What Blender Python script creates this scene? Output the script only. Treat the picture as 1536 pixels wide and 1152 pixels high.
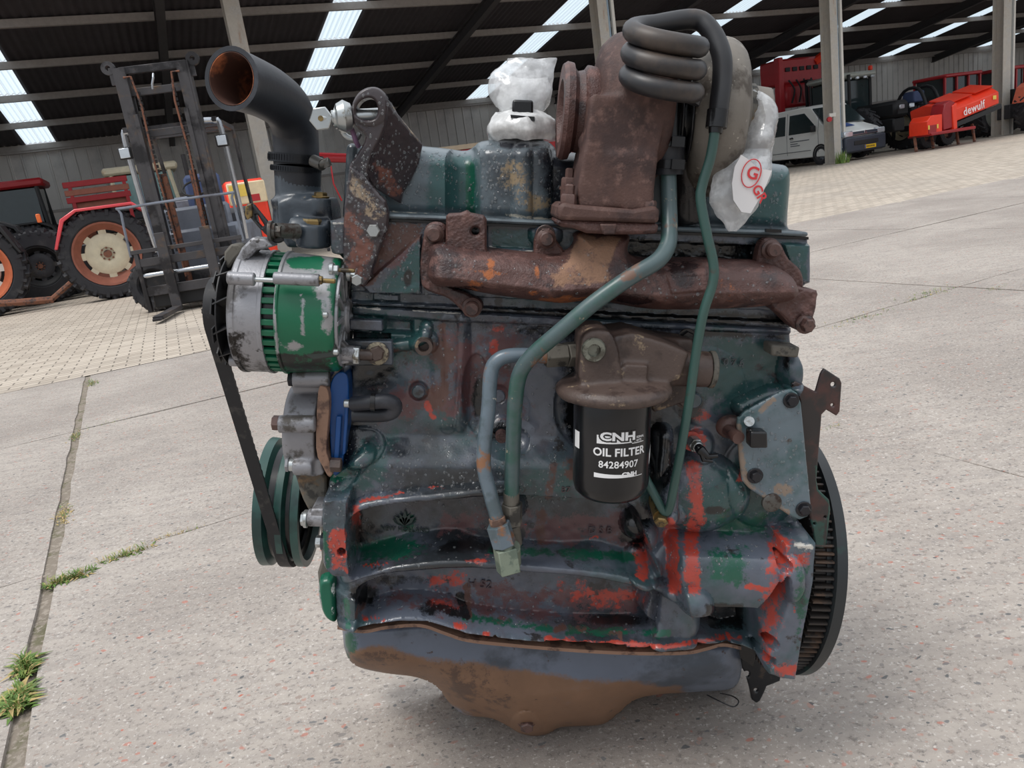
import bpy, bmesh, math, random
import numpy as np
from mathutils import Vector, Matrix, noise as mnoise
R_ = math.radians
scn = bpy.context.scene
COL = scn.collection
for o in list(bpy.data.objects): bpy.data.objects.remove(o)
random.seed(7); rng = np.random.default_rng(7)

# ---------------------------------------------------------------- camera, world, light, exposure
FPX, CH = 1160.0, 1.0
ROLL, PITCH = R_(8.4), R_(14.626)
Fv = np.array([0, math.cos(PITCH), -math.sin(PITCH)]); U0 = np.array([0, math.sin(PITCH), math.cos(PITCH)]); X0 = np.array([1., 0, 0])
Rv = math.cos(ROLL)*X0 - math.sin(ROLL)*U0
Uv = math.sin(ROLL)*X0 + math.cos(ROLL)*U0
cam = bpy.data.cameras.new('camera'); cam.sensor_width = 36; cam.lens = FPX/1536*36; cam.clip_start = .02; cam.clip_end = 400
co = bpy.data.objects.new('camera', cam); COL.objects.link(co)
co.matrix_world = Matrix(((Rv[0], Uv[0], -Fv[0], 0), (Rv[1], Uv[1], -Fv[1], 0), (Rv[2], Uv[2], -Fv[2], CH), (0, 0, 0, 1)))
scn.camera = co
w = bpy.data.worlds.new('overcast_sky'); scn.world = w; w.use_nodes = True
wn = w.node_tree; wn.nodes.clear()
bg = wn.nodes.new('ShaderNodeBackground'); wo = wn.nodes.new('ShaderNodeOutputWorld')
tc = wn.nodes.new('ShaderNodeTexCoord'); sp = wn.nodes.new('ShaderNodeSeparateXYZ'); cr = wn.nodes.new('ShaderNodeValToRGB')
wn.links.new(tc.outputs['Generated'], sp.inputs[0]); wn.links.new(sp.outputs['Z'], cr.inputs[0]); wn.links.new(cr.outputs[0], bg.inputs[0]); wn.links.new(bg.outputs[0], wo.inputs[0])
cr.color_ramp.elements[0].position = 0.0; cr.color_ramp.elements[0].color = (.42, .45, .49, 1)
cr.color_ramp.elements[1].position = .7; cr.color_ramp.elements[1].color = (1.08, 1.13, 1.2, 1)
bg.inputs[1].default_value = .92
sun = bpy.data.lights.new('sun', 'SUN'); sun.energy = 1.7; sun.angle = R_(22); sun.color = (1, .97, .93)
so = bpy.data.objects.new('sun', sun); COL.objects.link(so); so.rotation_euler = (R_(14), R_(-20), 0)
scn.view_settings.view_transform = 'Standard'; scn.view_settings.look = 'None'; scn.view_settings.gamma = 1; scn.view_settings.use_curve_mapping = False
scn.view_settings.exposure = 0.16

# ---------------------------------------------------------------- pixel <-> place helpers
def ray(x, y): return Fv + Rv*((x-768)/FPX) - Uv*((y-576)/FPX)
def G(x, y, z=0.0):
    d = ray(x, y); t = (z-CH)/d[2]; return Vector((d[0]*t, d[1]*t, z))
def AT(x, y, Y):
    d = ray(x, y); t = Y/d[1]; return Vector((d[0]*t, Y, CH+d[2]*t))
EO = Vector((-.0687, 1.2421, 0)); Y0 = 1.07; TILT = R_(11.3)
ct, st = math.cos(TILT), math.sin(TILT)
def E(x, y, d=0.0):                                    # a point of the engine in the engine's own (tilted) axes
    p = AT(x, y, Y0+d) - EO
    return Vector((ct*p.x - st*p.z, p.y, st*p.x + ct*p.z))
def Ev(x, y, d, ref=None):                             # the same for arrays; ref = plane on which x, y are read
    rd = d if ref is None else ref
    dx = (x-768)/FPX; dy = (y-576)/FPX
    ry = Fv[1] + Rv[1]*dx - Uv[1]*dy; t = (Y0+rd)/ry
    wx = (Fv[0]+Rv[0]*dx-Uv[0]*dy)*t - EO.x; wz = CH + (Fv[2]+Rv[2]*dx-Uv[2]*dy)*t - EO.z
    wy = Y0 + d - EO.y
    return np.stack([ct*wx-st*wz, wy+0*wx, st*wx+ct*wz], -1)
PXM = lambda d=0.0, y=576: (Y0+d)*1.0/FPX                # metres per pixel, roughly
BA = R_(22.3); BE = Vector((math.cos(BA), math.sin(BA), 0)); BN = Vector((-math.sin(BA), math.cos(BA), 0))
def B(e, s, z): return BE*e + BN*s + Vector((0, 0, z))

# ---------------------------------------------------------------- materials
def lin(c):
    return tuple((v/255/12.92 if v/255 <= .04045 else ((v/255+.055)/1.055)**2.4) for v in c[:3]) + (1,)
class NT:
    def __init__(s, m): s.t = m.node_tree; s.b = s.t.nodes.get('Principled BSDF'); s.o = None
    def n(s, ty, **k):
        x = s.t.nodes.new(ty)
        for a, v in k.items(): setattr(x, a, v)
        return x
    def l(s, a, b): s.t.links.new(a, b)
    def obj(s):
        if s.o is None: s.o = s.n('ShaderNodeTexCoord').outputs['Object']
        return s.o
    def noise(s, scale, detail=4, rough=.6, seed=0, stretch=None):
        v = s.obj()
        mp = s.n('ShaderNodeMapping'); s.l(v, mp.inputs[0]); mp.inputs['Location'].default_value = (seed*3.1, seed*1.7, seed*.9)
        if stretch: mp.inputs['Scale'].default_value = stretch
        x = s.n('ShaderNodeTexNoise'); s.l(mp.outputs[0], x.inputs['Vector']); x.inputs['Scale'].default_value = scale
        x.inputs['Detail'].default_value = detail; x.inputs['Roughness'].default_value = rough
        return x.outputs[0]
    def math(s, op, a, b=None, c=None, clamp=False):
        x = s.n('ShaderNodeMath', operation=op); x.use_clamp = clamp
        for i, v in enumerate((a, b, c)):
            if v is None: continue
            if isinstance(v, (int, float)): x.inputs[i].default_value = v
            else: s.l(v, x.inputs[i])
        return x.outputs[0]
    def step(s, v, lo, hi):
        x = s.n('ShaderNodeMapRange', interpolation_type='SMOOTHSTEP'); s.l(v, x.inputs['Value'])
        x.inputs['From Min'].default_value = lo; x.inputs['From Max'].default_value = hi
        return x.outputs[0]
    def mixc(s, f, a, b):
        x = s.n('ShaderNodeMix', data_type='RGBA')
        if isinstance(f, (int, float)): x.inputs[0].default_value = f
        else: s.l(f, x.inputs[0])
        for i, v in ((6, a), (7, b)):
            if isinstance(v, tuple): x.inputs[i].default_value = v
            else: s.l(v, x.inputs[i])
        return x.outputs[2]
    def mixf(s, f, a, b):
        x = s.n('ShaderNodeMix', data_type='FLOAT'); s.l(f, x.inputs[0])
        for i, v in ((2, a), (3, b)):
            if isinstance(v, (int, float)): x.inputs[i].default_value = v
            else: s.l(v, x.inputs[i])
        return x.outputs[0]
MATS = {}
def pm(name, base, rough=.5, metal=0.0, layers=(), bump=(), coat=0.0, var=.12, vscale=9, spec=None, emit=None):
    """base colour with slow variation, then layers (colour, mask, rough, metal); masks: ('n',scale,lo,hi,seed) or ('a',attr,amp,scale)"""
    if name in MATS: return MATS[name]
    m = bpy.data.materials.new(name); m.use_nodes = True; n = NT(m); b = n.b
    c = lin(base); col = c
    if var:
        dk = tuple(v*(1-var*2) for v in c[:3])+(1,); lt = tuple(min(1, v*(1+var*2)) for v in c[:3])+(1,)
        col = n.mixc(n.noise(vscale, 5, .65, 5), dk, lt)
    rg = rough; mt = metal
    for i, L in enumerate(layers):
        lc, mk = lin(L[0]), L[1]
        if mk[0] == 'n': f = n.step(n.noise(mk[1], 6, .65, mk[4] if len(mk) > 4 else i+1, mk[5] if len(mk) > 5 else None), mk[2], mk[3])
        else:
            at = n.n('ShaderNodeAttribute', attribute_name=mk[1])
            nz = n.math('MULTIPLY', n.math('SUBTRACT', n.noise(mk[3], 8, .8, i+11), .55), 1.2+mk[2]*3.4)
            f = n.math('MULTIPLY', n.step(n.math('ADD', n.math('MULTIPLY', at.outputs['Fac'], .93), nz), .30, .72), n.step(at.outputs['Fac'], .02, .3))
        col = n.mixc(f, col, n.mixc(n.noise(22, 4, .6, i+21), tuple(v*.72 for v in lc[:3])+(1,), tuple(min(1, v*1.25) for v in lc[:3])+(1,)))
        if len(L) > 2 and L[2] is not None: rg = n.mixf(f, rg, L[2])
        if len(L) > 3 and L[3] is not None: mt = n.mixf(f, mt, L[3])
    if isinstance(col, tuple): b.inputs['Base Color'].default_value = col
    else: n.l(col, b.inputs['Base Color'])
    for k, v in (('Roughness', rg), ('Metallic', mt)):
        if isinstance(v, (int, float)): b.inputs[k].default_value = v
        else: n.l(v, b.inputs[k])
    if coat: b.inputs['Coat Weight'].default_value = coat; b.inputs['Coat Roughness'].default_value = .12
    if spec is not None: b.inputs['Specular IOR Level'].default_value = spec
    if emit: b.inputs['Emission Color'].default_value = lin(emit[0]); b.inputs['Emission Strength'].default_value = emit[1]
    prev = None
    for (sc, stg, dist) in bump:
        bp = n.n('ShaderNodeBump'); bp.inputs['Strength'].default_value = stg; bp.inputs['Distance'].default_value = dist
        n.l(n.noise(sc, 3, .6, 31), bp.inputs['Height'])
        if prev: n.l(prev, bp.inputs['Normal'])
        prev = bp.outputs[0]
    if prev: n.l(prev, b.inputs['Normal'])
    MATS[name] = m
    return m

# ---------------------------------------------------------------- mesh building
def rot_to(dirv):
    return Vector(dirv).normalized().to_track_quat('Z', 'Y').to_matrix().to_4x4()
def frame(loc, dirv=(0, 0, 1), spin=0.0): return Matrix.Translation(Vector(loc)) @ rot_to(dirv) @ Matrix.Rotation(spin, 4, 'Z')
def cat(pts, n=6, closed=False):                       # Catmull-Rom through points of any dimension
    P_ = [np.array(p, float) for p in pts]; out = []; N = len(P_)
    rngi = range(N) if closed else range(N-1)
    for i in rngi:
        g = lambda k: P_[k % N] if closed else P_[min(max(k, 0), N-1)]
        a, b, c, d = g(i-1), g(i), g(i+1), g(i+2)
        for k in range(n):
            t = k/n; out.append(.5*((2*b)+(-a+c)*t+(2*a-5*b+4*c-d)*t*t+(-a+3*b-3*c+d)*t**3))
    if not closed: out.append(P_[-1])
    return out
class MB:
    def __init__(s): s.v = []; s.f = []; s.M = Matrix()
    def add(s, vs, fs, M=None):
        T = s.M @ M if M is not None else s.M; o = len(s.v)
        s.v += [tuple(T @ Vector(p)) for p in vs]; s.f += [tuple(i+o for i in f) for f in fs]; return s
    def box(s, c, d, M=None, taper=1.0):
        x, y, z = [k/2 for k in d]; cx, cy, cz = c; t = taper
        vs = [(cx-x, cy-y, cz-z), (cx+x, cy-y, cz-z), (cx+x, cy+y, cz-z), (cx-x, cy+y, cz-z), (cx-x*t, cy-y*t, cz+z), (cx+x*t, cy-y*t, cz+z), (cx+x*t, cy+y*t, cz+z), (cx-x*t, cy+y*t, cz+z)]
        return s.add(vs, [(0, 3, 2, 1), (4, 5, 6, 7), (0, 1, 5, 4), (1, 2, 6, 5), (2, 3, 7, 6), (3, 0, 4, 7)], M)
    def lathe(s, prof, M=None, seg=24, closed=False):  # prof: (radius, height) along local Z
        vs = []; fs = []; n = len(prof)
        for k in range(seg):
            a = 2*math.pi*k/seg; c, q = math.cos(a), math.sin(a)
            vs += [(r*c, r*q, h) for r, h in prof]
        for k in range(seg):
            k2 = (k+1) % seg
            for i in range(n-1 if not closed else n):
                j = (i+1) % n; fs.append((k*n+i, k2*n+i, k2*n+j, k*n+j))
        if not closed:
            if prof[0][0] > 1e-5: fs.append(tuple(k*n for k in reversed(range(seg))))
            if prof[-1][0] > 1e-5: fs.append(tuple(k*n+n-1 for k in range(seg)))
        return s.add(vs, fs, M)
    def cyl(s, a, b, r, r2=None, seg=18, ch=0.0):
        a, b = Vector(a), Vector(b); L = (b-a).length; r2 = r if r2 is None else r2
        pr = [(r-ch, 0), (r, ch), (r2, L-ch), (r2-ch, L)] if ch else [(r, 0), (r2, L)]
        return s.lathe(pr, frame(a, b-a), seg)
    def hexp(s, a, b, r, ch=None):
        a, b = Vector(a), Vector(b); L = (b-a).length; c = r*.12 if ch is None else ch
        return s.lathe([(r, 0), (r, L-c), (r-c, L)], frame(a, b-a), 6)
    def sweep(s, pts, r, seg=14, hollow=0.0, caps=True):
        pts = [Vector(p) for p in pts]; n = len(pts)
        rr = r if hasattr(r, '__len__') else [r]*n
        T = [(pts[min(i+1, n-1)]-pts[max(i-1, 0)]).normalized() for i in range(n)]
        u = T[0].orthogonal().normalized(); U_ = []
        for i in range(n):
            if i: u = (T[i-1].rotation_difference(T[i]) @ u)
            u = (u - T[i]*u.dot(T[i])).normalized(); U_.append(u.copy())
        vs = []; fs = []
        def rings(rad, off, flip):
            for i in range(n):
                w_ = T[i].cross(U_[i])
                for k in range(seg):
                    a = 2*math.pi*k/seg; vs.append(pts[i]+(U_[i]*math.cos(a)+w_*math.sin(a))*rad[i])
            for i in range(n-1):
                for k in range(seg):
                    k2 = (k+1) % seg; q = (off+i*seg+k, off+i*seg+k2, off+(i+1)*seg+k2, off+(i+1)*seg+k)
                    fs.append(q[::-1] if flip else q)
        rings(rr, 0, False)
        if hollow:
            o = n*seg; rings([x-hollow for x in rr], o, True)
            for e, fl in ((0, 0), (n-1, 1)):
                for k in range(seg):
                    k2 = (k+1) % seg; q = (e*seg+k, o+e*seg+k, o+e*seg+k2, e*seg+k2); fs.append(q[::-1] if fl else q)
        elif caps:
            fs.append(tuple(reversed(range(seg)))); fs.append(tuple((n-1)*seg+k for k in range(seg)))
        return s.add(vs, fs)
    def prism(s, poly, off, M=None):                   # poly: 3D points; off: extrusion vector
        n = len(poly); off = Vector(off); vs = [Vector(p) for p in poly]+[Vector(p)+off for p in poly]
        fs = [tuple(range(n)), tuple(reversed(range(n, 2*n)))]+[(i, i+n, (i+1) % n+n, (i+1) % n) for i in range(n)]
        return s.add(vs, fs, M)
    def sph(s, c, r, seg=14, sc=(1, 1, 1)):
        pr = [(max(1e-6, math.sin(math.pi*k/seg))*r, -math.cos(math.pi*k/seg)*r) for k in range(seg+1)]
        pr[0] = (0, -r); pr[-1] = (0, r)
        return s.lathe([(max(a, 1e-6), b) for a, b in pr], Matrix.Translation(Vector(c)) @ Matrix.Diagonal((*sc, 1)), seg+2)
    def mesh(s, name):
        me = bpy.data.meshes.new(name); me.from_pydata(s.v, [], s.f); me.validate(); return me
def finish(me, smooth=35, flip=True):
    bm = bmesh.new(); bm.from_mesh(me)
    bmesh.ops.remove_doubles(bm, verts=bm.verts, dist=1e-6)
    if flip: bmesh.ops.recalc_face_normals(bm, faces=bm.faces)
    bm.to_mesh(me); bm.free()
    if smooth:
        me.shade_smooth(); me.set_sharp_from_angle(angle=R_(smooth))
def obj(name, mb, mat, parent=None, bevel=0, smooth=35, kind=None, label=None, seg=2, flip=True):
    me = mb.mesh(name) if isinstance(mb, MB) else mb
    if isinstance(mb, MB): finish(me, smooth, flip)
    if mat is not None: me.materials.append(mat)
    o = bpy.data.objects.new(name, me); COL.objects.link(o)
    if parent: o.parent = parent
    if bevel:
        md = o.modifiers.new('bevel', 'BEVEL'); md.width = bevel; md.segments = seg; md.limit_method = 'ANGLE'; md.angle_limit = R_(40)
        md.harden_normals = False
    if kind: o['kind'] = kind
    if label: o['label'] = label
    return o
def bake(o):                                           # replace a modifier stack by its result
    dg = bpy.context.evaluated_depsgraph_get(); me = bpy.data.meshes.new_from_object(o.evaluated_get(dg)); o.modifiers.clear(); o.data = me; return me
def cast(name, mb, mat, parent, voxel=.003, it=4, label=None):
    me = mb.mesh(name); o = bpy.data.objects.new(name, me); COL.objects.link(o)
    bm = bmesh.new(); bm.from_mesh(me); bmesh.ops.remove_doubles(bm, verts=bm.verts, dist=1e-6); bmesh.ops.recalc_face_normals(bm, faces=bm.faces); bm.to_mesh(me); bm.free()
    r = o.modifiers.new('r', 'REMESH'); r.mode = 'VOXEL'; r.voxel_size = voxel; r.use_smooth_shade = True
    if it: q = o.modifiers.new('s', 'SMOOTH'); q.iterations = it; q.factor = .5
    me = bake(o); me.materials.clear(); me.materials.append(mat); me.shade_smooth(); o.parent = parent
    if label: o['label'] = label
    return o
def thing(name, label, cat_, loc=(0, 0, 0), rotz=0, group=None, rot=None):
    o = bpy.data.objects.new(name, None); COL.objects.link(o); o.location = loc
    o.rotation_euler = rot if rot else (0, 0, rotz); o.empty_display_size = .1
    return tag(o, label, cat_, group)
def tag(o, label=None, cat_=None, group=None, kind=None):
    if label: o['label'] = label
    if cat_: o['category'] = cat_
    if group: o['group'] = group
    if kind: o['kind'] = kind
    return o
_shared = {}
def placed(name, key, build, mat, parent, M, smooth=35, label=None, bevel=0):   # shared mesh, own object
    k = (key, mat.name)
    if k not in _shared:
        mb = MB(); build(mb); me = mb.mesh(name); finish(me, smooth); me.materials.append(mat); _shared[k] = me
    o = bpy.data.objects.new(name, _shared[k]); COL.objects.link(o); o.parent = parent; o.matrix_basis = M
    if label: o['label'] = label
    return o
def bolt(parent, pos, dirv, r, h, wr=0, mat=None, name='bolt', spin=0.0, label=None, wh=.003):
    def bd(mb):
        if wr: mb.lathe([(wr*.9, -.001), (wr, wh*.3), (wr, wh*.8), (wr*.94, wh)], seg=20)
        mb.lathe([(r, 0), (r, h-r*.18), (r*.84, h)], seg=6)
    return placed(name, ('b', round(r, 4), round(h, 4), round(wr, 4)), bd, mat, parent, frame(pos, dirv, spin), label=label)

# ---------------------------------------------------------------- relief: a cast plate from an outline and raised / sunk features
def pdist(x, y, pts, closed):
    """distance to polyline; and inside test when closed (signed, + inside)"""
    d = np.full(x.shape, 1e9); ins = np.zeros(x.shape, bool); n = len(pts); tpar = np.zeros(x.shape)
    for i in range(n if closed else n-1):
        ax, ay = pts[i][:2]; bx, by = pts[(i+1) % n][:2]; ex, ey = bx-ax, by-ay; L = ex*ex+ey*ey+1e-9
        t = np.clip(((x-ax)*ex+(y-ay)*ey)/L, 0, 1); q = (x-ax-t*ex)**2+(y-ay-t*ey)**2
        d = np.minimum(d, q)
        if closed:
            c = ((ay > y) != (by > y)) & (x < (bx-ax)*(y-ay)/((by-ay) if abs(by-ay) > 1e-9 else 1e-9)+ax); ins ^= c
    d = np.sqrt(d)
    return np.where(ins, d, -d) if closed else d
def sst(t): t = np.clip(t, 0, 1); return t*t*(3-2*t)
def fnoise(x, y, sc, seed=0):
    r = np.random.default_rng(seed); out = np.zeros(x.shape)
    for k in range(7):
        a = r.uniform(0, 6.28); fq = r.uniform(.6, 1.6)/sc; out += np.sin(x*math.cos(a)*fq*6.28+y*math.sin(a)*fq*6.28+r.uniform(0, 6.28)+1.3*np.sin(y*fq*4+k))
    return out/7
def relief(name, outline, feats, mat, parent, d0=0.0, back=.1, step=2.0, holes=(), paints={}, ref=None, rayp=False, smooth=50, label=None, sm=0):
    """outline in pixels of the photo read on the plane ref (default d0); depth features in metres, negative = towards the viewer"""
    if sm: outline = cat(outline, sm, True)
    o = np.array([p[:2] for p in outline]); x0, y0 = o.min(0)-2*step; x1, y1 = o.max(0)+2*step
    X, Y = np.meshgrid(np.arange(x0, x1, step), np.arange(y0, y1, step))
    def sdf(x, y):
        s = pdist(x, y, outline, True)
        for h in holes:
            if len(h) == 3 and not hasattr(h[0], '__len__'): s = np.minimum(s, np.hypot(x-h[0], y-h[1])-h[2])
            else: s = np.minimum(s, -pdist(x, y, h, True))
        return s
    S = sdf(X, Y)
    keep = S > -.5*step; cell = keep[:-1, :-1] & keep[1:, :-1] & keep[:-1, 1:] & keep[1:, 1:]
    near = np.abs(S) < .75*step
    gx = (sdf(X+.5, Y)-sdf(X-.5, Y)); gy = (sdf(X, Y+.5)-sdf(X, Y-.5)); gl = np.hypot(gx, gy)+1e-6
    X = np.where(near, X-gx/gl*S, X); Y = np.where(near, Y-gy/gl*S, Y); S = np.where(near, 0, S)
    D = np.full(X.shape, float(d0))
    for f in feats:
        k = f[0]
        if k == 'poly': D += f[2]*sst(.5+pdist(X, Y, f[1], True)/f[3]) if len(f) > 3 else f[2]*(pdist(X, Y, f[1], True) > 0)
        elif k == 'set': m = sst(.5+pdist(X, Y, f[1], True)/f[3]); D = D*(1-m)+f[2]*m
        elif k == 'grad':                               # inside polygon, depth runs linearly along a -> b from za to zb
            m = sst(.5+pdist(X, Y, f[1], True)/f[6]); (ax, ay), (bx, by) = f[2], f[3]; L = (bx-ax)**2+(by-ay)**2
            t = np.clip(((X-ax)*(bx-ax)+(Y-ay)*(by-ay))/L, 0, 1); D = D*(1-m)+(f[4]*(1-t)+f[5]*t)*m
        elif k == 'rib': t = np.clip(1-(pdist(X, Y, f[1], False)/f[2])**2, 0, 1); D += f[3]*np.sqrt(t)
        elif k == 'flat': m = sst((f[2]-pdist(X, Y, f[1], False))/f[4]+.5); D = np.minimum(D, D*(1-m)+f[3]*m) if len(f) < 6 else D*(1-m)+f[3]*m
        elif k == 'disc': r = np.hypot(X-f[1], Y-f[2]); D += f[4]*sst((f[3]-r)/f[5]+.5)
        elif k == 'dome': r = np.hypot((X-f[1])/f[3], (Y-f[2])/f[4]); D += f[5]*np.sqrt(np.clip(1-r*r, 0, 1))
        elif k == 'round': t = np.clip(S/f[1], 0, 1); D += f[2]*(1-np.sqrt(np.clip(1-(1-t)**2, 0, 1)))
        elif k == 'bev': t = np.clip(S/f[1], 0, 1); D += f[2]*(1-t)
        elif k == 'noise': D += f[1]*fnoise(X, Y, f[2], f[3] if len(f) > 3 else 0)
        elif k == 'fn': D = f[1](X, Y, D, S)
    V = Ev(X, Y, D, None if rayp else (d0 if ref is None else ref))
    H, W_ = X.shape; use = np.zeros((H, W_), bool)
    use[:-1, :-1] |= cell; use[1:, :-1] |= cell; use[:-1, 1:] |= cell; use[1:, 1:] |= cell
    idx = -np.ones((H, W_), int); idx[use] = np.arange(use.sum())
    nv = int(use.sum())
    vf = V[use]
    Db = np.full(X.shape, 0.0)+np.maximum(D+.001, back)
    Vb = Ev(X, Y, Db, None if rayp else (d0 if ref is None else ref)); 
    cy, cx = np.nonzero(cell)
    q = np.stack([idx[cy, cx], idx[cy+1, cx], idx[cy+1, cx+1], idx[cy, cx+1]], 1)
    # boundary edges of the cell set -> walls to the back plane
    walls = []
    cp = np.pad(cell, 1)
    for dy, dx, (a, b) in ((-1, 0, ((0, 1), (0, 0))), (1, 0, ((1, 0), (1, 1))), (0, -1, ((0, 0), (1, 0))), (0, 1, ((1, 1), (0, 1)))):
        m = cell & ~cp[1+dy:1+dy+cell.shape[0], 1+dx:1+dx+cell.shape[1]]
        yy, xx = np.nonzero(m); walls.append(np.stack([idx[yy+a[0], xx+a[1]], idx[yy+b[0], xx+b[1]]], 1))
    wl = np.concatenate(walls); bid = np.unique(wl); rm = -np.ones(nv, int); rm[bid] = nv+np.arange(len(bid))
    vb = Vb[use][bid]
    wf = np.stack([wl[:, 0], wl[:, 1], rm[wl[:, 1]], rm[wl[:, 0]]], 1)
    allv = np.concatenate([vf, vb]); allf = np.concatenate([q, wf])
    me = bpy.data.meshes.new(name); me.vertices.add(len(allv)); me.vertices.foreach_set('co', allv.astype(np.float32).ravel())
    me.loops.add(len(allf)*4); me.loops.foreach_set('vertex_index', allf.astype(np.int32).ravel())
    me.polygons.add(len(allf)); me.polygons.foreach_set('loop_start', (np.arange(len(allf))*4).astype(np.int32)); me.polygons.foreach_set('loop_total', np.full(len(allf), 4, np.int32))
    me.update(calc_edges=True)
    tx, ty = topx(V.reshape(-1, 3)) if paints else (None, None)
    for an, ps in paints.items():
        X, Y = tx.reshape(H, W_), ty.reshape(H, W_); m = np.zeros(X.shape)
        for p in ps:
            if p[0] == 'p': m = np.maximum(m, np.clip(.5+pdist(X, Y, p[1], True)/(p[2]*1.8), 0, 1)*(p[3] if len(p) > 3 else 1))
            elif p[0] == 'l': m = np.maximum(m, np.clip(1-(pdist(X, Y, p[1], False)-p[2]*.5)/p[2], 0, 1)*(p[3] if len(p) > 3 else 1))
            elif p[0] == 'e': m = np.maximum(m, np.clip(1.4-np.hypot((X-p[1])/p[3], (Y-p[2])/p[4]), 0, 1)*(p[5] if len(p) > 5 else 1))
        a = me.attributes.new(an, 'FLOAT', 'POINT'); mm = m[use]; a.data.foreach_set('value', np.concatenate([mm, mm[bid]]).astype(np.float32))
    me.shade_smooth(); me.set_sharp_from_angle(angle=R_(smooth))
    me.materials.append(mat)
    ob = bpy.data.objects.new(name, me); COL.objects.link(ob); ob.parent = parent
    if label: ob['label'] = label
    return ob
# ================================================================ MATERIALS (surroundings)
def concrete(name, coarse):
    m = bpy.data.materials.new(name); m.use_nodes = True; n = NT(m); b = n.b
    big = n.noise(.9, 5, .6, 1); fine = n.noise(60, 5, .75, 2); mid = n.noise(7, 5, .65, 3, (1, 3, 1))
    col = n.mixc(n.step(big, .35, .65), lin((152, 143, 135)), lin((174, 165, 156)))
    col = n.mixc(n.math('MULTIPLY', n.step(mid, .4, .7), .45), col, lin((134, 127, 122)))
    col = n.mixc(n.math('MULTIPLY', n.step(fine, .50, .68), .7), col, lin((104, 97, 92)))
    col = n.mixc(n.math('MULTIPLY', n.step(n.noise(110, 3, .7, 8), .55, .70), .65), col, lin((206, 200, 194)))
    if coarse:                                          # exposed stones of the aggregate: rose, grey, dark and pale ones
        nz = n.n('ShaderNodeTexNoise'); n.l(n.obj(), nz.inputs['Vector']); nz.inputs['Scale'].default_value = 30; nz.inputs['Detail'].default_value = 3
        mv = n.n('ShaderNodeVectorMath', operation='MULTIPLY_ADD'); n.l(nz.outputs['Color'], mv.inputs[0]); mv.inputs[1].default_value = (.03, .03, .03); n.l(n.obj(), mv.inputs[2])
        for sc, lo, hi, cols, rad, seed, amt in ((15, .0, .30, [(170, 124, 110), (160, 138, 128), (124, 118, 114)], .22, 3, .45), (24, .0, .10, [(66, 70, 74), (96, 98, 98), (180, 88, 66)], .26, 13, .85), (34, .0, .42, [(178, 104, 86), (172, 128, 114), (140, 120, 110)], .34, 0, .62), (44, .0, .24, [(84, 86, 88), (108, 108, 108), (130, 124, 120)], .32, 5, .85), (90, .0, .50, [(212, 205, 198), (166, 138, 126), (100, 96, 94)], .36, 9, .6)):
            mp = n.n('ShaderNodeMapping'); n.l(mv.outputs[0], mp.inputs[0]); mp.inputs['Location'].default_value = (seed, seed, 0); mp.inputs['Rotation'].default_value = (0, 0, .6+seed); mp.inputs['Scale'].default_value = (1, 1.5, 1)
            vo = n.n('ShaderNodeTexVoronoi'); n.l(mp.outputs[0], vo.inputs['Vector']); vo.inputs['Scale'].default_value = sc
            sx = n.n('ShaderNodeSeparateColor'); n.l(vo.outputs['Color'], sx.inputs[0])
            cr_ = n.n('ShaderNodeValToRGB'); cr_.color_ramp.interpolation = 'CONSTANT'
            for i, c in enumerate(cols):
                if i > 1: cr_.color_ramp.elements.new(i/len(cols))
                cr_.color_ramp.elements[i].position = i/len(cols); cr_.color_ramp.elements[i].color = lin(c)
            n.l(sx.outputs[1], cr_.inputs[0])
            pick = n.math('LESS_THAN', sx.outputs[0], hi); size = n.math('MULTIPLY', sx.outputs[2], rad)
            inside = n.step(n.math('SUBTRACT', n.math('ADD', size, .06), vo.outputs['Distance']), 0, .07)
            col = n.mixc(n.math('MULTIPLY', n.math('MULTIPLY', pick, inside), amt), col, cr_.outputs[0])
    n.l(col, b.inputs['Base Color']); b.inputs['Roughness'].default_value = .86
    bp = n.n('ShaderNodeBump'); bp.inputs['Strength'].default_value = .6; bp.inputs['Distance'].default_value = .004
    n.l(fine, bp.inputs['Height']); n.l(bp.outputs[0], b.inputs['Normal'])
    return m
M_conc1 = concrete('rough_exposed_concrete', True); M_conc2 = concrete('worn_concrete', True)
M_joint = pm('sandy_joint', (128, 118, 106), .95, layers=[((104, 100, 78), ('n', 9, .5, .62, 3)), ((150, 140, 128), ('n', 60, .5, .6, 4))], bump=[(80, .8, .004)])
def paver_mat():
    m = bpy.data.materials.new('block_paving'); m.use_nodes = True; n = NT(m); b = n.b
    mp = n.n('ShaderNodeMapping'); n.l(n.obj(), mp.inputs[0]); mp.inputs['Rotation'].default_value = (0, 0, -R_(22))
    br = n.n('ShaderNodeTexBrick'); n.l(mp.outputs[0], br.inputs['Vector']); br.inputs['Scale'].default_value = 1
    br.inputs['Brick Width'].default_value = .21; br.inputs['Row Height'].default_value = .105; br.inputs['Mortar Size'].default_value = .007; br.inputs['Mortar Smooth'].default_value = .3
    br.inputs['Color1'].default_value = lin((196, 184, 169)); br.inputs['Color2'].default_value = lin((170, 158, 144)); br.inputs['Mortar'].default_value = lin((112, 104, 94))
    col = n.mixc(n.math('MULTIPLY', n.step(n.noise(.35, 4, .6, 3), .45, .7), .4), br.outputs[0], lin((150, 142, 133)))
    col = n.mixc(n.math('MULTIPLY', n.step(n.noise(6, 4, .7, 5), .5, .75), .3), col, lin((205, 196, 184)))
    n.l(col, b.inputs['Base Color']); b.inputs['Roughness'].default_value = .85
    return m
M_pave = paver_mat()
M_dirt = pm('packed_earth', (92, 86, 80), .95, layers=[((60, 56, 54), ('n', .8, .45, .6, 2))])
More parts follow.
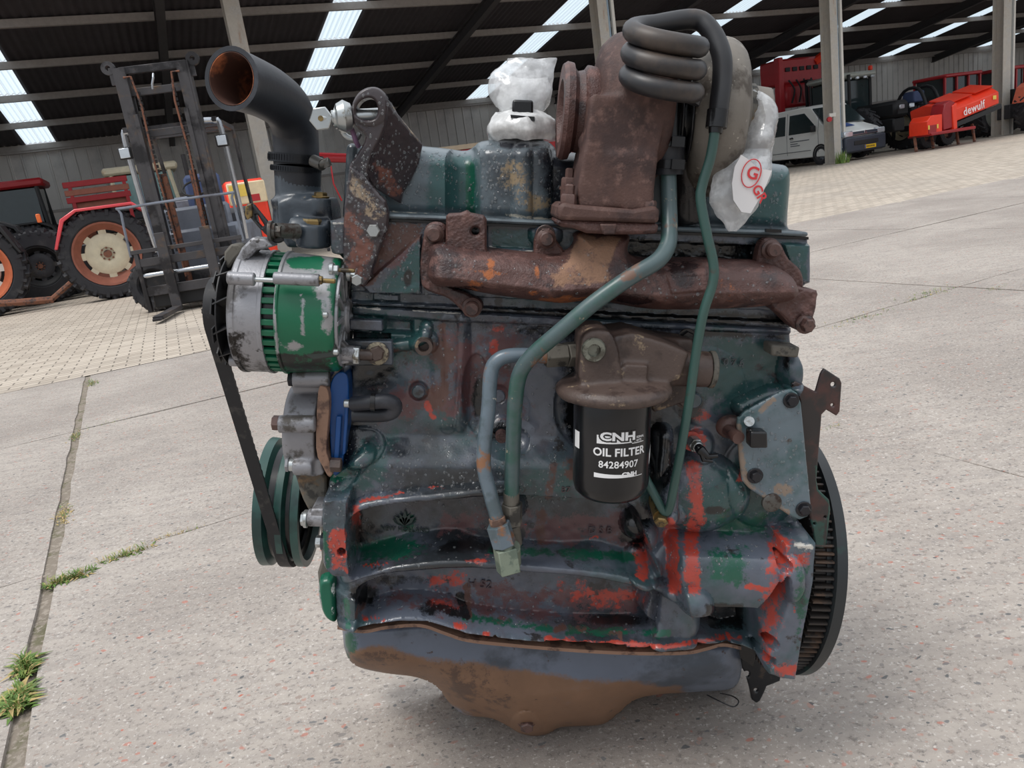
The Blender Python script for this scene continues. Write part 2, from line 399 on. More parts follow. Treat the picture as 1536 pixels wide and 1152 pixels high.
M_grass = pm('weed_green', (92, 122, 52), .6, layers=[((136, 146, 74), ('n', 25, .5, .6, 2))]); M_straw = pm('dry_straw', (178, 156, 104), .8)
M_sheet = pm('grey_corrugated_sheet', (188, 184, 180), .5, layers=[((164, 160, 158), ('n', .6, .45, .65, 2))], var=.08, vscale=1)
M_roof = pm('dark_fibre_cement_sheet', (62, 58, 62), .8, var=.2, vscale=2)
M_purl = pm('dusty_timber_purlin', (150, 144, 140), .8, var=.15)
M_raft = pm('dark_steel_rafter', (62, 60, 62), .7)
M_colm = pm('weathered_galvanised_column', (186, 180, 170), .55, layers=[((150, 96, 56), ('n', 1.6, .60, .74, 4, (1, 1, .25))), ((184, 180, 174), ('n', 3, .5, .6, 7))], var=.1)
M_pipe = pm('blue_grey_downpipe', (150, 170, 186), .4); M_white = pm('off_white_paint', (216, 212, 204), .5, var=.06)
def skylight_mat():
    m = bpy.data.materials.new('translucent_skylight_sheet'); m.use_nodes = True; t = m.node_tree; t.nodes.clear()
    a = t.nodes.new('ShaderNodeBsdfTranslucent'); a.inputs[0].default_value = (.62, .71, .76, 1)
    o = t.nodes.new('ShaderNodeOutputMaterial'); t.links.new(a.outputs[0], o.inputs[0]); return m
M_sky = skylight_mat()
M_tyre = pm('black_tyre_rubber', (42, 42, 46), .75, layers=[((72, 70, 70), ('n', 3, .5, .72, 2))]); M_rustrim = pm('rusty_orange_rim', (142, 84, 66), .6, var=.2)
M_cream = pm('cream_wheel_disc', (208, 198, 172), .45, layers=[((184, 138, 92), ('n', 2.2, .55, .75, 3))]); M_red = pm('faded_tractor_red', (182, 44, 50), .4, var=.12, vscale=2)
M_pink = pm('sun_faded_red_fender', (222, 78, 86), .35, var=.1, vscale=2); M_orange = pm('bright_orange_red_paint', (238, 62, 34), .38, var=.05); M_dred = pm('dark_red_panel', (150, 28, 34), .45)
M_black = pm('matt_black', (32, 32, 34), .6); M_dk = pm('dark_machine_grey', (58, 58, 62), .55, layers=[((88, 82, 76), ('n', 5, .5, .7, 2))]); M_mast = pm('worn_mast_steel', (74, 72, 74), .5, .3, layers=[((104, 84, 66), ('n', 5, .52, .7, 5)), ((38, 36, 38), ('n', 2, .5, .6, 3))])
M_chrome = pm('bright_steel_tube', (190, 194, 200), .25, .9); M_gpan = pm('pale_blue_grey_panel', (118, 124, 136), .45, layers=[((94, 96, 104), ('n', 2, .5, .65, 4))])
M_yel = pm('yellow_sticker', (236, 200, 92), .5); M_glass = pm('dark_tinted_glass', (40, 52, 54), .08, 0, spec=.8); M_gglass = pm('green_tinted_glass', (118, 148, 146), .1, spec=.8); M_rlink = pm('rusty_linkage', (122, 78, 58), .7, layers=[((70, 54, 50), ('n', 14, .5, .6, 3))])
M_van = pm('white_van_paint', (236, 236, 232), .3, var=.02, coat=.4); M_vanb = pm('dark_bumper_plastic', (52, 58, 70), .5); M_plate = pm('yellow_plate', (246, 190, 30), .4); M_lamp = pm('clear_lamp', (214, 220, 226), .12, .5); M_print = pm('grey_print', (108, 112, 118), .6, var=0); M_bluep = pm('blue_print', (52, 84, 150), .5, var=0)
M_dgreen = pm('dark_green_machine', (34, 58, 54), .5); M_grl = pm('light_grey_cab_roof', (176, 180, 172), .45); M_wlet = pm('white_lettering', (244, 232, 232), .5, var=0); M_mblue = pm('blue_seat', (70, 84, 120), .7)

# ================================================================ GROUND
gr = MB(); gr.box((10, 30, -.11), (160, 130, .1)); ground = obj('ground', gr, M_dirt, kind='structure', smooth=0); 
GA = R_(25.0); ge = Vector((math.cos(GA), math.sin(GA), 0)); gn = Vector((-math.sin(GA), math.cos(GA), 0))
jm = MB(); jm.add([tuple(ge*a+gn*b+Vector((0, 0, -.012))) for a, b in ((-12, -5), (20, -5), (20, 6.9), (-12, 6.9))], [(0, 1, 2, 3)])
jo = obj('joint_filling', jm, M_joint, ground, smooth=0, kind='stuff')
k = 0
EJ = [-10.0, -7.6, -5.2, -2.85, -.44, 2.10, 4.44, 6.84, 9.24, 11.6, 14.0, 16.4, 18.8]
for i in range(-4, 8):
    for j in (-1, 0, 1, 2):
        a0, a1 = EJ[i+4], EJ[i+5]; so_ = .22 if i >= 1 else 0; b0, b1 = ((-5.15, -1.15), (-1.15, 2.77+so_), (2.77+so_, 4.87+so_), (4.87+so_, 6.88+so_))[j+1]
        if abs((a0+a1)/2) > 18: continue
        g = .022 if i != 99 else 0; gl = .020 if i == 0 else .006; grr = .020 if i == -1 else .006
        r_ = random.Random(i*31+j); mb = MB()
        dz = [r_.uniform(-.004, .003) for _ in range(4)]
        nx, ny = 26, 26; vs = []; fs = []
        for y in range(ny+1):
            for x in range(nx+1):
                u, v = x/nx, y/ny; a = a0+gl+(a1-a0-gl-grr)*u; bb = b0+.008+(b1-b0-.016)*v
                if x in (0, nx): a += mnoise.noise((u*3+i*7, v*9+j*5, 1))*.009
                if y in (0, ny): bb += mnoise.noise((u*9+i*7, v*3+j*5, 5))*.012
                p = ge*a+gn*bb; z = (dz[0]*(1-u)+dz[1]*u)*(1-v)+(dz[2]*(1-u)+dz[3]*u)*v
                e_ = min(x, nx-x, y, ny-y); z -= .004 if e_ == 0 else 0
                vs.append((p.x, p.y, z*.3 if (i in (-1, 0) and j in (-1, 0)) else z))
        n0 = len(vs)
        for y in range(ny):
            for x in range(nx): q = y*(nx+1)+x; fs.append((q, q+1, q+nx+2, q+nx+1))
        ring = list(range(nx+1))+[y*(nx+1)+nx for y in range(1, ny+1)]+[ny*(nx+1)+x for x in range(nx-1, -1, -1)]+[y*(nx+1) for y in range(ny-1, 0, -1)]
        for q in ring: vs.append((vs[q][0], vs[q][1], -.05))
        for q in range(len(ring)): q2 = (q+1) % len(ring); fs.append((ring[q], n0+q, n0+q2, ring[q2]))
        mb.add(vs, fs); obj('concrete_slab', mb, M_conc1 if j <= 0 else M_conc2, ground, smooth=30, flip=False)
pv = MB(); pv.add([tuple(ge*a+gn*b+Vector((0, 0, -.004))) for a, b in ((-60, 6.87), (90, 6.87), (90, 60), (-60, 60))], [(0, 1, 2, 3)])
obj('block_paving', pv, M_pave, ground, smooth=0, kind='stuff')
pl = MB(); pl.add([tuple(ge*a+gn*b+Vector((0, 0, -.006))) for a, b in ((-60, -30), (90, -30), (90, 6.86), (-60, 6.86))], [(0, 1, 2, 3)])
obj('yard_surface', pl, M_joint, ground, smooth=0).location.z = -.02
def weed(px, py, n, h, spread, label, elong=1.0, dry=.3, leafy=.4):
    c = G(px, py); r = random.Random(px*7+py); mb = MB(); md = MB()
    t = None
    n = int(n*1.7)
    for i in range(n):
        u = max(-1.6, min(1.6, r.gauss(0, .8)))*spread*elong; v = r.gauss(0, spread*.22); base = (ge*u+gn*v) if elong > 0 else (ge*v+gn*-u)
        a = r.uniform(0, 6.28); L = h*r.uniform(.4, 1.1); lean = Vector((math.cos(a), math.sin(a), 0)); wv = lean.cross(Vector((0, 0, 1)))
        tgt = md if r.random() < dry else mb
        leaf = r.random() < leafy; wd = h*(.11 if leaf else .035)
        z0 = base+Vector((0, 0, -.008)); z1 = z0+lean*L*.35+Vector((0, 0, L*(.28 if leaf else .6))); z2 = z0+lean*L*(.95 if leaf else .8)+Vector((0, 0, L*(.2 if leaf else .75)))
        tgt.add([z0, z1-wv*wd, z1+wv*wd, z2, z1+Vector((0, 0, -wd*.3))], [(0, 1, 4), (0, 4, 2), (1, 3, 4), (4, 3, 2)])
    o = obj('weed_clump', mb, M_grass, smooth=0, flip=False); o.location = c
    o.data.materials.append(M_grass); tag(o, label, 'weed', 'weeds in the yard joints')
    if len(md.v): obj('dry_blades', md, M_straw, o, smooth=0, flip=False, kind='stuff')
    return o
weed(104, 868, 170, .04, .045, 'green weed clump at the crossing of the two slab joints at the left')
weed(190, 832, 150, .035, .05, 'low green weed strip right of the joint crossing, left of the green pulley')
weed(262, 800, 60, .02, .06, 'thin dry weed strip in the joint just left of the pulley', dry=.8)
weed(38, 1000, 130, .05, .03, 'upper leafy weed clump in the joint at the lower left edge', leafy=.7, elong=-1, dry=.2)
weed(28, 1052, 160, .055, .035, 'lower leafy weed clump in the joint at the lower left edge', leafy=.7, elong=-1, dry=.2)
weed(96, 770, 70, .03, .07, 'dry yellowish weed tuft in the wide joint above the crossing', elong=-1, dry=.7)
weed(112, 655, 50, .03, .07, 'small green tuft halfway up the wide left joint', elong=-1, dry=.4)
weed(138, 575, 60, .04, .09, 'far green tuft at the top of the wide left joint', elong=-1, dry=.3)
weed(158, 635, 30, .025, .09, 'thin green tuft in the cross joint left of the belt')
weed(1290, 478, 70, .03, .16, 'flat green weed strip on the right slab joint behind the manifold')
weed(1392, 441, 80, .03, .16, 'green weed strip where two joints meet at the right')
weed(1495, 432, 30, .03, .1, 'small green tuft on the joint near the right edge')
weed(1246, 640, 22, .02, .03, 'tiny yellow green tuft beside the flywheel rim at the right', dry=.5)

# ================================================================ BUILDING
H0, SL, W0, SF = 4.35, .16, 32.1, 17.6
zr = lambda s: H0+SL*(W0-s)
EMIN, EMAX = -22.0, 64.0
wall = MB()
wall.box((0, 0, 0), (.1, .1, .1)); 
wb = bpy.data.objects.new('wall_back', None); COL.objects.link(wb); wb['kind'] = 'structure'
def ribbed(width, height, npitch, depth=.035):
    mb = MB(); pts = []; p = width/npitch
    for i in range(npitch): pts += [(i*p, 0), (i*p+p*.78, 0), (i*p+p*.82, -depth), (i*p+p*.93, -depth), (i*p+p*.97, 0)]
    pts.append((width+.01, 0)); vs = [(x, y, 0) for x, y in pts]+[(x, y, height) for x, y in pts]; n = len(pts)
    mb.add(vs, [(i, i+1, n+i+1, n+i) for i in range(n-1)]); return mb
me_w = None
MW = Matrix(((BE.x, BN.x, 0, 0), (BE.y, BN.y, 0, 0), (0, 0, 1, 0), (0, 0, 0, 1)))
for z0, z1, key in ((2.25, H0+.15, 'u'), (0, 2.2, 'l')):
    mb = ribbed(1.2, z1-z0, 3); me = mb.mesh('wall_sheet'); me.materials.append(M_sheet)
    for i in range(int((EMAX-EMIN)/1.2)):
        o = bpy.data.objects.new('wall_sheet', me); COL.objects.link(o); o.parent = wb
        o.matrix_basis = Matrix.Translation(B(EMIN+i*1.2, W0+(0 if key == 'u' else .06), z0)) @ MW
g = MB(); g.box(((EMIN+EMAX)/2, W0-.06, 2.22), (EMAX-EMIN, .12, .1)); g.box(((EMIN+EMAX)/2, W0-.1, H0-.05), (EMAX-EMIN, .16, .12)); 
o = obj('wall_girt', g, M_purl, wb, smooth=0); o.matrix_basis = MW
le = MB(); le.box((EMIN, (SF+W0)/2, 3), (.15, W0-SF, 6)); o = obj('wall_left', le, M_sheet, smooth=0, kind='structure'); o.matrix_basis = MW
le = MB(); le.box((EMAX, (SF+W0)/2, 3), (.15, W0-SF, 6)); o = obj('wall_right', le, M_sheet, smooth=0, kind='structure'); o.matrix_basis = MW
rf = bpy.data.objects.new('ceiling', None); COL.objects.link(rf); rf['kind'] = 'structure'; rf['label'] = 'dark corrugated roof underside with skylight strips'
strips = [-11.3, -2.95, 6.0, 13.45, 20.9, 28.8, 37.3, 45.0, 53.0]; SW = .92
def corr(width, L, npitch):                              # corrugated roof sheet: runs from s = W0 towards the viewer
    mb = MB(); n = npitch*6; vs = []; 
    for i in range(n+1): x = width*i/n; vs.append((x, 0, .022*math.cos(i*math.pi/3))); 
    for i in range(n+1): x = width*i/n; vs.append((x, -L, SL*L+.022*math.cos(i*math.pi/3)))
    mb.add(vs, [(i, i+1, n+1+i+1, n+1+i) for i in range(n)]); return mb
edges = []; cur = EMIN
for s_ in strips+[EMAX+SW/2]:
    span = s_-SW/2-cur; k = max(1, round(span/1.0))
    edges += [(cur+span*i/k, span/k) for i in range(k)]; cur = s_+SW/2
purl_s = [W0-.15-2.52*i for i in range(6)]
cache = {}
for e0, wd in edges:
    k = round(wd, 3)
    if k not in cache: m_ = corr(wd, W0+.2-SF, 5).mesh('roof_sheet'); m_.materials.append(M_roof); m_.shade_smooth(); cache[k] = m_
    o = bpy.data.objects.new('roof_sheet', cache[k]); COL.objects.link(o); o.parent = rf; o.matrix_basis = Matrix.Translation(B(e0, W0+.2, zr(W0+.2)+.16)) @ MW
for half in (0, 1):
    m_ = corr(SW/2-.015, 2.44, 3).mesh('skylight_sheet'); m_.materials.append(M_sky)
    for s_ in strips:
        for ps in purl_s:
            o = bpy.data.objects.new('skylight_sheet', m_); COL.objects.link(o); o.parent = rf; o.matrix_basis = Matrix.Translation(B(s_-SW/2+half*SW/2+.01, ps-.05, zr(ps)+.16)) @ MW
for ps in purl_s+[purl_s[-1]-2.1]:
    m_ = MB(); m_.box(((EMIN+EMAX)/2, ps, zr(ps)+.03), (EMAX-EMIN, .12, .18)); o = obj('roof_purlin', m_, M_purl, rf, smooth=0); o.matrix_basis = MW
for e_ in (-16, -7.5, 1.2, 9.8, 17.2, 25.0, 33.0, 41.0, 49.0, 57.0):
    m_ = MB()
    for (o1, hh, ww) in ((0, .3, .04), (.15, .03, .2), (-.15, .03, .2)):
        vs = []
        for s_ in (W0, SF): vs += [(e_-ww/2, s_, zr(s_)-.24+o1-hh/2), (e_+ww/2, s_, zr(s_)-.24+o1-hh/2), (e_+ww/2, s_, zr(s_)-.24+o1+hh/2), (e_-ww/2, s_, zr(s_)-.24+o1+hh/2)]
        m_.add(vs, [(0, 1, 2, 3), (7, 6, 5, 4), (0, 4, 5, 1), (1, 5, 6, 2), (2, 6, 7, 3), (3, 7, 4, 0)])
    o = obj('roof_rafter', m_, M_raft, rf, smooth=0); o.matrix_basis = MW
def column(px, py, lab, pipe=True, wd=.42):
    p = AT(px, py, 20); d = ray(px, py); t = 20.1/(d[0]*BN.x+d[1]*BN.y); c = Vector((d[0]*t, d[1]*t, 0))
    c = Vector((c.x, c.y, 0)); t_ = bpy.data.objects.new('steel_column', None); COL.objects.link(t_); t_.location = c; t_.rotation_euler = (0, 0, BA); t_['kind'] = 'structure'; t_['label'] = lab; 
    h = zr(20.1)+.1
    m_ = MB(); m_.box((0, -.2, h/2), (wd, .025, h)); m_.box((0, .2, h/2), (wd, .025, h)); m_.box((0, 0, h/2), (.02, .38, h)); m_.box((0, 0, .02), (wd+.06, .52, .04))
    obj('column_profile', m_, M_colm, t_, smooth=0)
    if pipe:
        m_ = MB(); m_.cyl((wd/2+.07, -.1, 0), (wd/2+.07, -.1, h), .055); obj('downpipe', m_, M_pipe, t_)
        m_ = MB(); m_.box((wd/2+.2, -.15, h/2), (.09, .09, h)); obj('cable_duct', m_, M_white, t_, smooth=0)
    return t_
column(415, 330, 'slanting looking steel column behind the black hose at the left', False, .36)
column(922, 250, 'steel column behind the turbocharger', True, .3)
cz = column(1250, 245, 'rust streaked steel column in front of the white van', True, .3)
column(1500, 204, 'steel column at the right edge beside the orange machine', True, .42)
# gutter
g = MB(); g.box(((EMIN+EMAX)/2, SF-.1, zr(SF)+.1), (EMAX-EMIN, .16, .2)); o = obj('trim_1', g, M_white, smooth=0, kind='structure'); o.matrix_basis = MW
# tap box on the column
t_ = MB(); t_.box((0, 0, 0), (.22, .1, .12)); o = obj('tap_box', t_, M_white, smooth=0, bevel=.01); o.matrix_basis = Matrix.Translation(cz.location+Vector((-.13, -.32, 1.55))) ; tag(o, 'small white and red tap box on the column before the white van', 'tap box')
t_ = MB(); t_.cyl((-.1, -.06, -.12), (-.1, .02, -.12), .08); obj('red_valve', t_, M_red, o)
c_ = cz.location; r_ = random.Random(3); mb = MB()
for i in range(90):
    a = r_.uniform(0, 6.28); q = r_.uniform(0, .22); b_ = Vector((math.cos(a)*q, math.sin(a)*q-.3, 0)); L = r_.uniform(.1, .45); ln = Vector((r_.uniform(-.3, .3), r_.uniform(-.3, .3), 1))*L; wv = Vector((.018, 0, 0))
    mb.add([b_-wv, b_+wv, b_+ln], [(0, 1, 2)])
o = obj('weed_clump', mb, M_grass, smooth=0, flip=False); o.location = c_+Vector((0, -.35, 0)); tag(o, 'tall grass tuft at the foot of the column before the white van', 'weed')
# ================================================================ MACHINES IN THE SHED
def LM(loc, fwd):                                       # frame: x = forward, y = left, z up
    f = Vector(fwd).normalized(); l = Vector((0, 0, 1)).cross(f); return Matrix(((f.x, l.x, 0, loc[0]), (f.y, l.y, 0, loc[1]), (0, 0, 1, 0), (0, 0, 0, 1)))
def root(name, label, cat_, loc, fwd, group=None):
    o = bpy.data.objects.new(name, None); COL.objects.link(o); o.matrix_world = LM(loc, fwd); o.matrix_basis = LM(loc, fwd); return tag(o, label, cat_, group)
def wheel(parent, c, R, wd, rim_r, disc_m, rim_m, side=-1, lugs=22, name='wheel'):
    """axis along y; side = which face carries the dished disc"""
    MT = Matrix.Translation(Vector(c)) @ Matrix.Rotation(R_(90)*side*-1, 4, 'X')
    q = MB(); w = wd/2; q.lathe([(rim_r, -w*.8), (rim_r*1.12, -w), (R*.90, -w*1.0), (R*.95, -w*.85), (R*.96, 0), (R*.95, w*.85), (R*.90, w), (rim_r*1.12, w), (rim_r, w*.8)], MT, 40, closed=True)
    for k in range(lugs):
        for sd in (-1, 1):
            a = 2*math.pi*(k+(.5 if sd > 0 else 0))/lugs; M_ = MT @ Matrix.Rotation(a, 4, 'Z') @ Matrix.Translation((R*.965, 0, sd*w*.5)) @ Matrix.Rotation(sd*.7, 4, 'X'); q.box((0, 0, 0), (R*.08, R*.075, w*1.15), M_)
            M_ = MT @ Matrix.Rotation(a+.06, 4, 'Z') @ Matrix.Translation((R*.90, 0, sd*w*.97)); q.box((0, 0, 0), (R*.13, R*.07, w*.16), M_)
    t = obj(name, q, M_tyre, parent, smooth=30)
    q = MB(); q.lathe([(rim_r*.80, w*.30), (rim_r*.90, w*.55), (rim_r*1.0, w*.95), (rim_r*1.06, w*.98), (rim_r*1.06, w*.9), (rim_r*1.02, -w*.8), (rim_r*.86, -w*.5), (rim_r*.80, .0)], MT, 40, closed=True); rm = obj('rim', q, rim_m, t)
    q = MB(); pr = []
    q.lathe([(.0001, w*.30), (rim_r*.20, w*.30), (rim_r*.22, w*.38), (rim_r*.30, w*.42), (rim_r*.52, w*.44), (rim_r*.68, w*.30), (rim_r*.70, w*.1), (.0001, w*.1)], MT, 40)
    for k in range(8):
        a = 2*math.pi*k/8; M_ = MT @ Matrix.Rotation(a, 4, 'Z') @ Matrix.Translation((rim_r*.73, 0, w*.25)); q.box((0, 0, 0), (rim_r*.16, rim_r*.24, w*.1), M_)
    obj('wheel_disc', q, disc_m, t)
    q = MB(); q.cyl(*(MT @ Vector(p) for p in ((0, 0, w*.30), (0, 0, w*.5))), rim_r*.13)
    for k in range(8):
        a = 2*math.pi*k/8; p = Vector((math.cos(a)*rim_r*.2, math.sin(a)*rim_r*.2, w*.36)); q.cyl(MT @ p, MT @ (p+Vector((0, 0, w*.1))), rim_r*.035, seg=6)
    obj('hub', q, M_rlink, t); return t
def bx(parent, name, c, d, mat, bevel=.02, rot=None, **k):
    q = MB(); q.box((0, 0, 0), d, Matrix.Translation(Vector(c)) @ (rot if rot else Matrix())); return obj(name, q, mat, parent, bevel=bevel, smooth=30, seg=1, **k)
def bar(parent, name, pts, r, mat, seg=8):
    q = MB(); q.sweep([Vector(p) for p in pts], r, seg); return obj(name, q, mat, parent)
def tractor(name, label, loc, fwd, R=.78, body=M_red, roofm=None, fend=M_pink, disc_m=M_cream, rim_m=M_rustrim, cab=True, glass=M_gglass, side=-1, near=0, hood=M_gpan, rf=.5, sc=1.0):
    t = root(name, label, 'tractor', loc, fwd); tr = .8
    y0 = 0 if near == 0 else 0
    for s in (side, -side):
        yy = y0 if s == side else y0-side*1.6
        wheel(t, (0, yy, R), R, .42, R*.66, disc_m, rim_m, side=s)
        wheel(t, (2.2, yy-(0 if s == side else 0), rf), rf, .3, rf*.55, disc_m, rim_m, side=s, lugs=16)
        q = MB(); n = 12; vs = []
        for k in range(n+1):
            a = R_(162-k*112/n); vs.append((math.cos(a)*(R+.09), yy-.24, R+math.sin(a)*(R+.09)))
        # flat topped fender
        pr = [(-R*.98, R*1.25), (-R*.72, R*1.86), (-R*.4, R*2.03), (R*.75, R*2.03), (R*1.0, R*1.8), (R*.96, R*1.78), (R*.72, R*1.97), (-R*.38, R*1.97), (-R*.66, R*1.8), (-R*.92, R*1.24)]
        q.prism([Vector((x, yy-.26, z)) for x, z in pr], (0, .52, 0)); obj('fender', q, fend, t, bevel=.01, seg=1)
    yc = y0-side*.8
    bx(t, 'gearbox', (.3, yc, R*.95), (1.6, .5, .5), M_dk); bx(t, 'hood', (2.0, yc, 1.25), (1.7, .7, .62), hood, .08); bx(t, 'grille', (2.87, yc, 1.15), (.06, .6, .5), M_black)
    bar(t, 'exhaust_stack', [(1.6, yc-.2, 1.5), (1.6, yc-.2, 2.3)], .04, M_black)
    if cab:
        rm = roofm or M_cream
        for x in (-.45, .95):
            for yy in (yc-.6, yc+.6): bar(t, 'cab_post', [(x, yy, 1.4), (x*.9, yy*1.0, 2.42)], .05, body, 6)
        bx(t, 'cab_roof', (.25, yc, 2.5), (1.65, 1.4, .18), rm, .05)
        for yy in (yc-.6, yc+.6): bx(t, 'side_window', (.25, yy, 1.95), (1.25, .02, .86), glass, 0)
        bx(t, 'front_window', (.93, yc, 1.95), (.02, 1.1, .86), glass, 0); bx(t, 'rear_window', (-.43, yc, 1.95), (.02, 1.1, .86), glass, 0)
        bx(t, 'cab_door_panel', (.25, yc+side*.6, 1.35), (1.3, .06, .4), body)
    bx(t, 'seat', (.1, yc, 1.35), (.45, .45, .5), M_black)
    return t
FE = BE; FN = -BN
ga = G(180, 446); 
ta = tractor('tractor', 'red fendered old tractor with cream wheel discs parked left of the forklift', (ga.x, ga.y, 0), FE, .77, body=M_red, glass=M_gglass, hood=M_gpan, cab=False)
p_ = AT(225, 330, 19.0); td = tractor('tractor', 'grey green tractor with beige cab seen between the forklift mast rails and the red frame', (p_.x-.2, 19.0, 0), FE, .8, body=M_cream, roofm=M_cream, fend=M_dk, rim_m=M_dk, disc_m=M_cream, hood=M_gpan)
# lower links behind it
q = MB(); a_ = [(-.75, .0, .3), (-1.05, .05, .14), (-1.1, .05, .15)]; 
bar(ta, 'lower_link', [(-.5, .1, .5), (-1.05, .1, .15)], .045, M_rlink); bar(ta, 'lower_link', [(-1.02, .1, .15), (-1.55, .1, .2), (-1.9, .1, .25)], .06, M_rlink)
bx(ta, 'rear_lamp', (-.86, -.12, 1.5), (.06, .1, .14), pm('orange_lamp', (226, 110, 50), .4), .01)
gb = G(-14, 476)
tb_ = tractor('tractor', 'dark tractor with orange rims cut by the left edge of the photo', (gb.x, gb.y, 0), -FE, .80, side=1, body=M_dk, fend=M_black, rim_m=pm('orange_rim', (196, 104, 66), .5), disc_m=M_white, cab=False, hood=M_dk)
# red roofed tractor further back at the left, dual tyres behind
p_ = AT(35, 330, 17.5); tc_ = tractor('tractor', 'black tractor with dark red cab roof in the far left corner of the shed', (p_.x-.5, 18.4, 0), -FE, .8, side=1, body=M_black, roofm=M_dred, glass=M_glass, fend=M_black, rim_m=M_dk, disc_m=M_dk, hood=M_black)
for i, (x, Y, R) in enumerate(((62, 15.1, .70), (80, 15.9, .68), (98, 16.6, .66))):
    p = AT(x, 400, Y); r0 = root('spare_wheel', ('front', 'middle', 'rear')[i]+'most of the three dark loose tyres standing between the two left tractors', 'tyre', (p.x, p.y, 0), FE, 'loose tyres at the left')
    wheel(r0, (0, 0, R), R, .36, R*.5, M_dk, M_black, side=-1, name='tyre')
# red frame standing behind the first tractor
p_ = AT(150, 300, 17.4); fr = root('roll_frame', 'dark red steel frame with cross slats standing behind the cream wheeled tractor', 'frame', (p_.x, 17.4, 0), FE)
bar(fr, 'post', [(-.5, 0, 0), (-.5, 0, 2.25)], .05, M_dred, 4); bar(fr, 'post', [(.55, 0, 0), (.55, 0, 2.25)], .05, M_dred, 4)
for z in (2.22, 2.05, 1.9): bx(fr, 'cross_slat', (0, 0, z), (1.25, .08, .12), M_rustrim if z == 2.05 else M_dred, .01)
bx(fr, 'mesh_panel', (0, .05, 1.75), (1.1, .03, .22), M_rustrim, .005)
# ---- forklift
gf = G(314, 455); fk = bpy.data.objects.new('forklift', None); COL.objects.link(fk); fyaw = R_(8); fk.location = (gf.x, gf.y, 0); fk.rotation_euler = (0, 0, fyaw)
tag(fk, 'worn forklift with tall dark twin mast and lowered forks facing the yard', 'forklift')
MH = 2.98
for s in (-1, 1):
    q = MB(); x = s*.42; q.box((x, 0, MH/2+.1), (.05, .16, MH-.2)); q.box((x-s*.06, -.07, MH/2+.1), (.12, .03, MH-.2)); q.box((x-s*.06, .07, MH/2+.1), (.12, .03, MH-.2)); obj('mast_rail', q, M_mast, fk, smooth=0)
    q = MB(); q.box((s*.30, -.05, MH/2-.1), (.05, .12, MH-.9)); obj('inner_rail', q, M_mast, fk, smooth=0)
    q = MB(); q.lathe([(.03, -.03), (.08, -.03), (.08, .03), (.03, .03)], Matrix.Translation((s*.50, 0, MH+.02)) @ Matrix.Rotation(R_(90), 4, 'X'), 20, closed=True); q.box((s*.46, 0, MH-.08), (.08, .05, .2)); obj('mast_eye', q, M_mast, fk)
    q = MB()
    for k in range(34): q.box((s*.21, -.08, .75+k*.058), (.045, .03, .040))
    ch = obj('lift_chain', q, M_black, fk, smooth=0, kind='stuff')
    bar(fk, 'hydraulic_hose', [(s*.33, -.1, MH-.12), (s*.24, -.12, MH-.12), (s*.20, -.12, MH-.45), (s*.22, -.1, 1.9), (s*.18, -.1, .4)], .013, M_rlink, 6)
    bar(fk, 'lift_cylinder', [(s*.18, .02, .1), (s*.18, .02, 1.7)], .045, M_rlink, 10)
    q = MB(); q.box((s*.27, -.52, .52), (.12, .05, .95)); q.box((s*.27, -.98, .06), (.12, .95, .05)); q.box((s*.27, -1.42, .05), (.10, .2, .03)); obj('fork', q, M_mast, fk, bevel=.006, smooth=0)
    bar(fk, 'guard_post', cat([(s*.42, .25, 2.30), (s*.55, .28, 2.28), (s*.60, .30, 2.18), (s*.60, .38, 1.2), (s*.58, .42, .75)], 4), .038, M_chrome, 10)
    q = MB(); q.box((s*.60, .18, 2.02), (.15, .08, .15)); lg = obj('work_lamp', q, M_black, fk, bevel=.01); q = MB(); q.box((s*.60, .135, 2.02), (.12, .02, .12)); obj('lamp_glass', q, M_lamp, lg, bevel=.005)
for z, x in ((MH-.02, .4), (MH-.28, .36), (2.2, .36), (.35, .4)): bx(fk, 'mast_crossbar', (0, .05, z), (2*x, .05, .09 if z > 1 else .2), M_mast, .005)
bar(fk, 'tool_hook', [(0, 0, MH-.1), (0, -.05, MH-.15), (-.03, -.05, MH-.22), (-.04, -.04, MH-.28)], .015, M_chrome, 6)
bar(fk, 'load_backrest', cat([(-.68, -.45, .75), (-.66, -.45, 1.28), (-.60, -.45, 1.34), (.60, -.45, 1.34), (.66, -.45, 1.28), (.68, -.45, .75)], 3), .017, M_gpan, 6)
bx(fk, 'backrest_bar', (0, -.45, .80), (1.36, .03, .05), M_mast, .004); bx(fk, 'fork_carriage', (0, -.42, .66), (1.3, .06, .10), M_mast, .006); bx(fk, 'fork_carriage', (0, -.42, .30), (1.3, .06, .12), M_mast, .006)
bar(fk, 'side_shift_rod', [(-.6, -.42, .50), (.5, -.42, .50)], .03, M_chrome, 10); bx(fk, 'axle_box', (-.05, -.2, .2), (1.05, .35, .25), M_black, .02)
bx(fk, 'frame_side', (-.62, -.42, .42), (.05, .08, .75), M_mast, .004); bx(fk, 'frame_side', (.62, -.42, .42), (.05, .08, .75), M_mast, .004)
for s in (-1, 1): wheel(fk, (s*.62, .15, .34), .34, .26, .2, M_dk, M_black, side=1, lugs=14, name='front_wheel').rotation_euler = (0, 0, 0)
bx(fk, 'body', (0, 1.2, .62), (1.12, 1.9, .75), M_gpan, .05); bx(fk, 'dash_panel', (0, .35, 1.02), (.95, .12, .5), M_gpan, .04); bx(fk, 'seat', (0, 1.1, 1.15), (.5, .5, .2), M_mblue, .05); bx(fk, 'seat_back', (0, 1.4, 1.45), (.5, .14, .55), M_mblue, .05); bx(fk, 'counterweight', (0, 2.1, .75), (1.1, .5, .9), M_dk, .08)
